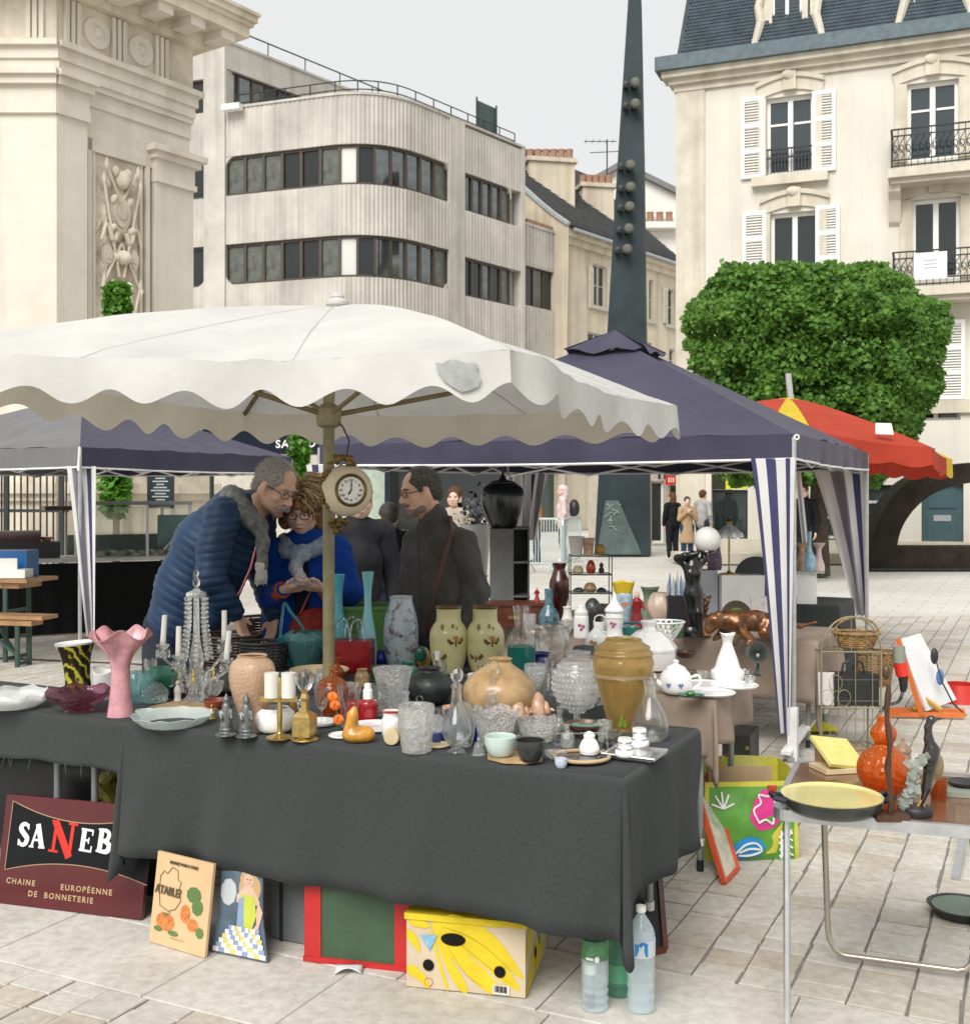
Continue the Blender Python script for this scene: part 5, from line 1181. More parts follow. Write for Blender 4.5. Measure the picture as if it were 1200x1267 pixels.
green_c=M('green_glaze',(.02,.16,.10),.25,var=.3,coat=.4);cream_c=M('cream_glaze',(.62,.50,.30),.35,var=.15,scale=10);white_c=M('white_china',(.80,.79,.77),.18,var=.03,coat=.4);milk=M('milk_ceramic',(.68,.66,.62),.4,var=.06)
tan_g=glassm('tan_frosted_glass',(.80,.60,.42),.38,.22,milky=.45,bump=.45,bscale=95);char_c=M('charcoal_ceramic',(.025,.03,.03),.42,var=.4,scale=12,bump=.5,bscale=30)
mott=M('mottled_blue',(.46,.53,.57),.3,scale=17,col2=(.11,.05,.11),thr=(.38,.50),det=4,coat=.3);ylw=M('yellow_green_glaze',(.64,.59,.30),.3,var=.14,scale=7,coat=.3);moth=M('moth_print',(.16,.09,.02),.4,var=.5,scale=40);moth2=M('moth_print_gold',(.45,.26,.04),.4,var=.3,scale=40)
brownc=M('brown_stoneware',(.46,.31,.15),.35,scale=9,col2=(.24,.13,.05),thr=(.3,.62),det=6,coat=.3,bump=.2,bscale=20);celad=M('celadon',(.50,.60,.55),.25,var=.08,coat=.4)
woodm=M('tray_wood',(.46,.30,.15),.5,var=.3,scale=8);dwood=M('dark_wood',(.07,.03,.015),.4,var=.4,scale=8);woodw=M('warm_wood',(.30,.14,.05),.5,var=.3,scale=9);pewter=M('pewter',(.16,.17,.17),.4,.5,var=.4,scale=50)
coralm=M('conch',(.70,.42,.28),.35,var=.3,scale=16,coat=.2);ambj=glassm('honey_glass',(.74,.58,.26),.10,.30,milky=.16,bump=.4,bscale=20);silver=M('silver',(.6,.6,.6),.22,.95,var=.2,scale=30)
sw=M('swirl_glass',(.035,.03,.01),.15,coat=.6);n,P=nodes_of(sw);tc=n.nodes.new('ShaderNodeTexCoord');wv=n.nodes.new('ShaderNodeTexWave');wv.bands_direction='DIAGONAL';wv.inputs['Scale'].default_value=9;wv.inputs['Distortion'].default_value=9;wv.inputs['Detail'].default_value=3;wv.inputs['Detail Scale'].default_value=1.6
n.links.new(tc.outputs['Object'],wv.inputs[0]);rp=n.nodes.new('ShaderNodeValToRGB');rp.color_ramp.elements[0].position=.45;rp.color_ramp.elements[0].color=(.022,.016,.006,1);rp.color_ramp.elements[1].position=.95;rp.color_ramp.elements[1].color=(.50,.44,.04,1);e=rp.color_ramp.elements.new(.72);e.color=(.16,.13,.02,1);n.links.new(wv.outputs[0],rp.inputs[0]);n.links.new(rp.outputs[0],P.inputs['Base Color'])
# ---------------------------------------------------------------- left table, from the left
vessel('frosted_dish','frosted white crinkled glass dish at the far left table edge','dish',14,879,[(879,26),(874,30),(864,46),(857,47)],g_frost,z0=.75,rim=(9,.008,.3,.06),fl=(18,.03,0))
v=vessel('swirl_vase','dark glass vase with yellow swirls and a white flared lip','vase',97,857,[(857,16),(838,15),(818,17),(806,20),(797,23.5)],sw,z0=.75,extra=1);v.o.rotation_euler=(0,R(-4),0)
MB().lathe([(23.5*v.s,v.z(797)),(24.6*v.s,v.z(794.5)),(21*v.s,v.z(796)),(19*v.s,v.z(801))],32,v.c).build('rim',white_c,v.o,loc=v.c)
vessel('purple_bowl','purple glass bowl with wavy rim in front of the swirl vase','bowl',98,883,[(883,17),(877,15),(870,25),(860,37),(853,39)],purp,z0=.75,rim=(6,.008,.4,.04),fl=(14,.03,1))
v=vessel('pink_vase','tall pink glass vase with flared petal rim','vase',149,889,[(887,16.5),(880,15.5),(862,13),(842,11.5),(824,12),(810,16),(798,24),(788,32),(783,37)],pinkg,z0=.75,rim=(5,.020,.60,.08),wall=.004,n=60,fl=(5,.0,0))
vessel('aqua_jar','pale aqua glass jar behind the pink vase','jar',171,871,[(871,17),(855,19),(840,18),(832,15)],aqua,z0=.75)
v=vessel('crystal_dish','upturned cut crystal dish standing on edge beside the green mug','dish',190,871,[(871,14),(864,17),(854,16),(847,10),(844,2)],g_cut,z0=.75,closed=True,fl=(16,.08,1))
v=vessel('green_mug','dark green square mug behind the crystal dish','mug',198,863,[(863,13),(844,13.5),(826,14)],green_c,z0=.752,n=4,sm=False,extra=1);vhandle(v,[(211,836),(218,835),(217,847),(210,850)],.006,green_c)
vessel('white_pitcher','white porcelain gravy boat behind the pink vase','jug',131,866,[(866,10),(855,14),(838,17),(828,18)],white_c,z0=.75,rim=(2,.012,.5,.15))
vessel('glass_plate','pale scalloped glass plate lying before the candelabra','plate',213,902,[(901,22),(897,34),(890,44),(884,50)],g_pale,z0=.75,rim=(12,.003,.5,.02),fl=(24,.012,0))
tr_=one('wooden_tray',MB().box(G(232,876,.757),(.26,.16,.012),rz=RZ),woodm,'thin wooden board under the candelabra','board',G(232,876,.757),smooth=False)
v=vessel('figurine','small white figurine on the board beside the candelabra foot','figurine',220,868,[(868,5),(862,4),(853,4.5),(848,2),(845,3),(842,1)],milk,z0=.764,closed=True)
vessel('red_dish','small red brown wooden dish right of the candelabra','dish',268,878,[(878,11),(872,14),(866,16)],M('red_wood',(.20,.04,.02),.4,var=.2),z0=.757,wall=.006)
vessel('dark_pot','small dark pot behind the candelabra','pot',228,866,[(866,12),(855,14),(846,12)],dwood,z0=.757)
# crystal candelabra with a tower of beads, four candles
v=vessel('candelabra','tall crystal bead candelabra with four white candles','candelabra',243,872,[(870,15),(866,16),(860,10),(852,9),(845,12),(836,9),(826,7),(815,8),(790,4),(760,3.4),(735,3),(728,4)],g_cut,z0=.757,closed=True,fl=(10,.12,0),extra=1)
cdl=v;cc=v.c;sC=v.s
def cpt(px,py,dy=0):return Vector(((px-CX)*sC+0,cc.y+dy,H-(py-HZ)*sC))
fin=MB().lathe([(max(r*sC,.0008),H-(y-HZ)*sC)for y,r in((734,5),(730,3),(727,2),(724,4.2),(719,4.8),(715,2.6),(713,2),(710,3.4),(707,3),(704.5,.5))],14,(cc.x,cc.y,0)).build('finial',g_clear,v.o,loc=cc)
MB().lathe([(.004,H-(729-HZ)*sC),(12*sC,H-(733-HZ)*sC),(13*sC,H-(737-HZ)*sC),(11*sC,H-(739-HZ)*sC)],18,(cc.x,cc.y,0)).build('crown_ring',g_cut,v.o,loc=cc)
for a in range(8):
 bd=MB();an=a*pi/4+.2
 for k in range(14):
  y=741+k*5.6;r=12+max(0,k-5)*.75;bd.ell(cpt(243,y)+Vector((r*sC*cos(an),r*sC*sin(an),0)),(3.1*sC,3.1*sC,2.5*sC),8)
 q=bd.build('bead_strand',g_cut,v.o,loc=cpt(243,780),ang=20);q['kind']='stuff'
cand=M('candle_wax',(.78,.75,.69),.5,var=.03,transl=.2)
for(px,py0,py1,ty,tilt)in((205,760,797,-.04,.07),(228,772,808,-.09,.02),(274,757,794,.05,0),(285,778,813,-.07,.10)):
 b=cpt(px,py1,ty);tp=cpt(px,py0,ty)+Vector((tilt*.11*(1 if px>0 else 1),0,0));st_=cpt(243,838);mid=(b+st_)/2-UZ*.03
 arm=MB().tube([tuple(p)for p in spl([tuple(st_),tuple(mid-UZ*.015),tuple(b-UZ*.045),tuple(b-UZ*.02)],5)],.006,7).lathe([(.005,-.02),(.022,-.006),(.026,.004),(.022,.002),(.012,-.004)],14,b,fl=(8,.1,0)).lathe([(.012,-.01),(.012,.02),(.011,.022)],10,b).build('arm',g_cut,v.o,loc=b,ang=30)
 MB().tube([b,tp],[.0115,.0105],12).build('candle',cand,arm,loc=b)
 for k in range(7):
  a=k*2*pi/7;p=b+Vector((.025*cos(a),.025*sin(a),-.012));MB().ell(p-UZ*.014,(.0045,.0045,.011),6).ell(p-UZ*.030,(.006,.003,.009),6).build('pendant',g_clear,arm,loc=p,ang=20)
for k in range(12):
 a=k*pi/6;p=cpt(243,828)+Vector((.07*cos(a),.05*sin(a),0));MB().ell(p,(.006,.006,.006),6).ell(p-UZ*.016,(.006,.004,.011),6).ell(p-UZ*.036,(.008,.004,.011),6).build('drop',g_clear if k%3 else M('yellow_crystal',(.5,.38,.08),.1,coat=.5),v.o,loc=p,ang=20)
for k in range(22):
 a=k*.9;r=.03+.06*((k*7)%11)/11;p=cpt(243,842)+Vector((r*cos(a),r*.7*sin(a),.03*sin(k*2.3)));MB().ell(p,(.007,.006,.009),6).ell(p-UZ*.02,(.006,.005,.012),6).build('drop',g_cut,v.o,loc=p,ang=20)
vessel('tan_vase','large frosted tan glass vase with embossed swags behind the pewter figures','vase',312,908,[(906,17),(898,15),(885,17),(868,22),(850,27),(835,29),(822,27),(815,20),(812,17),(811,19)],tan_g,fl=(6,.03,.3),wall=.005)
def chess(cx,yb,lab,kk):
 v=vessel('pewter_figure',lab,'figurine',cx,yb,[(yb,15*.9),(yb-4,13),(yb-7,8),(yb-10,9),(yb-13,7)],pewter,closed=True,extra=1)
 s=SDF(.006);c=v.c;u=v.s
 s.cap(c+UZ*.03,c+UZ*.075,8*u,5.5*u).cap(c+UZ*.075,c+UZ*.10,6.5*u,5*u).ell(c+UZ*.122,(4.2*u,4.2*u,5*u)).cap(c+Vector((-7*u,-3*u,.08)),c+Vector((-4*u,-8*u,.06)),2.6*u,2.2*u).cap(c+Vector((7*u,-3*u,.085)),c+Vector((8*u,-6*u,.06)),2.6*u,2.2*u).cap(c+UZ*.126,c+UZ*(.145+.006*kk),3*u,.8*u)
 s.build('figure',pewter,v.o,.0028,c)
chess(280,912,'pewter figure holding a pale shield, left of the pair before the tan vase',0);chess(305,914,'pewter figure standing right beside the tan vase base',1)
# brass double candlestick with white candles
v=vessel('candlestick','brass cross candlestick carrying two short white candles before a round white pot','candlestick',346,917,[(916,17),(912,17),(909,8),(905,3),(885,3.5),(870,2.6),(860,3.5),(845,3.4),(838,2)],brass,closed=True,extra=1)
MB().bar(v.c+Vector((-24*v.s,0,v.z(865))),v.c+Vector((22*v.s,0,v.z(865))),.010,.02).build('crossbar',brass,v.o,smooth=False,loc=v.c)
for px in(336,357):p=Vector(((px-CX)*v.s,v.c.y,H-(863-HZ)*v.s));MB().tube([p,p+UZ*.085],9*v.s,14).build('candle',cand,v.o,loc=p)
v=vessel('tureen','round white lidded pot behind the brass candlestick','pot',340,908,[(908,14),(902,22),(890,26),(880,24),(876,18)],white_c);
v=vessel('brass_lamp','brass oil lamp base with square body and clear glass top','lamp',377,919,[(918,17),(914,17),(911,11),(908,13)],brass,closed=True,extra=1)
MB().lathe([(13*v.s*1.25,v.z(910)-0),(13*v.s*1.25,v.z(886)),(11*v.s,v.z(882)),(5*v.s,v.z(878)),(4.5*v.s,v.z(868)),(6*v.s,v.z(864)),(4*v.s,v.z(858)),(7*v.s,v.z(853))],4,v.c,rot=Matrix.Rotation(.5,3,'Z')).build('reservoir',brass,v.o,smooth=False,loc=v.c)
MB().lathe([(7*v.s,v.z(853)),(11*v.s,v.z(845)),(12*v.s,v.z(836)),(8*v.s,v.z(830)),(.001,v.z(828))],20,v.c).build('glass_shade',g_clear,v.o,loc=v.c)
vessel('wooden_giraffe','small turned wooden giraffe figure behind the brass lamp','figurine',363,905,[(905,5),(890,3),(875,5),(862,3),(850,2),(842,4),(838,2)],woodw,closed=True)
one('black_white_cup',MB().lathe([(.012,0),(.02,.02),(.022,.045),(.018,.043),(.01,.01)],14,G(371,884,TZ)+Vector((0,.05,0))),M('spotted_glaze',(.7,.68,.64),.3,scale=26,col2=(.02,.02,.02),thr=(.4,.5)),'black and white spotted cup behind the brass lamp','cup',G(371,884,TZ)+Vector((0,.05,0)))
wick=M('dark_wicker',(.045,.016,.012),.5,var=.4,scale=30)
def basket(name,label,cx,yb,yt,w0,w1,mat,d=None,z0=TZ,cat='basket',nst=18,handle=None,lidc=False):
 dd=d or F*(H-z0)/(yb-HZ);s=dd/F;c=Vector(((cx-CX)*s,dd+w0*s,z0));ht=(yb-yt)*s;o=thing(name,label,cat,c);k=max(5,int(ht/.014));mb=MB()
 for i in range(k+1):
  t=i/k;r=(w0+(w1-w0)*t)*s;mb.tube([c+Vector(((r+.003*(1 if(j+i)%2 else-1))*cos(2*pi*j/(nst*2)),(r+.003*(1 if(j+i)%2 else-1))*.8*sin(2*pi*j/(nst*2)),ht*t+.005))for j in range(nst*2)],.0058,5,closed=True)
 q=mb.build('weave',mat,o,loc=c);q['kind']='stuff';st=MB()
 for j in range(nst):a=2*pi*j/nst;st.tube([c+Vector((w0*s*cos(a),w0*s*.8*sin(a),0)),c+Vector((w1*s*cos(a),w1*s*.8*sin(a),ht))],.004,4)
 q=st.build('stakes',mat,o,loc=c);q['kind']='stuff'
 MB().tube([c+Vector((w1*s*1.03*cos(2*pi*j/30),w1*s*.82*sin(2*pi*j/30),ht+.006))for j in range(30)],.009,6,closed=True).build('rim',mat,o,loc=c)
 MB().lathe([(.001,.004),(w0*s*.95,.004),(w0*s*.95,.008),(.001,.008)],20,c).build('base',mat,o,loc=c)
 if handle:MB().tube([c+Vector((w1*s*cos(a),0,ht+handle*sin(a)))for a in[pi*k/14 for k in range(15)]],.007,6).build('handle',mat,o,loc=c)
 return o
basket('dark_basket','dark red brown wicker basket by the hand of the man in blue',330,805,770,36,41,wick)
basket('black_basket','black lattice basket with round lid in front of the wicker basket',322,832,800,26,31,M('black_wicker',(.02,.018,.018),.5,var=.4,scale=30))
basket('flat_basket','dark wicker tray behind the candelabra beside the blue jacket',272,826,792,38,43,wick)
# turquoise glass basket with twisted handle, sea-green dish
v=vessel('turquoise_basket','turquoise pulled glass basket with tall twisted handle','dish',366,826,[(826,8),(815,10),(800,17),(788,22)],aqua2,rim=(3,.02,.4,.25),extra=1);vhandle(v,[(346,792),(349,765),(352,746),(360,758),(372,772),(378,785),(384,792)],.007,aqua2)
v=vessel('sea_green_dish','sea green ribbed glass bowl lying tilted beside the turquoise basket','bowl',378,830,[(830,10),(822,14),(806,20),(790,23),(782,20)],aqua3,fl=(14,.05,0),rim=(7,.006,.5,.05))
v=vessel('paw_dish','clear glass cake dome behind the turquoise basket','dish',372,812,[(812,20),(795,20),(780,16),(772,4)],g_cut,closed=True)
# red box bag with clear handles
p=G(431,834,TZ);rb_=thing('red_bag','red see through gift bag with clear handles behind the pole','bag',p+Vector((0,.08,0)));s=p.y/F
MB().box(p+Vector((0,.08,20*s)),(56*s,.12,40*s),rz=-.12).build('body',redbag,rb_,smooth=False,loc=p)
MB().box(p+Vector((0,.08,43*s)),(52*s,.10,6*s),rz=-.12).build('clear_top',g_thin,rb_,smooth=False,loc=p)
for dx,dy in((-8,.02),(10,.02),(0,.13)):MB().tube([tuple(q)for q in spl([tuple(p+Vector(((dx-10)*s,dy,38*s))),tuple(p+Vector(((dx-6)*s,dy,62*s))),tuple(p+Vector(((dx+5)*s,dy,66*s))),tuple(p+Vector(((dx+11)*s,dy,40*s)))],5)],.005,6).build('handle',g_clear,rb_,loc=p)
vessel('blue_bottle_vase','tall slim turquoise bottle vase half hidden by the parasol pole','vase',418,815,[(815,16),(800,17),(785,16),(768,10),(750,6),(730,6),(716,8),(711,9)],blueop2,group=None)
vessel('blue_bottle_vase','tall slim pale blue bottle vase right of the pole','vase',455,829,[(828,10),(815,11),(800,11.2),(785,10),(768,7),(750,4.6),(730,4.8),(716,6.5),(708,7.6)],blueop)
vessel('cobalt_pot','small cobalt blue glass pot between the blue bottle and the mottled vase','pot',470,825,[(825,6),(818,9),(810,8),(806,6)],glassm('cobalt_glass',(.04,.08,.55),.06,.2,milky=.3))
vessel('mottled_vase','tall pale blue vase mottled with purple spots','vase',496,826,[(826,18),(815,20),(800,21.5),(782,21.5),(765,20),(750,16),(742,14),(738,14.5)],mott)
for cx,yb,lab,sd_ in((555,835,'yellow green stoneware vase with brown moths, left of the pair',1),(600,835,'yellow green stoneware vase with brown moths, right of the pair',2)):
 v=vessel('moth_vase',lab,'vase',cx,yb,[(834,15),(828,18),(812,22),(795,23.5),(782,23),(773,19),(768,15.5),(758,15),(753,15.5),(751.5,16.5)],ylw,extra=1,group='pair of moth vases')
 MB().lathe([(16.2*v.s,v.z(752.5)),(17*v.s,v.z(751)),(15.8*v.s,v.z(750)),(14.5*v.s,v.z(752))],32,v.c).build('rim',M('brown_glaze',(.12,.06,.02),.3),v.o,loc=v.c)
 mw=[[(-.004,0),(-.03,.018),(-.034,.006),(-.02,-.008)],[(.004,0),(.026,.022),(.034,.008),(.018,-.008)],[(-.003,.012),(.003,.012),(.004,-.014),(-.004,-.014)]]
 decal(v,'painted_moth',moth,mw,.035,v.z(793),1.25);decal(v,'painted_moth',moth2,[blob(-.006,.012,.016,.010),blob(.01,.0,.012,.008)],.04,v.z(790),1.0,lift=.0022);decal(v,'painted_moth',moth,mw,-.045,v.z(812),1.15);decal(v,'painted_spray',M('leaf_print',(.25,.22,.05),.4),[blob(-.03,0,.010,.014),blob(.02,.004,.008,.011),blob(.04,-.006,.006,.008)],0,v.z(774),1)
v=vessel('crystal_vase','clear cut crystal vase with flared rim left of the charcoal pot','vase',486,883,[(882,17),(872,17),(860,18),(846,20),(834,23),(827,25)],g_cut,fl=(10,.05,.6),wall=.007)
vessel('charcoal_pot','squat charcoal ceramic pot with small collar','pot',531,874,[(873,17),(866,23),(855,28),(845,28),(836,22),(831,14),(828,13),(826.5,15)],char_c)
v=vessel('amber_jar','orange brown glass jar with beaded lid behind the flowers','jar',411,886,[(886,14),(872,18),(858,20),(850,19),(845,16)],amber,extra=1);lid(v,[(845.5,17),(842,15),(838,8),(835,4),(831,3.4),(827,4),(824,1)],amber)
v=vessel('red_flask','ruby red flask with white screw cap behind the yellow gourd','bottle',455,893,[(893,12),(880,12.5),(869,12),(866,8),(864,5)],redg,extra=1,closed=True);MB().lathe([(6*v.s,v.z(865)),(6*v.s,v.z(854)),(4.5*v.s,v.z(852)),(4.5*v.s,v.z(846)),(.001,v.z(845))],16,v.c).build('cap',white_c,v.o,loc=v.c,ang=25)
vessel('yellow_bowl','shallow pale yellow bowl behind the pole foot','bowl',395,843,[(843,20),(837,28),(830,36),(828,37)],cream_c,wall=.005)
v=vessel('beer_glass','clear tapered drinking glass beside the orange flowers','glass',432,906,[(906,8),(890,9.5),(870,12.5),(847,16)],g_thin,wall=.003);vessel('white_saucer','white saucer under the orange flower stem','saucer',424,915,[(915,12),(911,17),(909,18)],white_c)
fo=thing('orange_flowers','orange artificial flowers in a small green stem on the table edge','flowers',G(416,908,TZ));s=G(416,908,TZ).y/F;of_=M('orange_petal',(.75,.16,.01),.5,var=.3,scale=40);c=G(416,908,TZ)
MB().tube([c,c+Vector((2*s,0,20*s)),c+Vector((-2*s,0,40*s))],.004,5).build('stem',M('stem_green',(.04,.14,.03),.5),fo,loc=c)
for(dx,dzz)in((-1,36),(3,18),(-4,46)):
 m_=MB()
 for k in range(9):a=k*.7;m_.ell(c+Vector((dx*s+.010*cos(a),-.012+.004*sin(k),dzz*s+.010*sin(a))),(.010,.005,.009),7)
 m_.build('blossom',of_,fo,loc=c)
 # ceramic gourd in the shape of a duck-like boot
c=G(441,921,TZ);s=c.y/F;c=c+Vector((0,.03,0));bo_=thing('yellow_gourd','mustard yellow ceramic boot shaped gourd on the front table edge','ornament',c)
SDF(.012).cap(c+Vector((-8*s,0,11*s)),c+Vector((-6*s,0,33*s)),10*s,7*s).ell(c+Vector((-2*s,0,9*s)),(17*s,13*s,9.5*s)).ell(c+Vector((10*s,0,10*s)),(12*s,10*s,10*s)).cap(c+Vector((-6*s,0,34*s)),c+Vector((-4*s,0,41*s)),6*s,4*s).build('body',M('mustard_glaze',(.55,.25,.03),.3,var=.25,scale=20,coat=.3),bo_,.004,c,disp=lambda P:.0012*vnoise(P,160))
vessel('white_plate','white oval plate behind the mustard gourd','plate',462,905,[(905,20),(901,32),(898,36)],white_c)
v=vessel('milk_jug','white china jug with red trim at the table edge','jug',484,915,[(915,10),(905,12),(892,12),(886,10),(880,11)],white_c,extra=1);MB().lathe([(11.4*v.s,v.z(881)),(11.8*v.s,v.z(879)),(10.5*v.s,v.z(879)),(10*v.s,v.z(882))],24,v.c).build('red_rim',M('red_trim',(.45,.04,.02),.3),v.o,loc=v.c)
c=G(484,923,TZ);s=c.y/F;one('cream_cylinder',MB().lathe([(.001,0),(9*s,0),(9.6*s,.004),(9.6*s,.05),(.001,.05)],24,c+UZ*10*s,rot=Matrix.Rotation(R(-90),3,'X')),cream_c,'short cream cylinder lying on its side before the white jug','ornament',c)
cr_t=[(933,16),(928,18),(915,19),(895,21),(873,22.5)]
v=vessel('crystal_tumbler','heavy cut crystal tumbler vase at the front edge','vase',515,934,cr_t,g_cut,fl=(9,.05,.4),wall=.009)
for cx,yb,k,lab in((519,905,0,'small glass pot with ring lid behind the crystal tumbler'),(540,921,1,'small cobalt pot with clear ring lid beside the decanter')):
 v=vessel('ring_pot',lab,'pot',cx,yb,[(yb,11),(yb-14,11.5),(yb-16,11)],M('cobalt_glaze',(.015,.025,.16),.2,coat=.5)if k else g_cut,extra=1,closed=True);MB().lathe([(11.5*v.s,v.z(yb-17)),(10*v.s,v.z(yb-32)),(6*v.s,v.z(yb-36)),(.001,v.z(yb-37))],20,v.c).build('lid',g_cut,v.o,loc=v.c)
 c=v.c+UZ*v.z(yb-40);MB().tube([c+Vector((4*v.s*cos(a),0,4*v.s*sin(a)))for a in[2*pi*i/12 for i in range(12)]],.0022,6,closed=True).build('ring',g_clear,v.o,loc=c)
 if k:vessel('small_saucer','pale saucer under the cobalt pot','saucer',541,926,[(926,10),(923,15),(921,16)],cream_c)
v=vessel('decanter','clear crystal decanter with ball stopper at the front edge','decanter',565,934,[(933,11),(929,11),(925,6),(918,13),(906,18),(895,18),(882,12),(870,7.5),(855,6),(848,7.5)],g_clear,wall=.003,extra=1);MB().lathe([(4*v.s,v.z(850)),(4*v.s,v.z(844)),(8*v.s,v.z(838)),(8.5*v.s,v.z(832)),(5*v.s,v.z(827)),(.001,v.z(825))],9,v.c).build('stopper',g_clear,v.o,smooth=False,loc=v.c)
vessel('white_vase_back','clear glass carafe half hidden behind the crystal decanter','carafe',573,925,[(925,10),(915,13),(895,15),(880,12),(868,7)],g_clear);vessel('blue_plate','blue grey bowl behind the decanters','bowl',585,903,[(903,20),(890,32),(880,36)],M('blue_glaze',(.12,.16,.24),.3,coat=.3));vessel('navy_jar','navy jar behind the pressed glass jug','jar',586,918,[(918,12),(905,13),(893,12)],M('cobalt_glaze'))
vessel('brown_vase','broad round brown stoneware vase with narrow rim','vase',618,895,[(893,22),(884,34),(870,43),(857,46),(845,43),(833,32),(824,19),(818,14),(815,16)],brownc,n=40)
v=vessel('stopper_decanter','square cut glass decanter with round stopper before the brown vase','decanter',611,900,[(900,13),(885,13.5),(865,14.5),(855,14),(850,8),(842,6)],g_cut,n=8,extra=1,wall=.004);MB().lathe([(5*v.s,v.z(843)),(6*v.s,v.z(838)),(5*v.s,v.z(832)),(8*v.s,v.z(826)),(7*v.s,v.z(821)),(.001,v.z(818))],14,v.c).build('stopper',g_clear,v.o,loc=v.c)
vessel('pressed_jug','wide pressed glass bowl with wavy rim above the celadon cup','bowl',613,925,[(924,15),(915,19),(900,23),(888,26),(880,31)],g_cut,fl=(12,.05,.3),rim=(5,.012,.5,.06),wall=.006)
c=G(637,945,TZ);s=c.y/F;tb=MB().prism([(x*s,y*s)for x,y in blob(0,0,38,30,8)],c+Vector((0,.06,.002)),(cos(RZ),sin(RZ),0),(-sin(RZ),cos(RZ),0),.008);one('octagonal_tray',tb,woodm,'octagonal wooden tray under two small bowls','tray',c+Vector((0,.06,0)),smooth=False)
vessel('celadon_bowl','pale green celadon bowl on the octagonal tray','bowl',619,938,[(937,11),(932,15),(922,19),(911,20)],celad,z0=TZ+.01);vessel('dark_bowl','dark grey bowl on the octagonal tray','bowl',656,944,[(943,11),(936,14),(925,18),(916,18.5)],M('dark_glaze',(.03,.032,.03),.3,var=.3,coat=.3),z0=TZ+.01)
vessel('cut_bowl','low cut glass bowl behind the dark bowl','bowl',668,920,[(919,14),(908,22),(897,27),(890,28)],g_cut,fl=(14,.05,.4),rim=(8,.006,.5,.03),wall=.006)
for cx,yb,sc,lab,ry in((643,900,1.0,'pink conch shell behind the cut glass bowl',.3),(668,896,1.1,'cream and orange conch shell right of the pink one',-.4),(638,885,.75,'small upright peach shell beside the brown vase',1.2)):
 c=G(cx,yb,TZ)+Vector((0,.05,0));m_=MB();pts=[];rs__=[]
 for k in range(40):t=k/39;a=t*5*pi;r=.035*sc*(1-t)**1.2;pts.append(c+Vector((cos(ry)*(.075*t-.02)*sc,sin(ry)*(.075*t-.02)*sc,.04*sc))+Vector((0,r*cos(a),r*sin(a))));rs__.append(.030*sc*(1-t)**1.1+.002)
 m_.tube(pts,rs__,10).ell(c+Vector((-.02*sc,-.02,.035*sc)),(.035*sc,.02,.03*sc),12);one('conch_shell',m_,coralm,lab,'shell',c)
v=vessel('bubble_vase','round bubble glass vase on a short foot','vase',714,897,[(896,10),(893,9),(889,4),(882,6),(872,20),(856,29),(845,30.5),(832,28),(822,22),(817,21)],g_bub,wall=.006,extra=1)
bb=MB()
for i in range(9):
 zz=v.z(880-i*7);r=vr(v,zz);k=max(8,int(2*pi*r/.016))
 for j in range(k):a=2*pi*(j+.5*(i%2))/k;bb.ell(v.c+Vector((r*cos(a),r*sin(a),zz)),.0072,8)
q=bb.build('bubbles',g_bub,v.o,loc=v.c);q['kind']='stuff'
vessel('clear_bottle','clear glass bottle left of the bubble vase','bottle',680,893,[(893,15),(880,18),(862,17),(845,12),(830,6),(818,6),(815,9)],g_thin,wall=.003)
v=vessel('green_carafe','glass vase with flared clear neck and sea green body','vase',645,842,[(840,13),(828,16),(812,17.5),(800,18)],glassm('teal_glass',(.05,.38,.33),.06,.2,milky=.35),extra=1,wall=.005);MB().lathe([(18*v.s,v.z(800)),(17*v.s,v.z(788)),(11*v.s,v.z(779)),(8*v.s,v.z(775)),(9*v.s,v.z(765)),(11*v.s,v.z(750)),(10.5*v.s,v.z(750)),(8.2*v.s,v.z(765)),(7.4*v.s,v.z(775)),(10.4*v.s,v.z(780)),(16.2*v.s,v.z(788)),(17.2*v.s,v.z(800))],32,v.c).build('clear_neck',g_thin,v.o,loc=v.c)
vessel('glass_fishbowl','clear fish bowl with jagged rim behind the bubble vase','bowl',682,826,[(825,11),(818,17),(803,22),(790,23),(780,20),(775,21)],g_clear,rim=(7,.005,.6,.02));vessel('cobalt_jug','dark cobalt jug behind the clear bottle','jug',668,835,[(835,12),(820,14),(812,11),(808,13)],M('cobalt_glaze'),extra=0)
vessel('clear_salad_bowl','cut glass butter dish with wire handle behind the bubble vase','dish',716,815,[(815,14),(808,15),(806,15)],g_cut,n=4,sm=False)
v=vessel('honey_jar','tall honey glass jar with stepped amber shoulder','jar',771,908,[(906,17),(900,18),(885,22),(862,28),(842,34),(828,37),(820,38),(812,36),(808,37),(803,33),(800,33),(796,26),(793,23),(791,23)],ambj,n=40,wall=.006,extra=1);decal(v,'painted_leaf',M('print_green',(.16,.30,.03),.4),[blob(-.006,.0,.006,.022),blob(.006,-.012,.005,.014),blob(-.012,-.014,.005,.012)],0,v.z(888));MB().lathe([(38.3*v.s,v.z(836)),(38.9*v.s,v.z(834)),(38.3*v.s,v.z(832))],40,v.c).build('band',g_bub,v.o,loc=v.c)
vessel('teardrop_vase','clear teardrop glass vase at the right end of the table','vase',804,919,[(917,16),(910,21),(898,23),(885,20),(872,13),(862,8),(850,7),(840,9)],g_clear,wall=.003)
vessel('turquoise_dish','small dish with turquoise inside on a dark foot','dish',725,915,[(915,11),(907,14),(900,22),(895,25)],M('brown_glaze2',(.13,.07,.04),.3,var=.4,scale=30),wall=.004).o;c=G(725,915,TZ);
vessel('turquoise_glaze','turquoise glazed saucer resting in the brown dish','saucer',725,900,[(900,10),(898,18),(896,20)],M('turq',(.10,.30,.30),.2,coat=.5),z0=TZ+.028,d=c.y+.04)
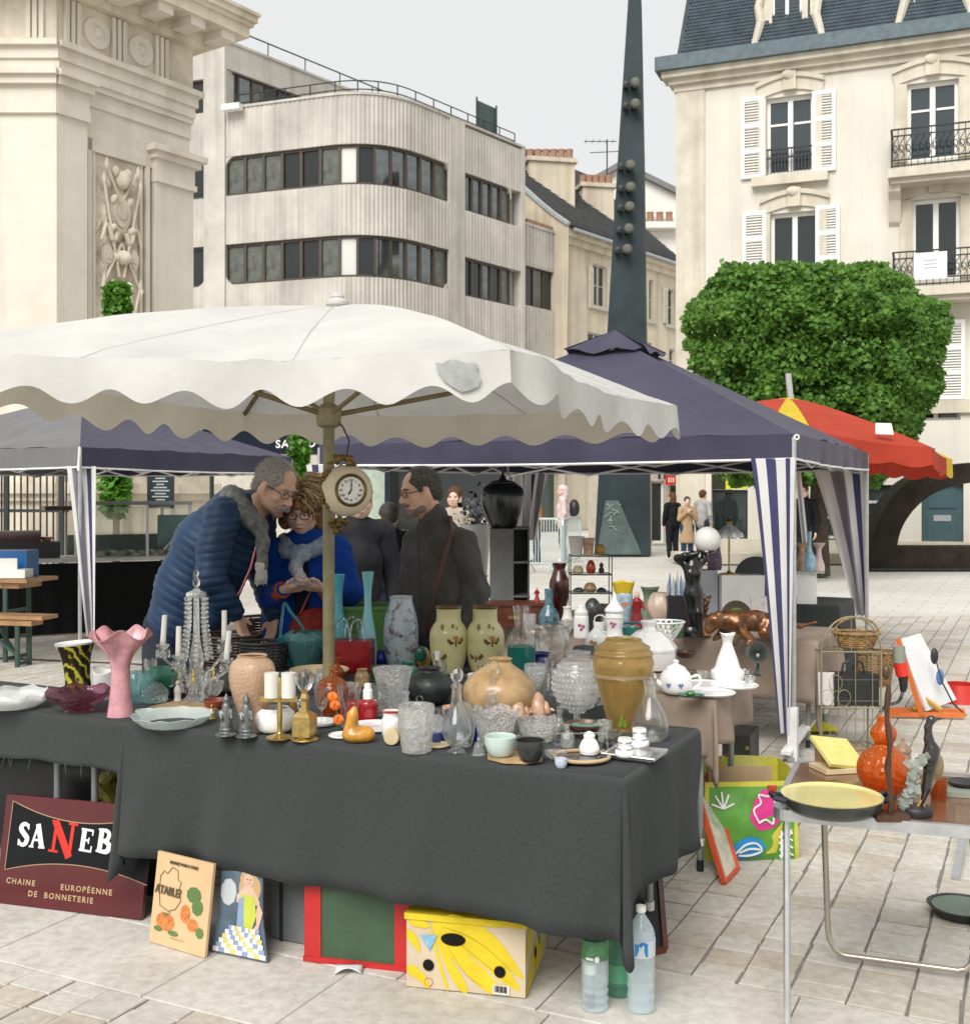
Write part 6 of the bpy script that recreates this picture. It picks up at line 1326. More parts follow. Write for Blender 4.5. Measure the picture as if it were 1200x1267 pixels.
# oval black tray with gold rim and glass handle
c=G(722,948,TZ)+Vector((0,.07,0));s=c.y/F;ot=thing('oval_tray','oval black tray with gold rim and tall wire handle at the front corner','tray',c);ov=lambda a,rx,ry,z:c+Vector((rx*s*cos(a),ry*s*sin(a),z))
MB().lathe([(.001,.004),(31*s,.004),(31*s,.010),(.001,.010)],32,c).build('dish',M('black_lacquer',(.01,.01,.01),.15,coat=.5),ot,loc=c);MB().tube([ov(2*pi*i/36,34,32,.014)for i in range(36)],.006,7,closed=True).build('rim',M('straw',(.5,.36,.2),.6),ot,loc=c);MB().tube([c+Vector((-33*s,0,.01)),c+Vector((-33*s,0,34*s)),c+Vector((30*s,0,34*s)),c+Vector((34*s,0,.01))],.003,6).build('handle',g_clear,ot,loc=c)
vessel('white_knob_jar','glass jar with round white knob on the oval tray','jar',729,935,[(935,12),(926,13),(918,10),(914,7),(909,7),(905,2)],white_c,z0=TZ+.012,closed=True)
c=G(790,946,TZ)+Vector((0,.09,0));sv_=thing('silver_tray','rectangular silver tray under the white salt pots at the table corner','tray',c);MB().box(c+UZ*.012,(.17,.14,.006),rz=RZ).box(c+UZ*.005,(.13,.10,.010),rz=RZ).build('plate',silver,sv_,smooth=False,loc=c);MB().tube([c+E1*a+E2*b+UZ*.018 for a,b in((-.085,-.07),(.085,-.07),(.085,.07),(-.085,.07))],.005,6,closed=True).build('rim',silver,sv_,loc=c)
for cx,yb,lab in((773,938,'white salt pot with silver bands, front one on the tray'),(791,926,'white salt pot with silver bands, rear one on the tray')):
 v=vessel('salt_pot',lab,'pot',cx,yb,[(yb,11.5),(yb-6,12.5),(yb-12,11),(yb-14,8),(yb-17,8.5),(yb-21,9),(yb-25,8)],white_c,z0=TZ+.016,closed=True,extra=1)
 for y in(12,20):MB().lathe([(11.3*v.s if y==12 else 9.2*v.s,v.z(yb-y)-.002),(11.6*v.s if y==12 else 9.6*v.s,v.z(yb-y)),(11*v.s if y==12 else 9*v.s,v.z(yb-y)+.003)],24,v.c).build('band',silver,v.o,loc=v.c)
for k,(cx,yb,lab)in enumerate(((395,900,'white oval dish between the brass lamp and the flowers'),(745,940,'clear glass lid beside the oval tray'))):vessel('low_dish',lab,'dish',cx,yb,[(yb,14),(yb-4,20),(yb-8,22)],white_c if k==0 else g_clear)
vessel('red_candle_jar','small dark red glass jar behind the beer glass','jar',438,893,[(893,8),(880,9),(868,8)],redg);vessel('smoky_jar','smoky glass jar behind the ruby flask','jar',478,868,[(868,13),(855,15),(846,14)],glassm('smoke_glass',(.3,.3,.28),.06,.3));vessel('shell_lamp','yellow fruit ornament with green leaf between the mottled and moth vases','ornament',524,825,[(825,7),(815,9),(806,7),(801,3)],M('fruit_glaze',(.55,.35,.05),.35,var=.4,scale=30),closed=True)
one('green_leaf_ornament',MB().ell(G(520,810,.83)+Vector((0,.02,0)),(.03,.015,.04),10),green_c,'green ceramic leaf leaning against the yellow fruit','ornament',G(520,810,.83));vessel('peach_cup','peach coloured cup behind the left moth vase','cup',527,790,[(790,8),(778,9),(768,11)],coralm,z0=TZ,d=6.0)
# green crate held behind the blue bottle
c=W(455,766,6.05);s=6.05/F;gc=thing('green_crate','green plastic crate on the back of the table behind the blue bottle','crate',Vector((c.x,c.y,TZ)));gp=M('green_plastic',(.11,.27,.06),.45,var=.12);zc=TZ;ht=W(0,748,6.05).z-TZ
for x0,y0,w_,dd_ in((0,-.12,.30,.012),(0,.12,.30,.012),(-.147,0,.012,.228),(.147,0,.012,.228)):MB().box((c.x+x0,c.y+y0,zc+ht/2),(w_,dd_,ht)).build('panel',gp,gc,smooth=False,loc=(c.x,c.y,zc))
[MB().box((c.x,c.y+y_,zc+ht-.008),(.33,.02,.016)).build('rim',gp,gc,smooth=False,loc=(c.x,c.y+y_,zc+ht))for y_ in(-.128,.128)];MB().box((c.x,c.y,zc+.006),(.28,.22,.012)).build('base',gp,gc,smooth=False,loc=(c.x,c.y,zc))
# clock hung from the parasol pole
c=W(429,607,4.62);s=4.62/F;ck=thing('wall_clock','round cream metal clock with brass leaves hanging from the parasol pole','clock',c);crm=M('cream_enamel',(.62,.54,.38),.4,var=.1,scale=6);vw=Vector((.38,-.92,.02)).normalized();X_=Vector((0,0,1)).cross(vw).normalized();Z_=vw.cross(X_);rotc=Matrix((X_,Z_,vw)).transposed()
MB().lathe([(.001,-.075),(18*s,-.07),(27*s,-.045),(32*s,0),(30.5*s,.03),(24*s,.055),(20*s,.062),(19*s,.060)],36,c,rot=rotc).build('case',crm,ck,loc=c);fc=c+vw*.061
MB().lathe([(19*s,-.004),(20.5*s,.004),(18.8*s,.012),(16.6*s,.006),(16.4*s,-.002)],32,fc,rot=rotc).build('bezel',M('old_brass',(.20,.13,.04),.4,.8,var=.3,scale=30),ck,loc=c);MB().lathe([(.001,0),(16.6*s,0),(16.6*s,.002),(.001,.002)],32,fc,rot=rotc).build('dial',M('dial_white',(.78,.76,.70),.4,var=.02),ck,loc=c)
for i in range(12):
 a=2*pi*i/12;dv=X_*sin(a)+Z_*cos(a);nm=('XII','I','II','III','IIII','V','VI','VII','VIII','IX','X','XI')[i];lettering(nm,4.4*s,fc+dv*12.3*s-Z_*1.5*s,X_,Z_,black_paint,ck,'numeral',lift=.0025)
for a,L_,w_,nm in((R(4),12,.9,'minute_hand'),(R(212),7.5,1.3,'hour_hand')):
 dv=X_*sin(a)+Z_*cos(a);pv=X_*cos(a)-Z_*sin(a);q=[fc+dv*(-2*s)+pv*w_*.5*s,fc+dv*(-2*s)-pv*w_*.5*s,fc+dv*(L_*.6*s)-pv*w_*.9*s,fc+dv*(L_*s),fc+dv*(L_*.6*s)+pv*w_*.9*s];q=[p+vw*.004 for p in q];MB().add(q,[(0,1,2,3,4)]).build(nm,black_paint,ck,smooth=False,loc=fc,solid=.0012)
orn=M('bronze_leaf',(.19,.12,.035),.45,.7,var=.5,scale=40);rr=random.Random(4)
def frill(pts,n_,sz,name):
 m_=MB()
 for i in range(n_):
  t=i/n_*(len(pts)-1);k=int(t);p=pts[k].lerp(pts[min(k+1,len(pts)-1)],t-k)+Vector((rr.gauss(0,.006),rr.gauss(0,.008),rr.gauss(0,.006)));m_.ell(p,(sz*rr.uniform(.5,1.2),sz*.45,sz*rr.uniform(.4,.9)),7,rot=Matrix.Rotation(rr.uniform(0,3),3,'Y'))
 q=m_.build(name,orn,ck,loc=pts[0])
frill([W(a,b,4.58)for a,b in((406,583),(402,592),(404,604),(399,612),(403,624))],26,.016,'leaf_garland');frill([W(a,b,4.6)for a,b in((412,572),(420,566),(430,569),(436,574))],20,.016,'leaf_crest');frill([W(a,b,4.6)for a,b in((408,643),(415,648),(425,646),(418,655),(412,651))],20,.015,'leaf_drop')
MB().tube([W(428,572,4.62),W(432,545,4.68),W(424,528,4.72),hub+UZ*.02],.004,6).build('hanging_cord',M('cord',(.10,.09,.08),.8),ck,loc=c)
# ================================================================ TAUPE SIDE TABLE
v=vessel('teapot','white teapot with blue hearts on the taupe side table','teapot',836,860,[(859,14),(854,18),(846,20),(836,19),(830,15),(828,12)],white_c,extra=1,closed=True)
lid(v,[(829,13),(826,12),(823,7),(821,3),(818,4),(816,1)],white_c);vhandle(v,[(855,838),(864,836),(866,846),(856,853)],.006,white_c);MB().tube([tuple(p)for p in spl([tuple(v.c+Vector((-17*v.s,-.01,v.z(848)))),tuple(v.c+Vector((-25*v.s,-.01,v.z(842)))),tuple(v.c+Vector((-28*v.s,-.01,v.z(833))))],4)],[.012]*5+[.008]*4,8).build('spout',white_c,v.o,loc=v.c)
ht=[(0,-.014),(-.012,.002),(-.010,.010),(-.004,.011),(0,.006),(.004,.011),(.010,.010),(.012,.002)]
for cx in(-.032,.022):decal(v,'blue_heart',M('print_blue',(.16,.22,.38),.4),[ht],cx,v.z(846))
lp=G(856,866,TZ);one('leaf_dish',MB().lathe([(.001,.004),(.03,.006),(.045,.016),(.047,.018),(.03,.011),(.001,.009)],24,lp+Vector((0,.03,0)),fl=(2,.25,0)),green_c,'dark green leaf shaped dish at the front of the taupe table','dish',lp+Vector((0,.03,0)))
one('apple_half',MB().ell(lp+Vector((.0,.03,.022)),(.022,.02,.012),10),M('leaf_glaze',(.06,.18,.03),.25,coat=.5),'green ceramic leaf lying in the leaf dish','ornament',lp+Vector((0,.03,.02)))
for cx,yb,lab in((880,862,'white plate at the front right of the taupe table'),(872,852,'white oval plate beside the teapot'),(908,853,'white shallow plate under the decanter edge')):
 vessel('white_plate',lab,'plate',cx,yb,[(yb,20),(yb-3,27),(yb-6,30)],white_c)
v=vessel('soup_tureen','large white faceted tureen with flat lid behind the honey jar','tureen',803,832,[(832,24),(826,31),(815,34),(803,34)],white_c,n=10,extra=1,closed=True,sm=False);MB().lathe([(35*v.s,v.z(804)),(35*v.s,v.z(801)),(27*v.s,v.z(790)),(16*v.s,v.z(781)),(9*v.s,v.z(779)),(8*v.s,v.z(775)),(10*v.s,v.z(769)),(8*v.s,v.z(767)),(.001,v.z(766.5))],10,v.c).build('lid',white_c,v.o,smooth=False,loc=v.c)
v=vessel('white_decanter','white conical ceramic decanter with open lip on the taupe table','decanter',900,846,[(844,19),(838,20.5),(830,20.5),(826,16),(815,12.5),(803,8),(796,6),(789,8),(784,10.5)],white_c,rim=(2,.006,.8,.1))
MB()
v=vessel('brown_sauceboat','brown and white pan with bent handle behind the teapot','pan',846,842,[(842,12),(834,15),(830,16)],M('brown_glaze2'),extra=1);vhandle(v,[(856,836),(862,832),(863,840),(858,844)],.005,gold_rim)
c=G(937,838,TZ);rt=Matrix.Rotation(R(62),3,'X');eh=thing('brass_horn','grey metal trumpet horn standing on the taupe table corner','horn',c);hc=c+UZ*.11;rt=Matrix.Rotation(R(70),3,'X')@Matrix.Rotation(R(-15),3,'Y')
MB().lathe([(.012,-.05),(.014,-.03),(.025,-.005),(.042,.015),(.052,.022),(.050,.020),(.022,-.008),(.008,-.04)],24,hc,rot=rt).build('bell',M('gunmetal',(.14,.15,.14),.35,.7,var=.3),eh,loc=c);MB().tube([c+UZ*.01,c+Vector((.01,.02,.05)),hc+rt@Vector((0,0,-.05))],[.02,.008,.012],10).build('stand',M('gunmetal'),eh,loc=c)
for cx,yb,lab in((921,840,'small silver cup left of the horn'),(928,848,'small dull metal salt cellar before the horn')):vessel('metal_cup',lab,'cup',cx,yb,[(yb,4),(yb-6,6),(yb-11,6.5)],silver,wall=.002)
vessel('dried_leaf_bowl','dark wooden bowl behind the soup tureen on the taupe table','bowl',848,815,[(815,8),(809,13),(806,14)],dwood,wall=.005)
# ================================================================ GAZEBO TABLE: porcelain, statue lamp, panther
TZ=.688
pinkp=M('print_pink',(.55,.14,.30),.4,var=.5,scale=60);flw=[blob(-.008,.008,.010,.009),blob(.010,.002,.010,.010),blob(.0,-.012,.008,.008)]
v=vessel('flower_jar','tall square white porcelain jar with pink flowers','jar',719,790,[(789,9),(786,9.5),(765,9.3),(761,8)],white_c,extra=1,closed=True);lid(v,[(761.5,8.5),(757,8.5),(753,6),(749,5),(748,1)],milk);decal(v,'painted_flowers',pinkp,flw,0,v.z(775),1.3)
v=vessel('lidded_vase','white porcelain covered vase with pink flowers and pointed lid','vase',760,792,[(791,13),(786,11),(778,10),(768,11.5),(760,11),(756,9)],white_c,extra=1,closed=True);lid(v,[(757,12),(754,12),(748,7),(743,4),(738,2.6),(733,.5)],white_c);decal(v,'painted_flowers',pinkp,flw,-.01,v.z(772),1.1);MB().lathe([(12*v.s,v.z(764)-.003),(12.6*v.s,v.z(764)),(12*v.s,v.z(764)+.003)],24,v.c).build('band',milk,v.o,loc=v.c)
v=vessel('cream_jug','small cream porcelain jug with golden flower','jug',702,778,[(777,8),(770,8.5),(762,6),(755,5),(751,6)],milk,extra=1);decal(v,'painted_flowers',M('print_gold',(.5,.3,.06),.4),flw,0,v.z(767),.9)
v=vessel('porcelain_basket','small white porcelain basket with arched handle','basket',742,783,[(782,7),(774,8),(769,8.5)],white_c,extra=1);vhandle(v,[(735,771),(736,764),(742,761),(748,764),(749,771)],.006,white_c)
v=vessel('gilded_teapot','white and gold round teapot before the porcelain basket','teapot',738,808,[(807,8),(800,13),(792,14),(785,11),(780,6),(776,3)],white_c,extra=1,closed=True);decal(v,'gold_leaf',M('print_gold'),flw,-.02,v.z(795),1.2)
vessel('metal_basket_dish','dark square metal dish with scrolled handle before the porcelain','dish',722,812,[(812,16),(800,12)],M('slate_dish',(.05,.05,.05),.5),n=4,sm=False,wall=.01)
v=vessel('teal_bottle_vase','mottled dark teal bottle vase on the gazebo table','vase',679,778,[(777,10),(770,13),(762,13),(754,9),(748,5.5),(738,5),(729,5.5)],M('teal_mottle',(.10,.22,.26),.25,scale=26,col2=(.015,.03,.045),coat=.4))
v=vessel('oxblood_vase','tall dark oxblood lacquer vase behind the teal bottle','vase',692,772,[(771,7),(755,8),(740,11),(722,12.5),(711,9),(704,7),(700,8),(697,9)],M('oxblood',(.05,.008,.008),.25,var=.5,coat=.4))
c=G(642,776,TZ);wbx=thing('wooden_box','long dark red wooden box under the small red statuette','box',c);s=c.y/F
MB().box(c+Vector((0,.1,13*s)),(78*s,.2,26*s)).build('body',M('mahogany',(.11,.03,.015),.35,var=.3,coat=.2),wbx,smooth=False,loc=c);MB().box(c+Vector((0,.1,28*s)),(82*s,.22,4*s)).build('lid',M('mahogany'),wbx,smooth=False,loc=c);MB().box(c+Vector((-6*s,-.004,12*s)),(14*s,.006,4*s)).build('name_plate',brass,wbx,smooth=False,loc=c)
def lady(name,label,base,hgt,m_dress,m_skin,arms,group=None):
 o=thing(name,label,'figurine',base);h=hgt;S_=SDF(.012*h/.2)
 S_.cap(base+UZ*.0,base+UZ*h*.5,.22*h,.09*h).cap(base+UZ*h*.5,base+UZ*h*.72,.09*h,.12*h).cap(base+Vector((-.13*h,0,h*.70)),base+Vector((-.2*h,-.05*h,h*.5)),.045*h,.035*h).cap(base+Vector((.13*h,0,h*.70)),base+Vector((.19*h,-.08*h,h*.52)),.045*h,.035*h)
 S_.build('dress',m_dress,o,h/45,base);SDF(.01*h).cap(base+UZ*h*.74,base+UZ*h*.82,.05*h,.05*h).ell(base+UZ*h*.88,(.075*h,.08*h,.10*h)).build('head',m_skin,o,h/55,base);return o
skinp=M('figurine_skin',(.62,.42,.32),.4)
redl=M('red_lacquer',(.32,.015,.02),.3,var=.3)
lady('statuette','small red statuette standing on the dark wooden box',c+Vector((23*s,.09,30*s)),.10,redl,M('print_gold'),0)
v=vessel('striped_vase','tall pale blue striped vase with yellow flared mouth','vase',771,786,[(785,8),(775,8),(760,9),(748,11),(738,12),(733,11)],M('blue_stripe_glaze',(.34,.46,.52),.3,var=.3,scale=30,coat=.3),extra=1);MB().lathe([(11*v.s,v.z(734)),(12.5*v.s,v.z(728)),(15*v.s,v.z(720)),(14*v.s,v.z(720)),(10*v.s,v.z(732))],24,v.c,rim=(4,.006,.5,.05)).build('flared_mouth',M('yellow_glaze',(.60,.42,.02),.3),v.o,loc=v.c);decal(v,'orange_fruit',M('orange_petal'),[blob(0,0,.022,.014)],.01,v.z(747))
b=W(788,762,7.7);lady('lady_statuette','porcelain lady figurine in a red dress with dark bonnet',Vector((b.x,b.y,TZ)),.255,redl,skinp,0);
v=vessel('green_jug','sage green jug behind the lady figurine','jug',804,770,[(769,11),(758,12),(745,8),(735,9),(727,13)],M('sage_glaze',(.22,.30,.20),.35,var=.2),rim=(2,.006,.6,.1))
c=G(786,788,TZ)+Vector((0,.05,0));s=c.y/F;tb_=thing('teal_trug','teal oblong dish with dark leaf handle beside the porcelain','dish',c);MB().lathe([(.001,.004),(.07,.006),(.10,.06),(.097,.06),(.066,.012),(.001,.01)],28,c,fl=(2,.22,0)).build('body',M('teal_glaze',(.03,.26,.22),.3,coat=.4),tb_,loc=c);MB().tube([c+Vector((.11*cos(a),.0,.055+.03*sin(a)))for a in[pi*k/10 for k in range(11)]],.008,6).build('handle',M('teal_dark',(.03,.12,.14),.35),tb_,loc=c);MB().ell(c+Vector((.03,-.02,.06)),(.03,.02,.012),8).build('red_fruit',redl,tb_,loc=c)
def lattice(cx,yb):
 d=F*(H-TZ)/(yb-HZ);s=d/F;c=Vector(((cx-CX)*s,d+.06,TZ));o=thing('lattice_basket','white pierced porcelain lattice basket at the gazebo table front','basket',c);rr0,rr1,hh=15*s,27*s,20*s;mb=MB()
 for k in range(22):
  a=2*pi*k/22
  for sg in(-1,1):mb.tube([c+Vector(((rr0+(rr1-rr0)*t)*cos(a+sg*.5*t),(rr0+(rr1-rr0)*t)*.8*sin(a+sg*.5*t),.006+hh*t))for t in(0,.33,.66,1)],.0042,5)
 q=mb.build('lattice',white_c,o,loc=c);q['kind']='stuff'
 MB().tube([c+Vector((rr1*cos(2*pi*k/30),rr1*.8*sin(2*pi*k/30),hh+.006))for k in range(30)],.007,6,closed=True).build('rim',white_c,o,loc=c);MB().lathe([(.001,0),(rr0,0),(rr0,.008),(.001,.008)],20,c).build('base',white_c,o,loc=c)
lattice(822,792)
# black statue holding a globe lamp
b=G(857,788,TZ)+Vector((0,.06,0));s=b.y/F;blk=M('black_bronze',(.014,.014,.014),.22,.2,var=.4,coat=.3)
stt=thing('statue_lamp','black statue of a standing woman lifting a white globe lamp','lamp',b);zz=lambda y:H-(y-HZ)*s
def bp(px,py,dy=0):return Vector(((px-CX)*s,b.y+dy,zz(py)))
MB().lathe([(16*s,0),(16*s,.02),(12*s,.035),(10*s,.06),(.001,.062)],20,b).build('base',blk,stt,loc=b)
MB().box(bp(850,787)+Vector((-.0,-.02,.012)),(.10,.06,.02)).build('stone_foot',cream_c,stt,smooth=False,loc=b)
fg=SDF(.02);fg.chain([bp(858,781),bp(857,758),bp(857,737)],[.030,.036,.058]).chain([bp(864,781,-.03),bp(862,758,-.04),bp(860,738)],[.022,.030,.05]).ell(bp(858,733),(.062,.05,.055)).chain([bp(858,728),bp(857,712),bp(856,702)],[.046,.050,.058]).chain([bp(850,701),bp(838,691),bp(846,687,-.04)],[.026,.022,.017]).chain([bp(863,701),bp(872,691),bp(870,684)],[.028,.022,.018]).chain([bp(846,687,-.04),bp(862,684,-.05)],[.018,.014]).ell(bp(857,690),(.036,.04,.048)).cap(bp(857,698),bp(857,694),.022,.022)
fg.ell(bp(852,709,-.045),(.022,.02,.022)).ell(bp(861,709,-.045),(.022,.02,.022));fg.build('figure',blk,stt,.007,b)
MB().lathe([(.03,0),(.06,.012),(.055,.025),(.02,.02)],20,bp(875,685)).build('lamp_cup',blk,stt,loc=b);MB().ell(bp(875,668),(16.5*s,)*3,24).build('globe',M('opal_globe',(.80,.79,.76),.3,transl=.3,var=.02),stt,loc=b)
# crouching bronze panther
pb=G(918,795,TZ)+Vector((0,.08,0));s=pb.y/F;pan=thing('panther_statue','brown bronze panther statue prowling at the edge of the gazebo table','statue',pb);bz=M('brown_bronze',(.20,.085,.03),.3,.5,var=.5,scale=12,coat=.3);q=lambda px,py,dy=0:Vector(((px-CX)*s,pb.y+dy,H-(py-HZ)*s))
pt=SDF(.022);pt.chain([q(955,772),q(935,768),q(912,769),q(898,768)],[.062,.062,.068,.058]).chain([q(898,767),q(884,768),q(878,776)],[.055,.045,.034]).ell(q(884,767,-.02),(.05,.045,.042)).cap(q(880,773,-.02),q(876,780,-.03),.028,.022).ell(q(889,759,-.03),(.013,.01,.016)).ell(q(890,759,.04),(.013,.01,.016))
pt.chain([q(910,772,-.04),q(917,783,-.06),q(924,788,-.07),q(930,793.5,-.08)],[.044,.032,.022,.016]).cap(q(930,794,-.08),q(920,794.5,-.10),.018,.014).chain([q(906,774,.05),q(897,784,.06),q(886,792,.05)],[.042,.028,.016]).chain([q(950,772,-.04),q(943,781,-.07),q(955,788,-.06),q(952,794,-.07)],[.055,.038,.022,.016]).chain([q(958,772,.05),q(965,782,.06),q(962,793,.05)],[.055,.036,.016]).chain([q(968,768),q(990,775),q(1010,770)],[.024,.014,.010])
pt.build('body',bz,pan,.0075,pb,disp=lambda P:.0016*vnoise(P,70))
# small things round the statue
one('white_lantern',MB().lathe([(.035,0),(.035,.10),(.03,.105),(.001,.11)],4,G(868,786,TZ)+Vector((0,.2,0)),rot=Matrix.Rotation(.3,3,'Z')),white_c,'small white box lantern between statue and panther','lantern',G(868,786,TZ)+Vector((0,.2,0)),smooth=False)
one('wooden_stand',MB().box(G(869,788,TZ)+Vector((.0,.1,.02)),(.13,.1,.04)),woodw,'small brown wooden box before the panther head','box',G(869,788,TZ)+Vector((0,.1,0)),smooth=False)
bx=W(842,762,7.95);one('black_box',MB().box((bx.x,bx.y,TZ+.10),(.20,.16,.20)),M('black_box_m',(.012,.012,.014),.5),'black square box behind the black statue','box',(bx.x,bx.y,TZ),smooth=False)
bx2=W(732,775,7.55);one('black_case_small',MB().box((bx2.x,bx2.y,TZ+.06),(.12,.1,.12)),M('black_box_m'),'small black box behind the porcelain basket','box',(bx2.x,bx2.y,TZ),smooth=False)
cr=thing('glass_iris','cluster of blue and clear glass flames on the black box','ornament',Vector((bx.x,bx.y,TZ+.202)))
for k in range(11):
 x=bx.x-.09+k*.018;y=bx.y+.03*sin(k*2);hh=.10+.09*((k*5)%7)/7;MB().lathe([(.006,0),(.012,.02),(.010,hh*.6),(.001,hh)],7,(x,y,TZ+.202)).build('flame',glassm('blue_flame',(.25,.42,.68),.1,.2,milky=.4)if k%2 else g_cut,cr,loc=(x,y,TZ+.2))
vessel('peach_shell_bowl','peach coloured shell bowl left of the blue glass','bowl',817,772,[(772,8),(762,14),(750,17),(738,13),(733,9)],M('peach_glaze',(.66,.52,.42),.35,var=.15),closed=True,fl=(8,.06,1))
# back row: stands, purple vase, brass lamp, cushion box, discs
def stand(name,label,px0,px1,pyt,d,mat,dep=.2):
 a,b_=W(px0,pyt,d),W(px1,pyt,d);ht_=a.z-TZ;c=Vector(((a.x+b_.x)/2,d+dep/2,TZ));return one(name,MB().box(c+UZ*ht_/2,(b_.x-a.x,dep,ht_)),mat,label,'stand',c,smooth=False),c+UZ*ht_
gst,gt=stand('grey_stand','pale grey display stand under the purple vase',864,888,706,8.35,M('grey_lacquer',(.42,.44,.47),.5))
v=vessel('purple_vase','purple mottled cylindrical vase on the grey stand','vase',884,706,[(706,8),(700,9),(688,8.5),(680,7),(677,7)],M('purple_mottle',(.20,.13,.20),.35,scale=50,col2=(.05,.02,.05)),z0=gt.z,d=8.43)
wst,wt_=stand('white_box','large white box with rounded top behind the green plate',893,946,712,8.25,white_c)
lb=Vector(((902-CX)/F*8.35,8.35,wt_.z));bl__=thing('brass_table_lamp','slim brass lamp with scalloped glass shade on the white box','lamp',lb);s=8.35/F
MB().lathe([(.07,0),(.07,.008),(.02,.015),(.008,.03)],20,lb).build('foot',brass,bl__,loc=lb);zt2=H-(640-HZ)*s;MB().tube([lb+UZ*.02,lb+UZ*(zt2-lb.z)],.007,8).build('stem',brass,bl__,loc=lb)
MB().lathe([(.012,0),(.05,-.03),(.095,-.075),(.10,-.10),(.097,-.10),(.05,-.035)],32,lb+UZ*(H-(648-HZ)*s-lb.z),fl=(8,.08,0)).build('shade',g_frost,bl__,loc=lb);MB().lathe([(.02,0),(.03,.015),(.012,.04),(.001,.05)],12,lb+UZ*(H-(648-HZ)*s-lb.z)).build('cap',brass,bl__,loc=lb)
dc=W(936,716,8.55);dcc=thing('black_disc','large black round disc standing behind the white box','disc',Vector((dc.x,dc.y,wt_.z)));MB().lathe([(.001,-.01),(.165,-.008),(.17,0),(.001,.006)],40,dc,rot=Matrix.Rotation(R(80),3,'X')).build('plate',black_paint,dcc,loc=dc)
pc=W(911,752,7.55);gpl=thing('green_plate','round brown plate with green centre standing behind the panther','plate',Vector((pc.x,pc.y,TZ)));rtp=Matrix.Rotation(R(78),3,'X');rp_=19*7.55/F
MB().lathe([(.001,-.006),(rp_,.004),(rp_,.008),(rp_*.62,.002),(.001,0)],36,Vector((pc.x,pc.y,TZ+rp_)),rot=rtp).build('dish',M('brown_rim',(.06,.04,.025),.3),gpl,loc=pc);MB().lathe([(.001,.002),(rp_*.55,.004),(.001,.005)],28,Vector((pc.x,pc.y-.004,TZ+rp_)),rot=rtp).build('centre',M('leaf_glaze'),gpl,loc=pc)
c=W(940,745,7.8);one('picture_tile',MB().box((c.x,c.y,TZ+.11),(.12,.012,.2),rot=Matrix.Rotation(R(-12),3,'X')),M('tile_blue',(.55,.52,.47),.5,scale=30,col2=(.2,.28,.33),thr=(.3,.45)),'pale picture tile with blue print behind the panther','picture',(c.x,c.y,TZ),smooth=False)
br=thing('dried_flowers','small brown dried flower bunch behind the statue','flowers',G(884,782,TZ)+Vector((0,.35,0)));rr=random.Random(9);m_=MB();c=Vector(br.location)
for k in range(40):p=c+Vector((rr.gauss(0,.05),rr.gauss(0,.04),rr.uniform(.05,.22)));m_.tube([c+UZ*.01,p],.0025,4);m_.ell(p,(.012,.012,.009),6)
q_=m_.build('twigs',M('dry_brown',(.20,.10,.05),.8,var=.5,scale=40),br,loc=c);q_['kind']='stuff'
MB().lathe([(.03,0),(.045,.05),(.04,.06)],12,c).build('pot',terra,br,loc=c)
# wire shelf with trinkets
sx0,sx1=W(706,0,8.45).x,W(757,0,8.45).x;shf=thing('wire_shelf','small black wire shelf stand with glass shelves of trinkets','shelf',((sx0+sx1)/2,8.55,TZ));s=8.5/F;zs_=[H-(y-HZ)*s for y in(734,711,688)]
for x in(sx0,sx1):
 for y in(8.45,8.65):MB().tube([(x,y,TZ),(x,y,zs_[2]+.0)],.004,6).build('post',iron,shf,loc=(x,y,TZ))
for i,z in enumerate(zs_):
 MB().box(((sx0+sx1)/2,8.55,z),(sx1-sx0+.01,.21,.008)).build('shelf_board',glassm('shelf_glass',(.7,.75,.72),.05,.5),shf,smooth=False,loc=(sx0,8.5,z));MB().tube([(sx0,8.45,z+.003),(sx1,8.45,z+.003),(sx1,8.65,z+.003),(sx0,8.65,z+.003)],.004,5,closed=True).build('shelf_rim',iron,shf,loc=(sx0,8.5,z))
trk=[('white_pot','white flared pot, left on the wire shelf top',713,2,[(0,7),(-12,8),(-24,10)],milk),('peach_cup','peach striped cup in the middle of the wire shelf top',728,2,[(0,6),(-12,6.5),(-22,8)],coralm),('gold_mask','round golden ornament, right on the wire shelf top',743,2,[(0,3),(-6,6),(-12,5),(-15,1)],M('print_gold')),('cream_bud','small cream pot on the upper shelf',715,1,[(0,5),(-5,7),(-11,4)],cream_c),('red_bud_vase','small bright red vase on the upper shelf',731,1,[(0,4),(-6,6),(-13,5),(-18,2)],M('red_glossy',(.42,.04,.01),.15,coat=.5)),('dark_idol','small dark figure on the upper shelf right',744,1,[(0,3),(-6,3.6),(-9,2),(-12,2.6),(-15,1)],dwood),('grey_stone','grey polished stone, left on the lower shelf',716,0,[(0,6),(-4,7),(-7,3)],pewter),('brown_geode','brown striped geode on the lower shelf',730,0,[(0,5),(-6,8),(-12,5),(-13,1)],brownc),('dark_stone','dark stone, right on the lower shelf',744,0,[(0,6),(-4,6),(-7,2)],char_c)]
for nm,lab,px,lv,prf,mt in trk:
 yb=(734,711,688)[lv];vessel(nm,lab,'ornament',px,yb,[(yb+dy,r)for dy,r in prf],mt,z0=zs_[lv]+.006,d=8.55,closed=nm not in('white_pot','peach_cup'))
for px,lab in((733,'small metal lantern below the wire shelf'),):vessel('metal_lantern',lab,'lantern',px,760,[(760,9),(750,10),(742,8),(737,3)],pewter,d=8.45,closed=True)
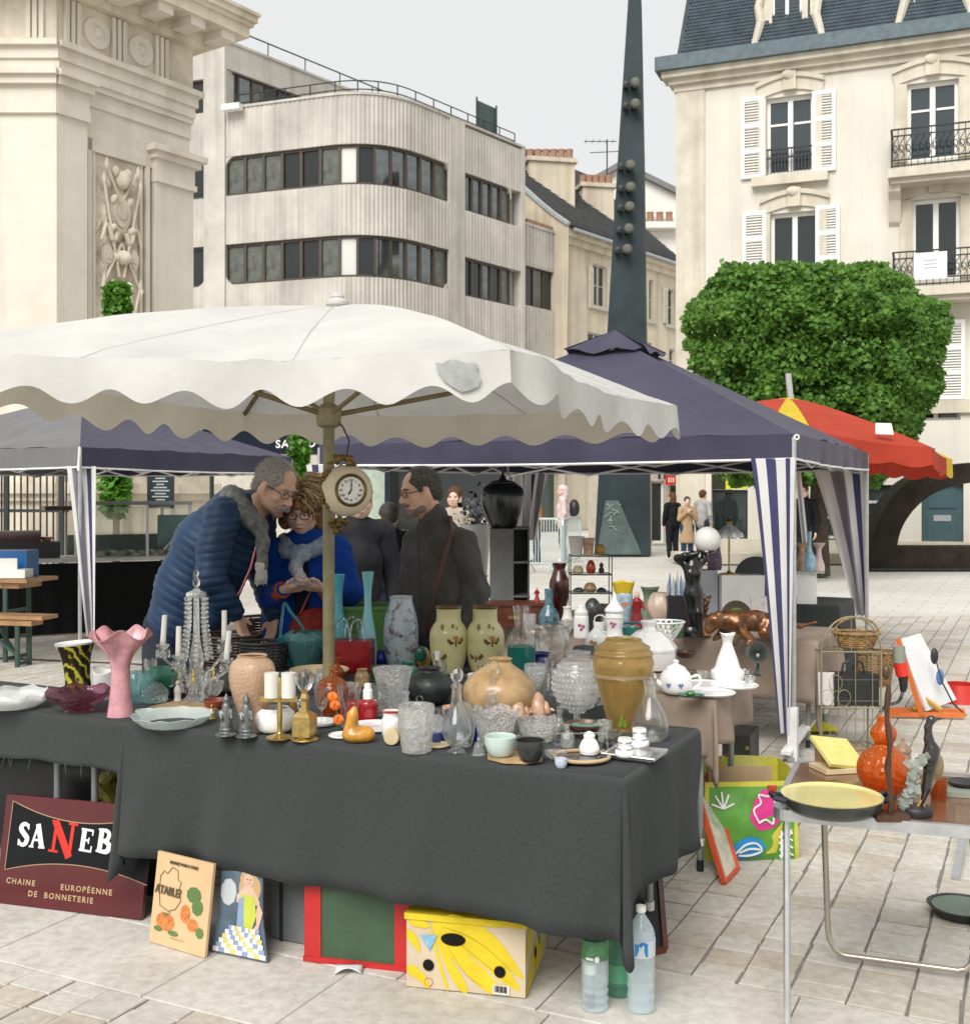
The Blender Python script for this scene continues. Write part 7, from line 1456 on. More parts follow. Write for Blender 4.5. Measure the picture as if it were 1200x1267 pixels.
# white pedestal with three vases
c=Vector(((1000-CX)/F*8.75,8.8,.755));tz2=H-(709-HZ)*8.75/F;wp=one('white_pedestal',MB().box(c+UZ*(tz2-.755)/2,(24*8.75/F,.16,tz2-.755),rz=-.25),white_c,'white square pedestal carrying three vases on the dark table','pedestal',c,smooth=False);one('pedestal_plate',MB().box(c+UZ*(tz2-.755+.008),(.26,.22,.014),rz=-.25),g_pale,'glass plate lying on the white pedestal','plate',c+UZ*(tz2-.755),smooth=False);tz2+=.016
vessel('blue_marbled_vase','pale blue marbled bottle vase, middle one on the pedestal','vase',1001,708,[(708,7),(700,9),(690,8),(682,4),(670,2.5),(658,3)],M('marble_blue',(.45,.60,.68),.25,scale=30,col2=(.12,.36,.48),coat=.4),z0=tz2,d=8.75)
vessel('peach_vase','slim peach and brown vase, left on the pedestal','vase',992,707,[(707,5),(698,6),(688,5),(680,3),(674,6),(672,7)],M('peach_brown',(.55,.36,.22),.35,var=.4,scale=20),z0=tz2,d=8.756)
vessel('pink_trumpet_vase','pale pink trumpet vase, right on the pedestal','vase',1013,708,[(708,7),(700,7),(690,4),(680,3),(674,7),(672,8)],M('pale_pink',(.66,.50,.46),.35),z0=tz2,d=8.75)
# grey pedestal and big black vase (for sale, standing on the paving)
c=Vector(((630-CX)/F*8.9,9.0,0));zt3=H-(654-HZ)*8.9/F;gp_=thing('grey_pedestal','tall grey display pedestal with open cubby holes on its side','pedestal',c);gpm=M('grey_board',(.17,.175,.17),.6);wd=29*8.9/F
MB().box(c+Vector((-.06,0,zt3/2)),(wd,.35,zt3)).build('body',gpm,gp_,smooth=False,loc=c)
mb=MB();x0=c.x-.06+wd/2
for k in range(6):mb.box((x0+.065,9.0,k*zt3/5.02+.008),(.125,.35,.016))
mb.box((x0+.119,9.0,zt3/2),(.012,.34,zt3));MB().box((x0+.06,9.12,zt3/2),(.11,.01,zt3)).build('cubby_back',black_paint,gp_,smooth=False,loc=c);mb.build('cubby',gpm,gp_,smooth=False,loc=c)
v=vessel('black_urn','large black green urn standing on the grey pedestal','urn',622,654,[(653,15),(645,19),(630,25),(615,27),(604,25),(599,19),(597,17)],M('black_green',(.02,.028,.022),.28,scale=9,col2=(.006,.008,.008),coat=.4),z0=zt3,d=8.95,extra=1,closed=True);lid(v,[(597,16),(595,15),(593,6),(588,2.5),(582,.5)],M('black_green'))
TZ=.758
# ================================================================ CAMP TABLE THINGS
z1=CZ+.001
def G2(px,py):return G(px,py,z1)
v=vessel('casserole','shallow black casserole with yellow enamel inside on the camp table','casserole',1029,1013,[(1012,30),(1007,46),(998,57),(988,61),(985,61.5)],M('black_enamel',(.03,.034,.03),.25,coat=.4),z0=z1,extra=1,wall=.005,n=48)
MB().lathe([(60*v.s,v.z(985.5)),(61.2*v.s,v.z(983)),(58*v.s,v.z(986)),(40*v.s,v.z(996)),(.001,v.z(999))],48,v.c).build('yellow_enamel',M('yellow_enamel_m',(.62,.55,.22),.22,var=.08,coat=.4),v.o,loc=v.c)
for sg in(-1,1):MB().tube([v.c+Vector((sg*60*v.s,-.03,v.z(988))),v.c+Vector((sg*72*v.s,-.025,v.z(985))),v.c+Vector((sg*72*v.s,.025,v.z(985))),v.c+Vector((sg*60*v.s,.03,v.z(988)))],.010,8).build('handle',M('navy_handle',(.012,.014,.03),.3),v.o,loc=v.c)
MB().box(v.c+Vector((-70*v.s,.035,v.z(979))),(.028,.012,.014)).build('red_tag',M('red_trim'),v.o,smooth=False,loc=v.c)
c=W(1037,950,3.92);yt_=one('yellow_tile',MB().box((c.x,c.y,z1+.055),(.15,.15,.012),rot=Matrix.Rotation(R(14),3,'Z')@Matrix.Rotation(R(28),3,'X')@Matrix.Rotation(R(10),3,'Y')),M('pale_yellow',(.66,.58,.22),.5,scale=26,col2=(.6,.5,.12)),'pale yellow square tile tilted on a stack beside the orange jar','tile',(c.x,c.y,z1),smooth=False)
one('cream_tile',MB().box((c.x,c.y-.02,z1+.008),(.17,.12,.014),rz=.2),cream_c,'cream tile lying flat under the yellow tile','tile',(c.x,c.y-.02,z1),smooth=False);one('small_block',MB().box((c.x-.02,c.y+.05,z1+.035),(.08,.05,.07)),brownc,'brown block propping up the yellow tile','block',(c.x,c.y+.05,z1),smooth=False)
v=vessel('orange_glass_jar','big orange pressed glass gourd jar on the camp table','jar',1093,987,[(986,13),(982,16),(972,25),(958,31),(945,31),(934,25),(926,16),(921,11),(918,12),(912,15),(904,15.5),(898,11),(893,8),(887,8.5)],orangeg,z0=z1,fl=(12,.035,.4),n=48,wall=.006,extra=1);MB().lathe([(17*v.s,0),(17*v.s,.012),(13*v.s,.016)],32,v.c).build('foot',M('red_glass_foot',(.3,.02,.01),.15,coat=.5),v.o,loc=v.c)
c=G2(1106,1018)+Vector((0,.03,0));s=c.y/F;ws=thing('stick_carving','thin dark wooden stick figure carving on a flat base','carving',c);MB().box(c+UZ*.01,(.095,.06,.02)).build('base',dwood,ws,smooth=False,loc=c);rsx=lambda k:.0085+.0025*sin(k*2.1)
MB().tube([c+Vector((.004*sin(k*1.3)-.004*k*.2,0,.02+k*.034))for k in range(12)],[rsx(k)for k in range(12)],8).ell(c+Vector((-.012,0,.43)),(.012,.012,.022),8).build('figure',dwood,ws,loc=c)
c=G2(1138,1012)+Vector((0,.035,0));s=c.y/F;bd=thing('bird_carving','dark carved long necked bird with crystal wing on a black base','carving',c);hornm=M('dark_horn',(.028,.022,.02),.2,var=.5,scale=9,coat=.5);q=lambda px,py,dy=0:Vector(((px-CX)*s,c.y+dy,H-(py-HZ)*s))
MB().lathe([(20*s,0),(20.5*s,.006),(20.5*s,.02),(19.5*s,.024),(.001,.025)],28,c).build('base',black_paint,bd,loc=c)
sb=SDF(.008);sb.chain([q(1140,998),q(1146,975),q(1150,950),q(1151,935)],[.004,.013,.017,.022]).chain([q(1151,938),q(1153,928),q(1149,915),q(1148,900),q(1152,891)],[.024,.021,.013,.010,.0115]).cap(q(1153,890),q(1170,889),.008,.0015).ell(q(1152,890),(.013,.011,.010));sb.build('body',hornm,bd,.0032,c)
SDF(.008).ell(q(1161,950,.02),(.024,.02,.045)).cap(q(1158,960,.02),q(1150,985,.01),.016,.004).build('belly',M('horn_belly',(.30,.20,.09),.25,var=.4,scale=14,coat=.4),bd,.004,c)
m_=MB();rr=random.Random(2)
for k in range(26):t=k/25;p=q(1136-18*t+rr.gauss(0,3),935+62*t,-.012+rr.gauss(0,.006));m_.box(p,(rr.uniform(.012,.03),.016,rr.uniform(.02,.04)),rot=Matrix.Rotation(rr.uniform(0,3),3,Vector((rr.gauss(0,1),rr.gauss(0,1),rr.gauss(0,1))).normalized()))
q_=m_.build('crystal_wing',glassm('rock_crystal',(.62,.66,.60),.12,.15,milky=.4),bd,smooth=False,loc=c);q_['kind']='stuff'
for dx in(-6,8):MB().tube([q(1140,990),q(1138+dx,1004)],.004,6).build('foot',M('print_gold'),bd,loc=c)
for cx,yb,lab in((1117,948,'terracotta lidded pot behind the orange jar'),):v=vessel('terracotta_pot',lab,'pot',cx,yb,[(yb,8),(yb-8,10),(yb-18,9)],M('pot_brown',(.30,.19,.12),.4,var=.3),z0=z1,extra=1,closed=True);lid(v,[(yb-18,10.5),(yb-21,10),(yb-26,6),(yb-30,2),(yb-34,2.2),(yb-36,.5)],M('pot_brown'))
v=vessel('amber_tumbler','pink amber tumbler behind the bird carving','glass',1161,992,[(991,9),(978,10),(964,11)],amber,z0=z1,wall=.003)
c=G2(1190,985)+Vector((.02,.05,0));gtr=thing('stone_tray','grey green square tray with a black dish at the camp table right edge','tray',c);MB().box(c+UZ*.008,(.14,.16,.016),rz=-.3).build('slab',M('grey_green',(.26,.28,.23),.5),gtr,smooth=False,loc=c);MB().lathe([(.02,.016),(.045,.022),(.05,.032),(.045,.03),(.001,.02)],24,c+Vector((.01,.01,0))).build('dish',black_paint,gtr,loc=c)
# ================================================================ ON THE PAVING, RIGHT
gm_=M('old_gilt_wire',(.34,.31,.2),.45,.7,var=.2)
EX=Vector((W(1016,0,6.9).x,6.9,0));EW=W(1090,0,6.9).x-EX.x;et=thing('wire_etagere','gilt wire plant stand with arched back holding baskets and a black case','shelf',EX+Vector((EW/2,.1,0)));zE=(.64,.30,.04)
def e_(x,y,z):return EX+Vector((x,y,z))
for x in(0,EW):
 for y in(0,.24):MB().tube([e_(x,y,0),e_(x,y,zE[0]if y==0 else zE[0]+.02)],.006,6).build('post',gm_,et,loc=e_(x,y,0))
MB().tube([e_(EW/2-EW*.5*cos(a),0,zE[0]+.215*sin(a))for a in[pi*k/20 for k in range(21)]],.006,6).build('arch',gm_,et,loc=e_(0,0,zE[0]))
for k,(x,h_)in enumerate(((.25,.16),(.5,.21),(.75,.16))):MB().tube([e_(EW*x,0,zE[0]),e_(EW*x,0,zE[0]+h_)],.003,5).build('arch_bar',gm_,et,loc=e_(EW*x,0,zE[0]))
for z in zE:
 MB().tube([e_(0,0,z),e_(EW,0,z),e_(EW,.24,z),e_(0,.24,z)],.005,5,closed=True).build('shelf_rim',gm_,et,loc=e_(0,0,z))
 for k in range(9):MB().tube([e_(EW*(k+.5)/9,0,z),e_(EW*(k+.5)/9,.24,z)],.0028,4).build('shelf_wire',gm_,et,loc=e_(EW*(k+.5)/9,0,z))
for k in range(1,7):MB().tube([e_(EW*k/7,.0,.04),e_(EW*k/7,.0,.30 if k%2 else .64)],.003,4).build('front_wire',gm_,et,loc=e_(EW*k/7,0,.04))
for k in range(3):MB().tube([e_(EW*(.1+.14*k)+.04*cos(a),-.002,.36+.09*(k%2)+.05*sin(a))for a in[2*pi*i/14 for i in range(14)]],.0028,4,closed=True).build('scroll',gm_,et,loc=e_(.1,0,.36))
wickl=M('pale_wicker',(.36,.22,.09),.6,var=.45,scale=40)
basket('wicker_basket','pale wicker basket with handle on top of the wire stand',1066,803,786,20,28,wickl,d=6.98,z0=zE[0]+.006,nst=14,handle=.10);basket('wicker_basket','honey coloured wicker basket on the paving behind the wire stand',1085,852,812,24,30,wickl,z0=0,d=9.4,nst=14);basket('wicker_basket','small brown wicker basket left behind the wire stand arch',1042,846,800,18,22,M('brown_wicker',(.24,.12,.05),.6,var=.4,scale=40),z0=0,d=9.5,nst=12,handle=.12)
c=e_(EW*.62,.10,zE[1]+.006);cs_=thing('black_case','black accordion style case with handle on the wire stand shelf','case',c);MB().box(c+UZ*.095,(.27,.15,.19)).build('body',M('black_leather',(.016,.017,.016),.45,var=.3,scale=30,bump=.3,bscale=120),cs_,smooth=False,loc=c);MB().tube([c+Vector((-.07+.0,0,.19)),c+Vector((-.06,0,.25)),c+Vector((0,0,.275)),c+Vector((.06,0,.25)),c+Vector((.07,0,.19))],.007,7).build('handle',black_paint,cs_,loc=c)
for z in(.03,.16):MB().box(c+Vector((0,-.0765,z)),(.26,.003,.006)).build('piping',M('grey_piping',(.1,.1,.1),.4),cs_,smooth=False,loc=c)
c=e_(.05,.06,zE[1]+.006);one('lace_card',MB().box(c+UZ*.10,(.10,.01,.20),rot=Matrix.Rotation(R(-6),3,'X')),M('lace_print',(.62,.58,.56),.6,scale=40,col2=(.25,.2,.2),thr=(.3,.42)),'white card with grey print standing left of the black case','card',c,smooth=False)
for cx,yb,lab in((1036,938,'small brown pot under the wire stand, left one'),(1059,940,'small brown pot under the wire stand, right one')):v=vessel('brown_pot',lab,'pot',cx,yb,[(yb,9),(yb-6,11),(yb-12,9),(yb-15,10),(yb-17,4)],M('pot_brown'),z0=.004,closed=True)
yb_=G(1010,905);one('yellow_cloth',MB().grid(lambda s,t:yb_+Vector(((s-.5)*.26,(t-.5)*.2,.02+.05*sin(pi*s)*sin(pi*t)+.012*noise.noise(Vector((s*5,t*5,1))))),14,10),M('bright_yellow',(.62,.55,.03),.7),'crumpled bright yellow cloth on the paving behind the gazebo leg','cloth',yb_,solid=.003)
a,b_=G(972,945),G(1008,915);one('white_plank',MB().bar(a+UZ*.06,b_+UZ*.16,.06,.02),white_paint,'short white plank leaning near the gazebo leg','plank',a,smooth=False)
# tilted white board with orange stand
bd0=W(1142,884,8.2);bd0.z=.02;bo_=thing('board_stand','tilted white board on an orange folding stand','stand',bd0);org=M('orange_paint',(.62,.15,.03),.45,var=.1)
pA,pB,pC,pD=W(1110,792,8.2),W(1137,784,8.45),W(1182,866,8.4),W(1146,880,8.15);nb=(pB-pA).cross(pD-pA).normalized()
MB().add([pA,pB,pC,pD],[(0,1,2,3)]).build('board',M('board_white',(.74,.74,.74),.5,var=.06,scale=6),bo_,smooth=False,loc=bd0,solid=.02)
MB().bar(W(1111,790,8.15),W(1141,886,8.05),.03,.03).build('orange_bar',org,bo_,smooth=False,loc=bd0)
for dy,y in((0,880),(-.16,885)):
 MB().bar(Vector((W(1103,0,8.2+dy).x,8.25+dy,.03)),Vector((W(1193,0,8.2+dy).x,8.2+dy,.03)),.035,.03).build('foot_bar',org,bo_,smooth=False,loc=bd0)
MB().tube([bd0+Vector((-.1,-.08,.03)),bd0+UZ*.11,bd0+Vector((.1,-.08,.03))],.02,6).build('brace',M('print_gold'),bo_,loc=bd0);MB().ell(W(1163,838,8.2),(.03,.02,.06),8).build('blue_clip',M('clip_blue',(.08,.2,.42),.4),bo_,loc=bd0);MB().ell(W(1156,812,8.2),(.03,.025,.06),8).build('black_clip',black_paint,bo_,loc=bd0)
MB().tube([W(1158,818,8.15),W(1166,845,8.1),W(1180,872,8.1),W(1195,885,8.1)],.006,5).build('cord',black_paint,bo_,loc=bd0)
tl=thing('cable_plug','black and red industrial plug on a thick cable hanging by the stand','plug',W(1116,835,7.6));MB().tube([W(1112,800,7.6),W(1113,820,7.6)],.04,10).build('socket',M('grey_green'),tl,loc=W(1116,835,7.6));MB().tube([W(1113,820,7.6),W(1117,836,7.6)],.043,12).build('collar',M('red_sign'),tl,loc=W(1116,835,7.6));MB().tube([W(1117,836,7.6),W(1118,850,7.6),W(1117,856,7.6)],[.034,.026,.018],10).build('grip',black_paint,tl,loc=W(1116,835,7.6));MB().tube([tuple(p)for p in spl([tuple(W(1117,855,7.6)),tuple(W(1112,868,7.55)),tuple(W(1098,873,7.3)),tuple(W(1090,880,7.1))],5)],.011,7).build('cable',black_paint,tl,loc=W(1116,835,7.6))
c=G(1196,872)+Vector((0,.12,0));one('red_tub',MB().lathe([(.001,0),(.15,0),(.12,.14),(.115,.14),(.14,.01),(.001,.008)],28,c),M('red_plastic',(.55,.03,.02),.4,var=.1),'red plastic tub upside down at the right edge of the picture','tub',c)
c=G(1192,1140)+Vector((.02,.06,0));ds_=thing('black_dish','black oval dish lying on the paving at right','dish',c);MB().lathe([(.001,.01),(.09,.012),(.12,.04),(.128,.04),(.10,.004),(.001,.002)],32,c).build('body',black_paint,ds_,loc=c);MB().lathe([(.001,.013),(.085,.015),(.11,.036),(.001,.016)],32,c+UZ*.0005).build('lining',M('dull_green',(.12,.16,.12),.5),ds_,loc=c)
c=G(1199,1152)+Vector((.03,0,0));lady('white_figurine','white figurine lying by the black dish at the picture edge',c,.13,white_c,brownc,0)
one('grey_bracket',MB().bar(G(1182,1090)+UZ*.004,G(1196,1035)+UZ*.12,.03,.012),steel,'grey metal strut leaning on the paving behind the camp table','strut',G(1182,1090),smooth=False)
# shopping bag, paper bag, orange frame, black case under the taupe table
sbg=thing('shopping_bag','bright printed reusable shopping bag with pink and blue flowers','bag',G(930,1066)+Vector((0,.1,0)));B0=G(873,1066);B1=G(988,1063);bw=(B1-B0);nb=bw.cross(UZ).normalized();hb=.34
grn=M('bag_green',(.10,.30,.04),.35,var=.2);
def bagf(s,t):p=B0+bw*s+UZ*hb*t;return p+nb*(.035*sin(pi*s)*sin(pi*min(1,t*1.1))+.012*noise.noise(Vector((s*4,t*4,2)))-.10*t*.15)
MB().grid(bagf,24,16,m=lambda s,t:1 if t>.93 or s>.955 or s<.04 or(s+t*.6<.25)else 0).build('front',[grn,M('bag_yellow',(.52,.48,.05),.35,var=.15)],sbg,loc=B0)
def bag_b(s,t):return bagf(s,t*1.12)-nb*(.26+.06*sin(pi*s)*t)
MB().grid(bag_b,14,8).build('back',M('bag_yellow'),sbg,loc=B0)
for k,s in enumerate((0,1)):MB().grid(lambda a,t,s=s:bagf(s,t).lerp(bag_b(s,t),a)+bw.normalized()*(.03*sin(pi*a)*(1 if s else-1)*(t-.3)),6,8).build('side',M('bag_yellow'),sbg,loc=B0)
mg=M('bag_magenta',(.62,.03,.22),.35);bl2=M('bag_blue',(.02,.25,.55),.35);wl_=M('bag_white',(.75,.75,.72),.35)
def bagdec(nm,mat,pts,lift=.004):
 ps=[bagf(s,t)+nb*lift for s,t in pts];c=bagf(sum(p[0]for p in pts)/len(pts),sum(p[1]for p in pts)/len(pts))+nb*(lift+.001);MB().add([c]+ps,[(0,i+1,(i+1)%len(ps)+1)for i in range(len(ps))]).build(nm,mat,sbg,smooth=False,loc=B0)
bagdec('pink_flower',mg,[(.45,.55),(.52,.78),(.6,.9),(.75,.88),(.86,.72),(.82,.55),(.7,.42),(.55,.4)]);bagdec('blue_flower',bl2,[(.25,.05),(.3,.24),(.42,.33),(.56,.30),(.63,.18),(.58,.06),(.4,.02)]);bagdec('yellow_patch',M('bag_yellow'),[(.64,.08),(.7,.35),(.82,.5),(.8,.3),(.75,.1)],.003)
def bagline(pts,nm='white_line',w_=.005):MB().tube([bagf(s,t)+nb*.007 for s,t in spl(pts,4)],w_,4).build(nm,wl_,sbg,loc=B0)
bagline([(.55,.5),(.5,.66),(.58,.74),(.56,.84),(.66,.82),(.74,.84),(.74,.72),(.82,.66),(.72,.58),(.7,.48),(.62,.54),(.55,.5)]);bagline([(.3,.1),(.4,.22),(.52,.24),(.58,.14),(.46,.08),(.34,.08)]);bagline([(.34,.12),(.45,.17),(.56,.16)])
for k in range(5):bagline([(.18,.68),(.18+.12*cos(.3+k*.65),.68+.2*sin(.3+k*.65))])
for k in range(4):bagline([(.78,.05+k*.08),(.86,.1+k*.09),(.93,.06+k*.09)]);bagline([(.80,.02),(.80+.04*k,.38)])
for s in(.16,.42):MB().grid(lambda a,t,s=s:bag_b(s+.04*a,.93+t*.10)+nb*(.03+.02*t)-UZ*.03*t*t+UZ*.03,3,5).build('handle',M('bag_handle',(.6,.03,.06),.4),sbg,loc=B0,solid=.004)
one('cardboard_inside',MB().box(B0+bw*.45-nb*.12+UZ*.34,(bw.length*.7,.02,.08),rz=atan2(bw.y,bw.x)),M('cardboard',(.40,.28,.17),.8),'cardboard flap sticking up inside the shopping bag','cardboard',B0+bw*.45-nb*.12+UZ*.3,smooth=False)
pbg=G(862,1012)+Vector((.0,.1,0));one('paper_bag',MB().box(pbg+UZ*.16,(.2,.14,.32),rz=RZ),M('kraft_paper',(.36,.23,.12),.8,var=.2,scale=6),'brown paper bag behind the taupe table leg','bag',pbg,smooth=False)
bc=G(917,955)+Vector((.02,.1,0));bcs=thing('storage_box','black box with small clasp under the taupe side table','box',bc);MB().box(bc+UZ*.11,(.16,.3,.22),rz=-.4).build('body',M('black_leather'),bcs,smooth=False,loc=bc);MB().box(bc+Vector((.0,-.165,.15)),(.02,.012,.02),rz=-.4).build('clasp',brass,bcs,smooth=False,loc=bc)
f0,f1=G(896,1096),G(912,1078);f0t=Vector((W(871,995,4.75).x,4.95,.33));f1t=f0t+(f1-f0);fr_=thing('framed_picture','picture in a thin orange red frame leaning on the table leg','picture',f0)
ofm=M('orange_red',(.52,.08,.03),.45);ring_=[f0+UZ*.008,f1+UZ*.008,f1t,f0t]
for i in range(4):MB().bar(ring_[i],ring_[(i+1)%4],.022,.018,up=(f1-f0)).build('frame_side',ofm,fr_,smooth=False,loc=f0)
MB().add(ring_,[(0,1,2,3)]).build('print',M('picture_print',(.55,.5,.4),.4,scale=11,col2=(.18,.25,.2),thr=(.3,.6)),fr_,smooth=False,loc=f0,solid=.004)
# ================================================================ UNDER THE FRONT TABLE
SGd=(G(173,1140)-G(2,1119)).normalized();S0=G(-6,1118);tl_=Vector((0,.10,.99)).normalized();SW_=(G(175,1140)-S0).length;SHt=.415
sgn=thing('enamel_sign','dark red enamel shop sign with black panel and white and red lettering','sign',S0+SGd*SW_/2);upv=(UZ*.985+Vector((.06,.12,0))).normalized();nS=SGd.cross(upv)
MB().prism([(0,0),(SW_,0),(SW_,SHt),(0,SHt)],S0+UZ*.003,SGd,upv,-.02).build('plate',M('dark_red_enamel',(.085,.008,.010),.25,var=.12,coat=.3),sgn,smooth=False,loc=S0)
SP=lambda x,y,l=.0:S0+UZ*.003+SGd*x+upv*y+nS*l
pw_,ph2=SW_*.95,.20;xs=[i/16 for i in range(17)];top_=[(.035+(SW_-.02)*x,.165+.225-.06*4*x*(1-x)*1.0)for x in xs];bot_=[(.03+(SW_-.02)*x,.13+.05*4*x*(1-x)*.9)for x in xs]
for nm,mat,g,l in(('panel_border',M('sign_border',(.42,.27,.15),.4),.0035,.0006),('black_panel',M('sign_black',(.008,.009,.012),.3,spec=.2),0,.0014)):
 k=17;vs=[SP(x,y+g,l)for x,y in top_]+[SP(x,y-g,l)for x,y in bot_];vs[0]=SP(top_[0][0]-g,top_[0][1]+g,l);vs[k]=SP(bot_[0][0]-g,bot_[0][1]-g,l);MB().add(vs,[(i+k,i+k+1,i+1,i)for i in range(k-1)]).build(nm,mat,sgn,smooth=False,loc=S0)
wlt=M('sign_white',(.78,.77,.74),.35);rlt=M('sign_red',(.62,.03,.015),.3)
def glyph(strokes,ox,oy,sz,mat,nm,rot=0):
 mb=MB();l=.0022
 for pts,w_ in strokes:
  pts=spl(pts,5)if len(pts)>3 else pts;k=len(pts);L=[];Rr=[]
  for i,(x,y)in enumerate(pts):
   a=pts[max(i-1,0)];b=pts[min(i+1,k-1)];dx,dy=b[0]-a[0],b[1]-a[1];q=sqrt(dx*dx+dy*dy)or 1;ww_=(w_[0]+(w_[1]-w_[0])*sin(pi*i/max(1,k-1)))/2 if isinstance(w_,tuple)else w_/2;nx_,ny=-dy/q*ww_,dx/q*ww_;L.append((x+nx_,y+ny));Rr.append((x-nx_,y-ny))
  T=lambda p:SP(ox+sz*(p[0]*cos(rot)-p[1]*sin(rot)),oy+sz*(p[0]*sin(rot)+p[1]*cos(rot)),l)
  mb.add([T(p)for p in L]+[T(p)for p in Rr],[(i,i+1,k+i+1,k+i)for i in range(k-1)]);l+=.0002
 mb.build(nm,mat,sgn,smooth=False,loc=S0)
gS=[([(.56,.80),(.42,.96),(.22,.92),(.14,.74),(.32,.54),(.52,.34),(.44,.1),(.22,.04),(.06,.22)],(.10,.25)),([(.56,.98),(.56,.72)],.06),([(.06,.0),(.06,.28)],.06)]
gA=[([(.06,0),(.36,1)],.11),([(.34,1),(.66,0)],.24),([(.18,.32),(.52,.32)],.09),([(-.06,.03),(.20,.03)],.08),([(.46,.03),(.82,.03)],.08)]
gN=[([(.12,0),(.12,1)],.12),([(.08,.98),(.72,-.10)],.26),([(.72,-.08),(.72,1)],.12),([(-.04,.03),(.30,.03)],.08),([(-.04,.97),(.2,.97)],.08),([(.56,.97),(.9,.97)],.08)]
gE=[([(.16,0),(.16,1)],.24),([(.0,.96),(.62,.96)],.10),([(0,.04),(.64,.04)],.10),([(.16,.5),(.48,.5)],.10),([(.62,1),(.62,.74)],.07),([(.64,0),(.64,.28)],.07),([(.46,.64),(.46,.36)],.06)]
gB=[([(.16,0),(.16,1)],.24),([(.05,.95),(.36,.95),(.52,.84),(.5,.62),(.36,.52),(.2,.51)],(.10,.2)),([(.2,.5),(.4,.48),(.6,.36),(.56,.12),(.38,.05),(.02,.05)],(.10,.24)),([(0,.96),(.3,.96)],.09),([(0,.04),(.3,.04)],.09)]
# letter boxes measured on the photograph: left, right, top, bottom
def place(g,px0,px1,py0,py1,mat,nm,sx,rot=0):
 dd=S0.y;s=4.4/F;x0=(W(px0,py1,4.4)-S0).dot(SGd);zb_=.0
 # plane intersection of the pixel ray
 def hit(px,py):
  o=Vector((0,0,H));d_=W(px,py,1)-o;t=(S0-o).dot(nS)/d_.dot(nS);p=o+d_*t-S0;return p.dot(SGd),p.dot(upv)
 a,b=hit(px0,py1),hit(px1,py0);hgt=b[1]-a[1];glyph([([(x*(b[0]-a[0])/hgt/sx,y)for x,y in p],w_)for p,w_ in g],a[0],a[1],hgt,mat,nm,rot)
place(gS,20,36,1021,1047,wlt,'letter_s',.62);place(gA,36,56,1023,1050,wlt,'letter_a',.8);place(gN,60,94,1021,1056,rlt,'letter_n',.9,-.05);place(gE,96,114,1030,1056,wlt,'letter_e',.68,-.06);place(gB,117,136,1031,1058,wlt,'letter_b',.66,-.06)
gltr=M('sign_gold',(.46,.32,.18),.4)
for txt,pxa,pya,sz in(('CHAINE',26,1091,.030),('EUROPÉENNE',107,1101,.030),('DE  BONNETERIE',75,1110,.030)):
 o=Vector((0,0,H));d_=W(pxa,pya,1)-o;t=(S0-o).dot(nS)/d_.dot(nS);lettering(txt,sz,o+d_*t-upv*sz*.36,SGd,upv,gltr,sgn,bold=.0006,spacing=1.32,lift=.0012)
 # dark bags behind the sign
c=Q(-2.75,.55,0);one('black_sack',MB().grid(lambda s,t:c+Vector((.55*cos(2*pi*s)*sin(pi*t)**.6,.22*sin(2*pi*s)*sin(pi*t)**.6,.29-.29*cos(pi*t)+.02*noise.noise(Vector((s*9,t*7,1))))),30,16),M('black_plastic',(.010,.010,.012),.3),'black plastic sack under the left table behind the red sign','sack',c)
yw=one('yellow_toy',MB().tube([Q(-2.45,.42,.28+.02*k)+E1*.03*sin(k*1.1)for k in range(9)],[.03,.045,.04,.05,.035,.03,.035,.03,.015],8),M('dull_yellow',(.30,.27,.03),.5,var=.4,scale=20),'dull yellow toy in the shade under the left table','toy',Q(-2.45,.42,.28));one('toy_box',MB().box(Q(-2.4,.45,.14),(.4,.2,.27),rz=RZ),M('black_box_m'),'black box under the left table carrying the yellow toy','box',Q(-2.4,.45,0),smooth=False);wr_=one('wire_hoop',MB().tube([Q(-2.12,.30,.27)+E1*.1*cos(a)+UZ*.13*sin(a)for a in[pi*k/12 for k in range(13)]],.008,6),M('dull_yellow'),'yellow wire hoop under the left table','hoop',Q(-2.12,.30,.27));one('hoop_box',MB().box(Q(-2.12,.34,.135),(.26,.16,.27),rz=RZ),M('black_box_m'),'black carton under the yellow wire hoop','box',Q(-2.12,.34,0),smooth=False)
# wooden picture panel with tomato print
def leanplane(bl,br,tilt=.14):
 x=(br-bl).normalized();n_=x.cross(UZ);u_=(UZ-n_*tilt).normalized();return bl,x,u_,x.cross(u_),(br-bl).length
bl,xx,uu,nn,wd=leanplane(G(184,1166),G(253,1187));ppm=thing('wooden_print','pale wooden panel printed with tomatoes and leaves leaning under the table','picture',(bl+G(253,1187))/2);PH=.315
MB().prism([(0,0),(wd,0),(wd,PH),(0,PH)],bl+UZ*.003,xx,uu,-.012).build('panel',M('pale_wood',(.60,.42,.24),.6,var=.08,scale=5),ppm,smooth=False,loc=bl)
PPt=lambda x,y,l=.001:bl+UZ*.003+xx*(x*wd)+uu*(y*PH)+nn*l
def pdec(nm,mat,polys,T,par,lift=.001):
 if len(polys)>1:
  for i,p in enumerate(polys):pdec(nm,mat,[p],T,par,lift+.0002*i)
  return
 mb=MB()
 for i,p in enumerate(polys):mb.add([T(x,y,lift+.0002*i)for x,y in p],[tuple(range(len(p)))])
 return mb.build(nm,mat,par,smooth=False,loc=bl)
grp=M('print_leaf',(.10,.18,.05),.5);orp=M('print_orange',(.62,.20,.05),.5,var=.3,scale=60);drk=M('print_dark',(.12,.09,.05),.6);redp=M('print_rust',(.55,.16,.07),.5)
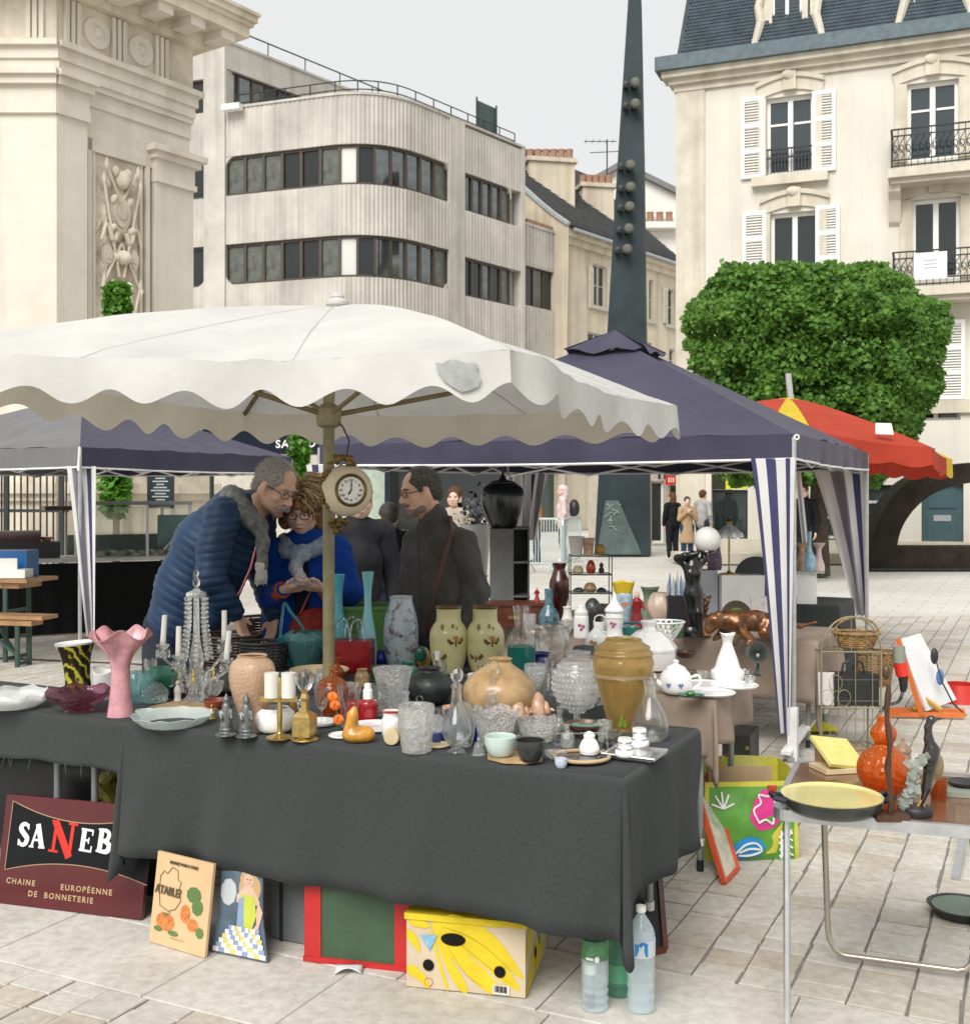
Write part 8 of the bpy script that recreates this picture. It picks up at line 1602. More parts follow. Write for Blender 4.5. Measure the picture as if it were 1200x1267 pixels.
pdec('tomato',orp,[blob(.26,.26,.17,.10,12),blob(.60,.40,.09,.10,10),blob(.74,.30,.10,.07,10)],PPt,ppm);pdec('leaf_print',grp,[blob(.72,.62,.13,.09,9),blob(.80,.50,.10,.09,8),[(.18,.36),(.26,.32),(.36,.38),(.27,.35)],blob(.42,.16,.10,.03,7),blob(.15,.17,.08,.03,7),blob(.88,.24,.07,.06,7)],PPt,ppm,.002)
mb=MB();out_=[(.10,.74),(.16,.80),(.22,.78),(.30,.86),(.40,.84),(.42,.74),(.48,.72),(.46,.66),(.50,.52),(.42,.42),(.30,.38),(.14,.42),(.10,.58),(.10,.74)];mb.tube([PPt(x,y,.002)for x,y in out_],.0014,4);mb.build('outline',drk,ppm,loc=bl)
lettering('ATABLE?',.040,PPt(.27,.555),xx,uu,drk,ppm,bold=.001,sx=.85);lettering('RENDEZ VOUS A TABLE',.013,PPt(.5,.90),xx,uu,drk,ppm,bold=.0004);lettering('___________',.013,PPt(.5,.115),xx,uu,redp,ppm)
# cut-out print of a woman
bl,xx,uu,nn,wd=leanplane(G(259,1178),G(331,1193));wpn=thing('paper_cutout','printed picture of a blonde woman in a checked skirt leaning on the grey case','picture',(bl+G(331,1193))/2);PH=.29;T2=lambda x,y,l=.001:bl+UZ*.003+xx*(x*wd)+uu*(y*PH)+nn*l
MB().add([T2(x,y,0)for x,y in((0,0),(1,0),(.86,.5),(.80,1),(.1,1),(.1,.4))]+[T2(x,y,-.006)for x,y in((0,0),(1,0),(.86,.5),(.80,1),(.1,1),(.1,.4))],[(0,1,2,3,4,5),(11,10,9,8,7,6)]+[(i,6+i,6+(i+1)%6,(i+1)%6)for i in range(6)]).build('card',M('blue_grey_print',(.09,.13,.17),.5,var=.3,scale=12),wpn,smooth=False,loc=bl)
skt=M('print_skin',(.62,.40,.30),.5);pdec('sky_print',M('print_cloud',(.45,.48,.5),.5),[blob(.25,.72,.14,.16,9)],T2,wpn,.0008);pdec('hair_print',M('print_blonde',(.48,.32,.16),.5),[blob(.58,.90,.15,.12,12),blob(.70,.80,.10,.14),blob(.50,.80,.08,.12)],T2,wpn,.0012);pdec('face_print',skt,[blob(.58,.89,.085,.075,12),[(.52,.82),(.66,.82),(.80,.66),(.78,.62),(.40,.62),(.40,.70)],[(.78,.66),(.86,.55),(.80,.32),(.70,.27),(.68,.31),(.77,.40),(.75,.56)]],T2,wpn,.002);pdec('dress_print',M('print_lime',(.45,.50,.06),.5),[[(.48,.72),(.70,.72),(.76,.5),(.70,.34),(.46,.34),(.44,.55)]],T2,wpn,.003);pdec('blue_print',M('print_blue2',(.22,.30,.48),.5),[[(.44,.66),(.52,.70),(.56,.34),(.44,.34)]],T2,wpn,.0036)
chk=[],[]
for r_ in range(6):
 y0,y1=.02+r_*.055,.02+(r_+1)*.055;a0,a1=.06+.30*(r_/6),.97-.16*(r_/6)
 for k in range(9):chk[(k+r_)%2].append([(a0+(a1-a0)*k/9,y0),(a0+(a1-a0)*(k+1)/9,y0),(a0+(a1-a0)*(k+1)/9,y1),(a0+(a1-a0)*k/9,y1)])
pdec('check_white',M('print_white',(.66,.64,.58),.5),chk[0],T2,wpn,.0026);q=chk[1];pdec('check_blue',M('print_blue2'),q[::2],T2,wpn,.0026);pdec('check_yellow',M('print_lemon',(.58,.52,.18),.5),q[1::2],T2,wpn,.0026)
mb=MB();
pdec('eyes_print',drk,[blob(.555,.90,.012,.010,6),blob(.61,.90,.012,.010,6)],T2,wpn,.003);pdec('mouth_print',redp,[blob(.585,.855,.02,.008,7)],T2,wpn,.003);pdec('glove_print',M('print_white'),[blob(.70,.28,.06,.04,8),blob(.66,.2,.03,.06,8)],T2,wpn,.0045)
# grey binders, red and green case
def boxat(name,label,cat,pl,pr,dep,ht_,parts):
 pass
a,b_=G(300,1184),G(362,1190);x=E1;c=a+(b_-a)/2+E2*.33-E1*.02;gbd=thing('grey_suitcase','grey suitcase with black trim standing under the front table','suitcase',c);MB().box(c+UZ*.17+UZ*.006,(.15,.36,.34),rz=RZ).build('body',M('grey_vinyl',(.16,.18,.185),.5,var=.1),gbd,smooth=False,loc=c)
for dx in(-.03,.077):MB().box(c+E1*dx+UZ*.176,(.012,.37,.35),rz=RZ).build('trim',M('dark_trim',(.03,.032,.034),.45),gbd,smooth=False,loc=c)
a,b_=G(364,1190),G(500,1205);c=(a+b_)/2+E2*.16;rc_=thing('red_green_case','red edged green wooden case standing under the front table','case',c);L_=(b_-a).length;ax_=(b_-a).normalized();rz_=atan2(ax_.y,ax_.x);ey=Vector((-ax_.y,ax_.x,0));rdp=M('red_board',(.48,.02,.02),.35,var=.08)
MB().box(c+UZ*.155,(L_-.004,.28,.30),rz=rz_).build('panel',M('dark_green_board',(.045,.09,.045),.5,var=.15,bump=.2,bscale=60),rc_,smooth=False,loc=c)
for dx,w_ in((-L_/2+.03,.06),(L_/2-.035,.07)):MB().box(c+ax_*dx+UZ*.165,(w_,.29,.31),rz=rz_).build('side',rdp,rc_,smooth=False,loc=c)
MB().box(c+UZ*.010,(L_+.006,.30,.018),rz=rz_).build('base_rail',rdp,rc_,smooth=False,loc=c);MB().box(c+UZ*.312,(L_+.004,.29,.016),rz=rz_).build('top_rail',rdp,rc_,smooth=False,loc=c)
pc_=G(432,1202);one('paper_scrap',MB().grid(lambda s,t:pc_+Vector(((s-.5)*.09,(t-.5)*.05-.01,.004+.02*sin(pi*s)*(1-t)+.012*t)),6,4),M('blue_white_paper',(.66,.68,.70),.6,scale=40,col2=(.4,.45,.52),thr=(.3,.4)),'crumpled white paper scrap before the green case','paper',pc_,solid=.001)
# banana box
BL,BR,BK=G(503,1222),G(650,1237),G(703,1188);ax_=(BR-BL).normalized();ay=Vector((-ax_.y,ax_.x,0));WB=(BR-BL).length;DB=.38;HB=.232;bnb=thing('banana_box','yellow banana print cardboard fruit box with hand holes under the table','box',(BL+BR)/2+ay*DB/2);card=M('box_card',(.56,.46,.33),.7,var=.06);yb2=M('box_yellow',(.66,.50,.03),.6,var=.08,scale=14);ybd=M('box_yellow_dark',(.50,.34,.02),.6);hole=M('box_hole',(.012,.010,.008),.9)
rzb=atan2(ax_.y,ax_.x);cb_=(BL+BR)/2+ay*DB/2
mb=MB();MB().box(cb_+UZ*(HB/2+.004),(WB,DB,HB),rz=rzb).build('body',card,bnb,smooth=False,loc=cb_);MB().box(cb_+UZ*(HB+.002),(WB+.012,DB+.012,.02),rz=rzb).build('lid_edge',yb2,bnb,smooth=False,loc=cb_)
TF=lambda x,y,l=.001:BL+UZ*.004+ax_*(x*WB)+UZ*(y*HB)-ay*l;TR=lambda x,y,l=.001:BR+UZ*.004+ay*(x*DB)+UZ*(y*HB)+ax_*l
bl=cb_
def ban(p0,p1,bow,w_,k=10):
 L=[];Rr=[]
 for i in range(k+1):
  t=i/k;x=p0[0]+(p1[0]-p0[0])*t;y=p0[1]+(p1[1]-p0[1])*t+bow*sin(pi*t);ww_=w_*min(1,(.25+sin(pi*min(1,t*1.02))**.6));L.append((x,y+ww_));Rr.append((x,y-ww_))
 return L+Rr[::-1]
pdec('banana_print',yb2,[ban((.24,.92),(.95,.12),.08,.15),ban((.24,.92),(.98,.27),.24,.13),ban((.22,.93),(.80,.05),-.10,.15),ban((.22,.92),(.52,.02),-.12,.13),ban((.20,.9),(.36,.0),-.08,.08),ban((.0,.25),(.20,.02),.05,.08),ban((.0,.74),(.12,.52),.04,.09),ban((.02,.90),(.2,.88),.0,.05),ban((.62,.97),(.78,.95),0,.03)],TF,bnb,.001)
pdec('banana_edge',ybd,[ban((.30,.86),(.90,.16),-.02,.006),ban((.30,.88),(.92,.30),.12,.006),ban((.28,.86),(.66,.10),-.16,.006)],TF,bnb,.003)
pdec('banana_print',yb2,[ban((.1,.15),(.95,.75),-.05,.16),ban((0,.5),(.6,.95),.1,.15),ban((.45,.1),(1,.4),0,.16),ban((.0,.05),(.4,.1),0,.06)],TR,bnb,.001)
pdec('hand_hole',hole,[[(.40+.10*cos(a)*1.05,.72+.085*sin(a)*(1 if sin(a)>0 else 1.1))for a in[2*pi*i/16 for i in range(16)]]],TF,bnb,.0045);
for x,y in((.19,.33),(.79,.33)):pdec('air_hole',hole,[blob(x,y,.048,.082,14)],TF,bnb,.0045)
for x,y,w_ in((.42,.36,.035),(.84,.52,.035)):pdec('air_hole',hole,[blob(x,y,w_,.09,12)],TR,bnb,.0045)
pdec('blue_label',M('label_blue',(.18,.38,.55),.5,scale=90,col2=(.6,.66,.7),thr=(.3,.42)),[[(.12,.74),(.27,.76),(.20,.53)]],TF,bnb,.005);pdec('blue_label',M('label_blue'),[[(.52,.62),(.86,.86),(.66,.28)]],TR,bnb,.005)
pdec('sticker',M('print_white'),[[(.73,.02),(.87,.02),(.87,.15),(.73,.15)]],TF,bnb,.005);pdec('barcode',black_paint,[[(.745+.011*k,.05),(.750+.011*k+.003*(k%3),.05),(.750+.011*k+.003*(k%3),.14),(.745+.011*k,.14)]for k in range(10)],TF,bnb,.0058);MB().tube([TF(.19+.035*cos(a),.09+.06*sin(a),.002)for a in[2*pi*i/14 for i in range(14)]],.0012,4,closed=True).build('ring_mark',M('print_rust'),bnb,loc=bl)
# water bottles
pet=glassm('pet_plastic',(.90,.96,.98),.08,.62,milky=.45);petg=glassm('green_pet',(.40,.74,.58),.06,.55,milky=.3)
def bottle(label,cx,yb,yt,hw,mat,lab_m,ly,cap_m,text=None):
 hgt=yb-yt;v=vessel('water_bottle',label,'bottle',cx,yb,[(yb,hw*.72),(yb-2,hw*.95)]+[(yb-2-hgt*.05*k,hw*(1 if k%2 else .93))for k in range(1,8)]+[(yb-hgt*.46,hw),(yb-hgt*.70,hw),(yb-hgt*.78,hw*.92),(yb-hgt*.87,hw*.55),(yb-hgt*.92,hw*.30),(yb-hgt*.95,hw*.28)],mat,z0=.002,wall=.0015,extra=1,group='plastic water bottles')
 MB().lathe([(hw*.36*v.s,v.z(yb-hgt*.95)),(hw*.36*v.s,v.z(yb-hgt*1.0)),(.001,v.z(yb-hgt*1.002))],16,v.c).build('cap',cap_m,v.o,loc=v.c,ang=25)
 MB().lathe([(hw*1.015*v.s,v.z(ly[1])),(hw*1.015*v.s,v.z(ly[0]))],32,v.c).build('label_band',lab_m,v.o,loc=v.c);return v
 # label_band rings are open cylinders, so they get a little thickness
v1=bottle('water bottle with green label standing by the table leg',736,1252,1150,17,pet,M('label_green',(.08,.24,.10),.4,scale=60,var=.3),(1160,1184),M('green_plastic'));decal(v1,'label_print',wl_,[blob(.006,0,.008,.010),[(-.03,.004),(-.005,.004),(-.005,-.004),(-.03,-.004)]],0,v1.z(1181),1,.003)
v2=bottle('green tinted water bottle behind the other two',766,1234,1118,15,petg,M('label_green2',(.10,.36,.18),.4),(1190,1212),M('cap_blue',(.04,.09,.22),.4));
v3=bottle('water bottle with bright blue label, rightmost of the three',793,1254,1121,17.5,pet,M('label_pale',(.60,.66,.70),.4),(1160,1180),white_c);decal(v3,'label_print',M('label_bright',(.03,.22,.55),.4),[[(-.02,-.024),(.022,-.024),(.022,.016),(.005,.022),(-.012,.012),(-.02,.016)]],0,v3.z(1168),1,.003)
# dark framed panel leaning behind the bottles
a,b_=G(796,1170),G(822,1178);dpn=thing('framed_picture','dark brown framed panel leaning behind the water bottles','picture',a);tp_=W(790,1072,4.25);tp2=tp_+(b_-a);ring_=[Q(-.2,.42,.01),b_+UZ*.01,tp2,Vector((Q(-.2,.42).x-.02,Q(-.2,.42).y+.1,tp2.z))]
for i in range(4):MB().bar(ring_[i],ring_[(i+1)%4],.022,.02,up=(b_-ring_[0])).build('frame_side',M('mahogany'),dpn,smooth=False,loc=a)
MB().add(ring_,[(0,1,2,3)]).build('board',M('black_box_m'),dpn,smooth=False,loc=a,solid=.006)
# ================================================================ small pieces filling the stall
TP={'goblet':[(0,.7),(.03,.65),(.08,.15),(.42,.12),(.5,.5),(.75,.95),(1,1)],'tumbler':[(0,.8),(.1,.85),(.6,.95),(1,1)],'bowl':[(0,.45),(.08,.5),(.4,.8),(1,1)],'bottle':[(0,.9),(.06,1),(.5,1),(.62,.7),(.72,.35),(.92,.32),(1,.45)],'bell':[(0,1),(.1,.92),(.5,.7),(.7,.45),(.78,.15),(.9,.25),(1,.1)],'cup':[(0,.55),(.1,.7),(.5,.95),(1,1)],'candle_holder':[(0,1),(.08,.95),(.15,.3),(.5,.25),(.6,.45),(.8,.4),(1,.55)],'cake_stand':[(0,.55),(.06,.5),(.12,.15),(.7,.14),(.78,.3),(.86,.95),(1,1)],'jar':[(0,.8),(.1,1),(.6,1),(.8,.8),(.85,.7),(1,.75)]}
ELAB=('covered flower vase','before the panther','of the black statue','before the cream jug','teal bottle vase','before the wooden box','lattice basket','gilded teapot')
ggr=glassm('green_tumbler',(.35,.6,.35),.05,.4,milky=.1)
for nm,cx,yb,h_,w_,mt,lab in(('goblet',398,899,46,9,g_clear,'clear wine goblet between the brass lamp and the amber jar'),('bowl',428,862,16,14,g_cut,'cut glass sugar bowl behind the beer glass'),('goblet',468,886,40,9,g_clear,'clear goblet just right of the ruby flask'),('goblet',500,905,30,7,g_clear,'small liqueur goblet left of the crystal tumbler'),('candle_holder',502,886,30,9,g_cut,'cut glass candle holder before the crystal vase'),('bowl',545,912,17,15,g_cut,'small cut glass bowl left of the decanter'),('bell',592,936,24,8,g_cut,'cut glass bell between decanter and octagonal tray'),('jar',597,915,26,11,g_cut,'cut glass creamer beside the crystal decanter'),('tumbler',640,915,24,9,g_clear,'plain tumbler behind the octagonal tray'),('bottle',692,922,46,9,g_clear,'slim clear bottle behind the oval tray'),('bowl',688,940,10,14,g_cut,'low crystal ashtray left of the oval tray'),('bottle',702,925,28,8,g_cut,'square perfume bottle behind the oval tray handle'),('tumbler',748,918,26,9,g_cut,'cut tumbler right of the turquoise dish'),('jar',752,930,15,6,black_paint,'tiny black pot between oval tray and salt pots'),('bottle',594,880,56,11,g_clear,'clear round bottle before the brown vase'),('goblet',545,868,50,8,g_clear,'tall goblet right of the charcoal pot'),('tumbler',468,848,24,10,ggr,'green tumbler behind the ruby flask'),('jar',448,850,22,9,brownc,'small brown jar left of the green tumbler'),('goblet',662,880,58,13,g_cut,'large cut goblet left of the bubble vase'),('cake_stand',690,862,34,24,g_clear,'glass cake stand behind the bubble vase'),('cup',588,852,18,10,white_c,'white cup between the moth vase and the green carafe'),('candle_holder',541,846,40,8,white_c,'white porcelain candle holder behind the charcoal pot'),('bottle',738,872,52,12,g_clear,'clear carafe between bubble vase and honey jar'),('bowl',262,862,18,15,g_cut,'cut glass bowl right of the candelabra foot'),('bowl',180,888,9,13,g_pale,'tiny pale glass dish right of the pink vase foot'),('bell',262,890,18,6,brass,'small brass bell left of the pewter figures'),('goblet',292,880,38,8,g_clear,'clear goblet left of the tan vase'),('goblet',186,858,42,8,g_clear,'clear goblet behind the upturned crystal dish'),('bowl',324,900,14,12,g_cut,'small crystal bowl left of the white pot'),('tumbler',356,880,24,8,pewter,'pewter beaker behind the candlestick'),('cup',694,951,12,8,M('blue_white',(.5,.55,.62),.3,scale=60,col2=(.12,.18,.4),thr=(.35,.45)),'blue and white cup at the very front of the table'),('jar',400,858,30,11,g_cut,'crystal jar behind the amber jar'),('goblet',378,868,34,8,g_clear,'clear goblet behind the brass lamp'),('bowl',345,852,18,17,M('dark_glaze'),'dark bowl behind the tan vase'),('bottle',418,848,34,8,amber,'amber bottle before the pole'),('jar',505,845,26,12,green_c,'green jar at the foot of the mottled vase'),('bowl',575,918,14,13,g_pale,'frosted saucer dish behind the decanter stopper'),('tumbler',760,925,20,8,g_clear,'clear shot glass left of the salt pots'),('goblet',626,862,40,9,g_clear,'clear goblet behind the stoppered decanter'),('jar',657,852,30,10,M('violet_glaze',(.10,.06,.20),.25,coat=.4),'violet jar beside the green carafe'),('candle_holder',531,905,26,7,silver,'silver candle holder behind the crystal tumbler'),('cup',556,890,16,9,coralm,'peach cup behind the ringed pots'),('cup',770,806,18,10,white_c,'white cup before the covered flower vase'),('jar',786,845,26,13,white_c,'white sugar jar left of the teapot'),('bowl',866,842,10,13,g_cut,'crystal ashtray behind the leaf dish'),('bowl',905,800,14,12,M('brown_glaze2'),'brown bowl before the panther'),('jar',838,790,22,8,ggr,'green glass jar left of the black statue'),('goblet',700,802,34,9,g_clear,'clear goblet before the cream jug'),('bowl',664,796,14,14,M('pale_pink'),'pale pink bowl before the teal bottle vase'),('tumbler',655,782,22,8,g_cut,'cut tumbler before the wooden box'),('bottle',808,800,30,8,M('sage_glaze'),'sage green bottle behind the lattice basket'),('jar',745,800,18,8,white_c,'small white jar right of the gilded teapot')):
 TZ=.688 if lab.endswith(ELAB)else .758
 vessel(nm if nm not in('bell','cup')else{'bell':'hand_bell','cup':'small_cup'}[nm],lab,nm.replace('_',' '),cx,yb,[(yb-h_*t,w_*r)for t,r in TP[nm]],mt,wall=.003,fl=(8,.06,.2)if mt is g_cut else None,closed=nm in('bell','candle_holder'),n=24)
 # ================================================================ LEFT BACKGROUND: food stall, beer table, barriers
ctr0,ctr1=Vector((W(22,0,12.6).x,12.6,0)),Vector((W(246,0,13.6).x,13.6,0));cx_=(ctr1-ctr0).normalized();cl_=(ctr1-ctr0).length;cyv=Vector((-cx_.y,cx_.x,0))
fst=thing('food_counter','long food stall counter with black skirt and glass display behind the left gazebo','counter',ctr0+cx_*cl_/2);CQ=lambda a,b,z:ctr0+cx_*a+cyv*b+UZ*z;rc9=atan2(cx_.y,cx_.x)
def cbox(nm,a0,a1,b0,b1,z0,z1,mat,par=fst):return MB().box(CQ((a0+a1)/2,(b0+b1)/2,(z0+z1)/2),(a1-a0,b1-b0,z1-z0),rz=rc9).build(nm,mat,par,smooth=False,loc=CQ(a0,b0,z0))
blk_sk=M('black_skirt',(.010,.011,.011),.9,var=.2,scale=2)
MB().grid(lambda s,t:CQ(s*cl_,.012*sin(s*60)*(1-t),.02+.80*t),120,3).build('skirt',blk_sk,fst,loc=CQ(0,0,0));cbox('worktop',-.02,cl_,-.02,.75,.83,.87,M('pale_top',(.5,.5,.48),.4));cbox('end_skirt',-.02,.0,.02,.7,.02,.82,blk_sk)
gl_b=glassm('display_glass',(.86,.92,.89),.02,.8);x9=[0.05,.62,1.42,cl_-.1]
for i in range(1,3):cbox('glass_pane',x9[i]+.02,x9[i+1]-.02,.02,.03,.88,1.46,gl_b)
for x in x9[1:]:cbox('upright',x-.015,x+.015,.0,.04,.87,1.48,alu)
cbox('glass_shelf',x9[1],cl_-.1,.1,.6,1.14,1.155,gl_b);cbox('top_rail',x9[1]-.02,cl_-.08,-.02,.5,1.48,1.52,M('grey_rail',(.2,.21,.21),.5));cbox('side_shelf',.3,.62,.1,.4,1.42,1.47,dwood);cbox('back_panel',x9[1],cl_-.1,.60,.62,.88,1.12,M('smoke_panel',(.10,.12,.11),.3))
rr=random.Random(21);gm9=[M('food_a',(.45,.38,.26),.6,var=.3,scale=30),M('food_b',(.12,.18,.12),.6),M('food_c',(.5,.5,.46),.5)]
for k in range(22):x=.72+k*.077+rr.gauss(0,.01);MB().ell(CQ(x,.25+.1*(k%3),.87+.035),(.05,.05,.035),9).build('dish',gm9[k%3],fst,loc=CQ(x,.25,.87))
cbox('price_card',1.55,1.95,.05,.06,1.0,1.36,M('blue_card',(.12,.2,.2),.5));MB().bar(CQ(1.62,.03,.95),CQ(2.0,.03,1.4),.07,.004).build('price_strip',white_paint,fst,smooth=False,loc=CQ(1.6,.03,1))
gr=thing('griddle','black griddle with lid standing on the food counter at left','griddle',CQ(.15,.35,.87));cbox('tray',-.25,.48,.2,.6,.875,1.06,black_paint,gr);MB().grid(lambda s,t:CQ(-.22+.5*s,.4-.16*cos(pi*t),1.06+.13*sin(pi*t)),8,10).build('lid',M('griddle_lid',(.035,.018,.016),.4),gr,loc=CQ(0,.4,1.06));one('pink_bowl',MB().lathe([(.04,0),(.08,.05),(.075,.05),(.03,.01)],16,CQ(.36,.4,1.061)),M('salmon_glow',(.7,.30,.24),.5),'salmon pink bowl on the black griddle','bowl',CQ(.36,.4,1.06))
ped=W(-40,0,12.5).x;one('stand_support',MB().box((CQ(-.3,.35,.44)),(.6,.7,.86),rz=rc9),blk_sk,'black draped box carrying the griddle beside the counter','box',CQ(-.3,.35,0),smooth=False)
mb0=W(199,597,15.6);men=thing('menu_board','tall dark menu board with white lines on a post behind the food counter','sign',Vector((mb0.x,15.6,0)));w9=33*15.6/F;MB().box((mb0.x,15.6,W(0,594,15.6).z+.02),(w9,.04,.82)).build('board',M('menu_dark',(.015,.025,.035),.4),men,smooth=False,loc=mb0);MB().tube([(mb0.x,15.66,0),(mb0.x,15.66,1.5)],.025,6).build('post',iron,men,loc=(mb0.x,15.66,0))
for k in range(17):wk=w9*(.12+.30*(((k*7)%5)/5+.35*k/17));MB().box((mb0.x,15.576,W(0,594,15.6).z+.36-k*.042),(wk*1.6,.004,.018)).build('text_line',M('menu_text',(.42,.47,.47),.6),men,smooth=False,loc=(mb0.x,15.57,1.8-k*.04))
def trestle(nm,label,z,dep,d0,px1,cat,wood):
 o=thing(nm,label,cat,Vector((W(px1-60,0,d0).x,d0,0)));x1=W(px1,0,d0).x;th=.035;a=Vector((x1-2.2,d0+.5,z-th/2));b=Vector((x1,d0,z-th/2))
 MB().bar(a,b,dep,th).build('top',wood,o,smooth=False,loc=b);MB().bar(a-UZ*.05+Vector((.02,0,0)),b-UZ*.05-Vector((.12,0,0)),dep*.7,.05).build('apron',wood,o,smooth=False,loc=b);gf=M('green_steel',(.03,.07,.055),.5)
 e=b+(a-b).normalized()*.28;n_=UZ.cross((b-a).normalized())*(-1)
 for sg in(-1,1):p=e+n_*sg*dep*.36;MB().bar(Vector((p.x,p.y,.0)),p-UZ*.05,.035,.035).build('leg',gf,o,smooth=False,loc=p)
 for zz in(.03,z*.6):MB().bar(e+n_*dep*.36+UZ*(zz-e.z),e-n_*dep*.36+UZ*(zz-e.z),.03,.03).build('crossbar',gf,o,smooth=False,loc=e)
 MB().bar(e+UZ*(.06-e.z)+(a-b).normalized()*.02,e+(a-b).normalized()*.5-UZ*.05,.025,.025).build('brace',gf,o,smooth=False,loc=e);return o
bw=M('beer_bench_wood',(.38,.21,.09),.45,var=.25,scale=5,coat=.2);trestle('beer_table','folding beer table with orange brown top and green steel legs at left',.80,.5,10.9,53,'table',bw);trestle('beer_bench','folding beer bench with green steel legs in front of the beer table',.48,.25,10.5,62,'bench',bw)
p=W(14,700,11.1);one('blue_crate',MB().box((p.x,11.1,.80+.13),(.42,.3,.25)),M('blue_box_m',(.015,.13,.36),.4,var=.15),'bright blue box standing on the beer table','box',(p.x,11.1,.8),smooth=False);p=W(14,0,10.85);one('white_carton',MB().box((p.x,10.85,.80+.045),(.34,.2,.08)).box((p.x-.03,10.83,.80+.12),(.18,.02,.14),rz=.2),white_paint,'white opened carton before the blue box','carton',(p.x,10.85,.8),smooth=False);one('paper_cup',MB().lathe([(.03,0),(.04,.1),(.036,.1),(.028,.005)],14,CQ(-.25,.15,.875)),white_paint,'white paper cup on the griddle stand','cup',CQ(-.25,.15,.875))
MB();struct('gutter_line',MB().bar(G(-60,812,.004),G(330,829,.004),.05,.008),M('gutter_dark',(.07,.07,.065),.8),smooth=False)
galv=M('galvanised',(.58,.66,.66),.4,.35,var=.1)
def barrier(label,a,b,nb_):
 o=thing('crowd_barrier',label,'barrier',a,'crowd barriers on the square');d_=(b-a);L=d_.length;d_.normalize();n_=d_.cross(UZ)
 MB().tube([a+UZ*.18,a+UZ*.95]+[a+d_*.15*(1-cos(t))+UZ*(.95+.15*sin(t))for t in(.5,1,1.57)]+[b-d_*.15+UZ*1.1]+[b-d_*.15*(1-sin(t))+UZ*(.95+.15*cos(t))for t in(.5,1,1.57)]+[b+UZ*.18],.024,7,closed=True).build('frame',galv,o,loc=a)
 for k in range(1,nb_):p=a+d_*L*k/nb_;MB().tube([p+UZ*.18,p+UZ*1.1],.011,5).build('bar',galv,o,loc=p)
 for p in(a+d_*.2,b-d_*.2):MB().tube([p-n_*.28,p+UZ*.18,p+n_*.28],.018,6).build('foot',galv,o,loc=p)
def gp(px,d):return Vector((W(px,0,d).x,d,0))
barrier('galvanised crowd barrier facing the stall, nearest of the group',gp(645,23.5),gp(694,23.2),14);barrier('galvanised crowd barrier turned away beside the wire shelf',gp(696,23.3),gp(718,25.8),12);barrier('galvanised crowd barrier running behind the urn pedestal',gp(596,24.6),gp(643,24.0),13)
hy=thing('hydrangea','white and dark flower arrangement in a pot behind the man in grey','plant',gp(588,9.6));rr=random.Random(31);ps=[W(590+rr.gauss(0,9),630+rr.gauss(0,9),9.6)+Vector((0,rr.gauss(0,.08),0))for _ in range(320)]
leaf_cloud(ps[:110],.05,3).build('leaves',M('dark_leaf',(.02,.035,.02),.5),hy,smooth=False,loc=hy.location);leaf_cloud([p-Vector((0,.12,0))for p in ps[110:]],.035,5).build('petals',M('white_petal',(.66,.68,.72),.6),hy,smooth=False,loc=hy.location);MB().lathe([(.10,.9),(.14,1.35),(.13,1.35),(.1,.95)],20,hy.location).build('pot',white_c,hy,loc=hy.location);MB().lathe([(.16,0),(.14,.02),(.03,.05),(.03,.9),(.12,.91)],16,hy.location).build('stand',iron,hy,loc=hy.location)
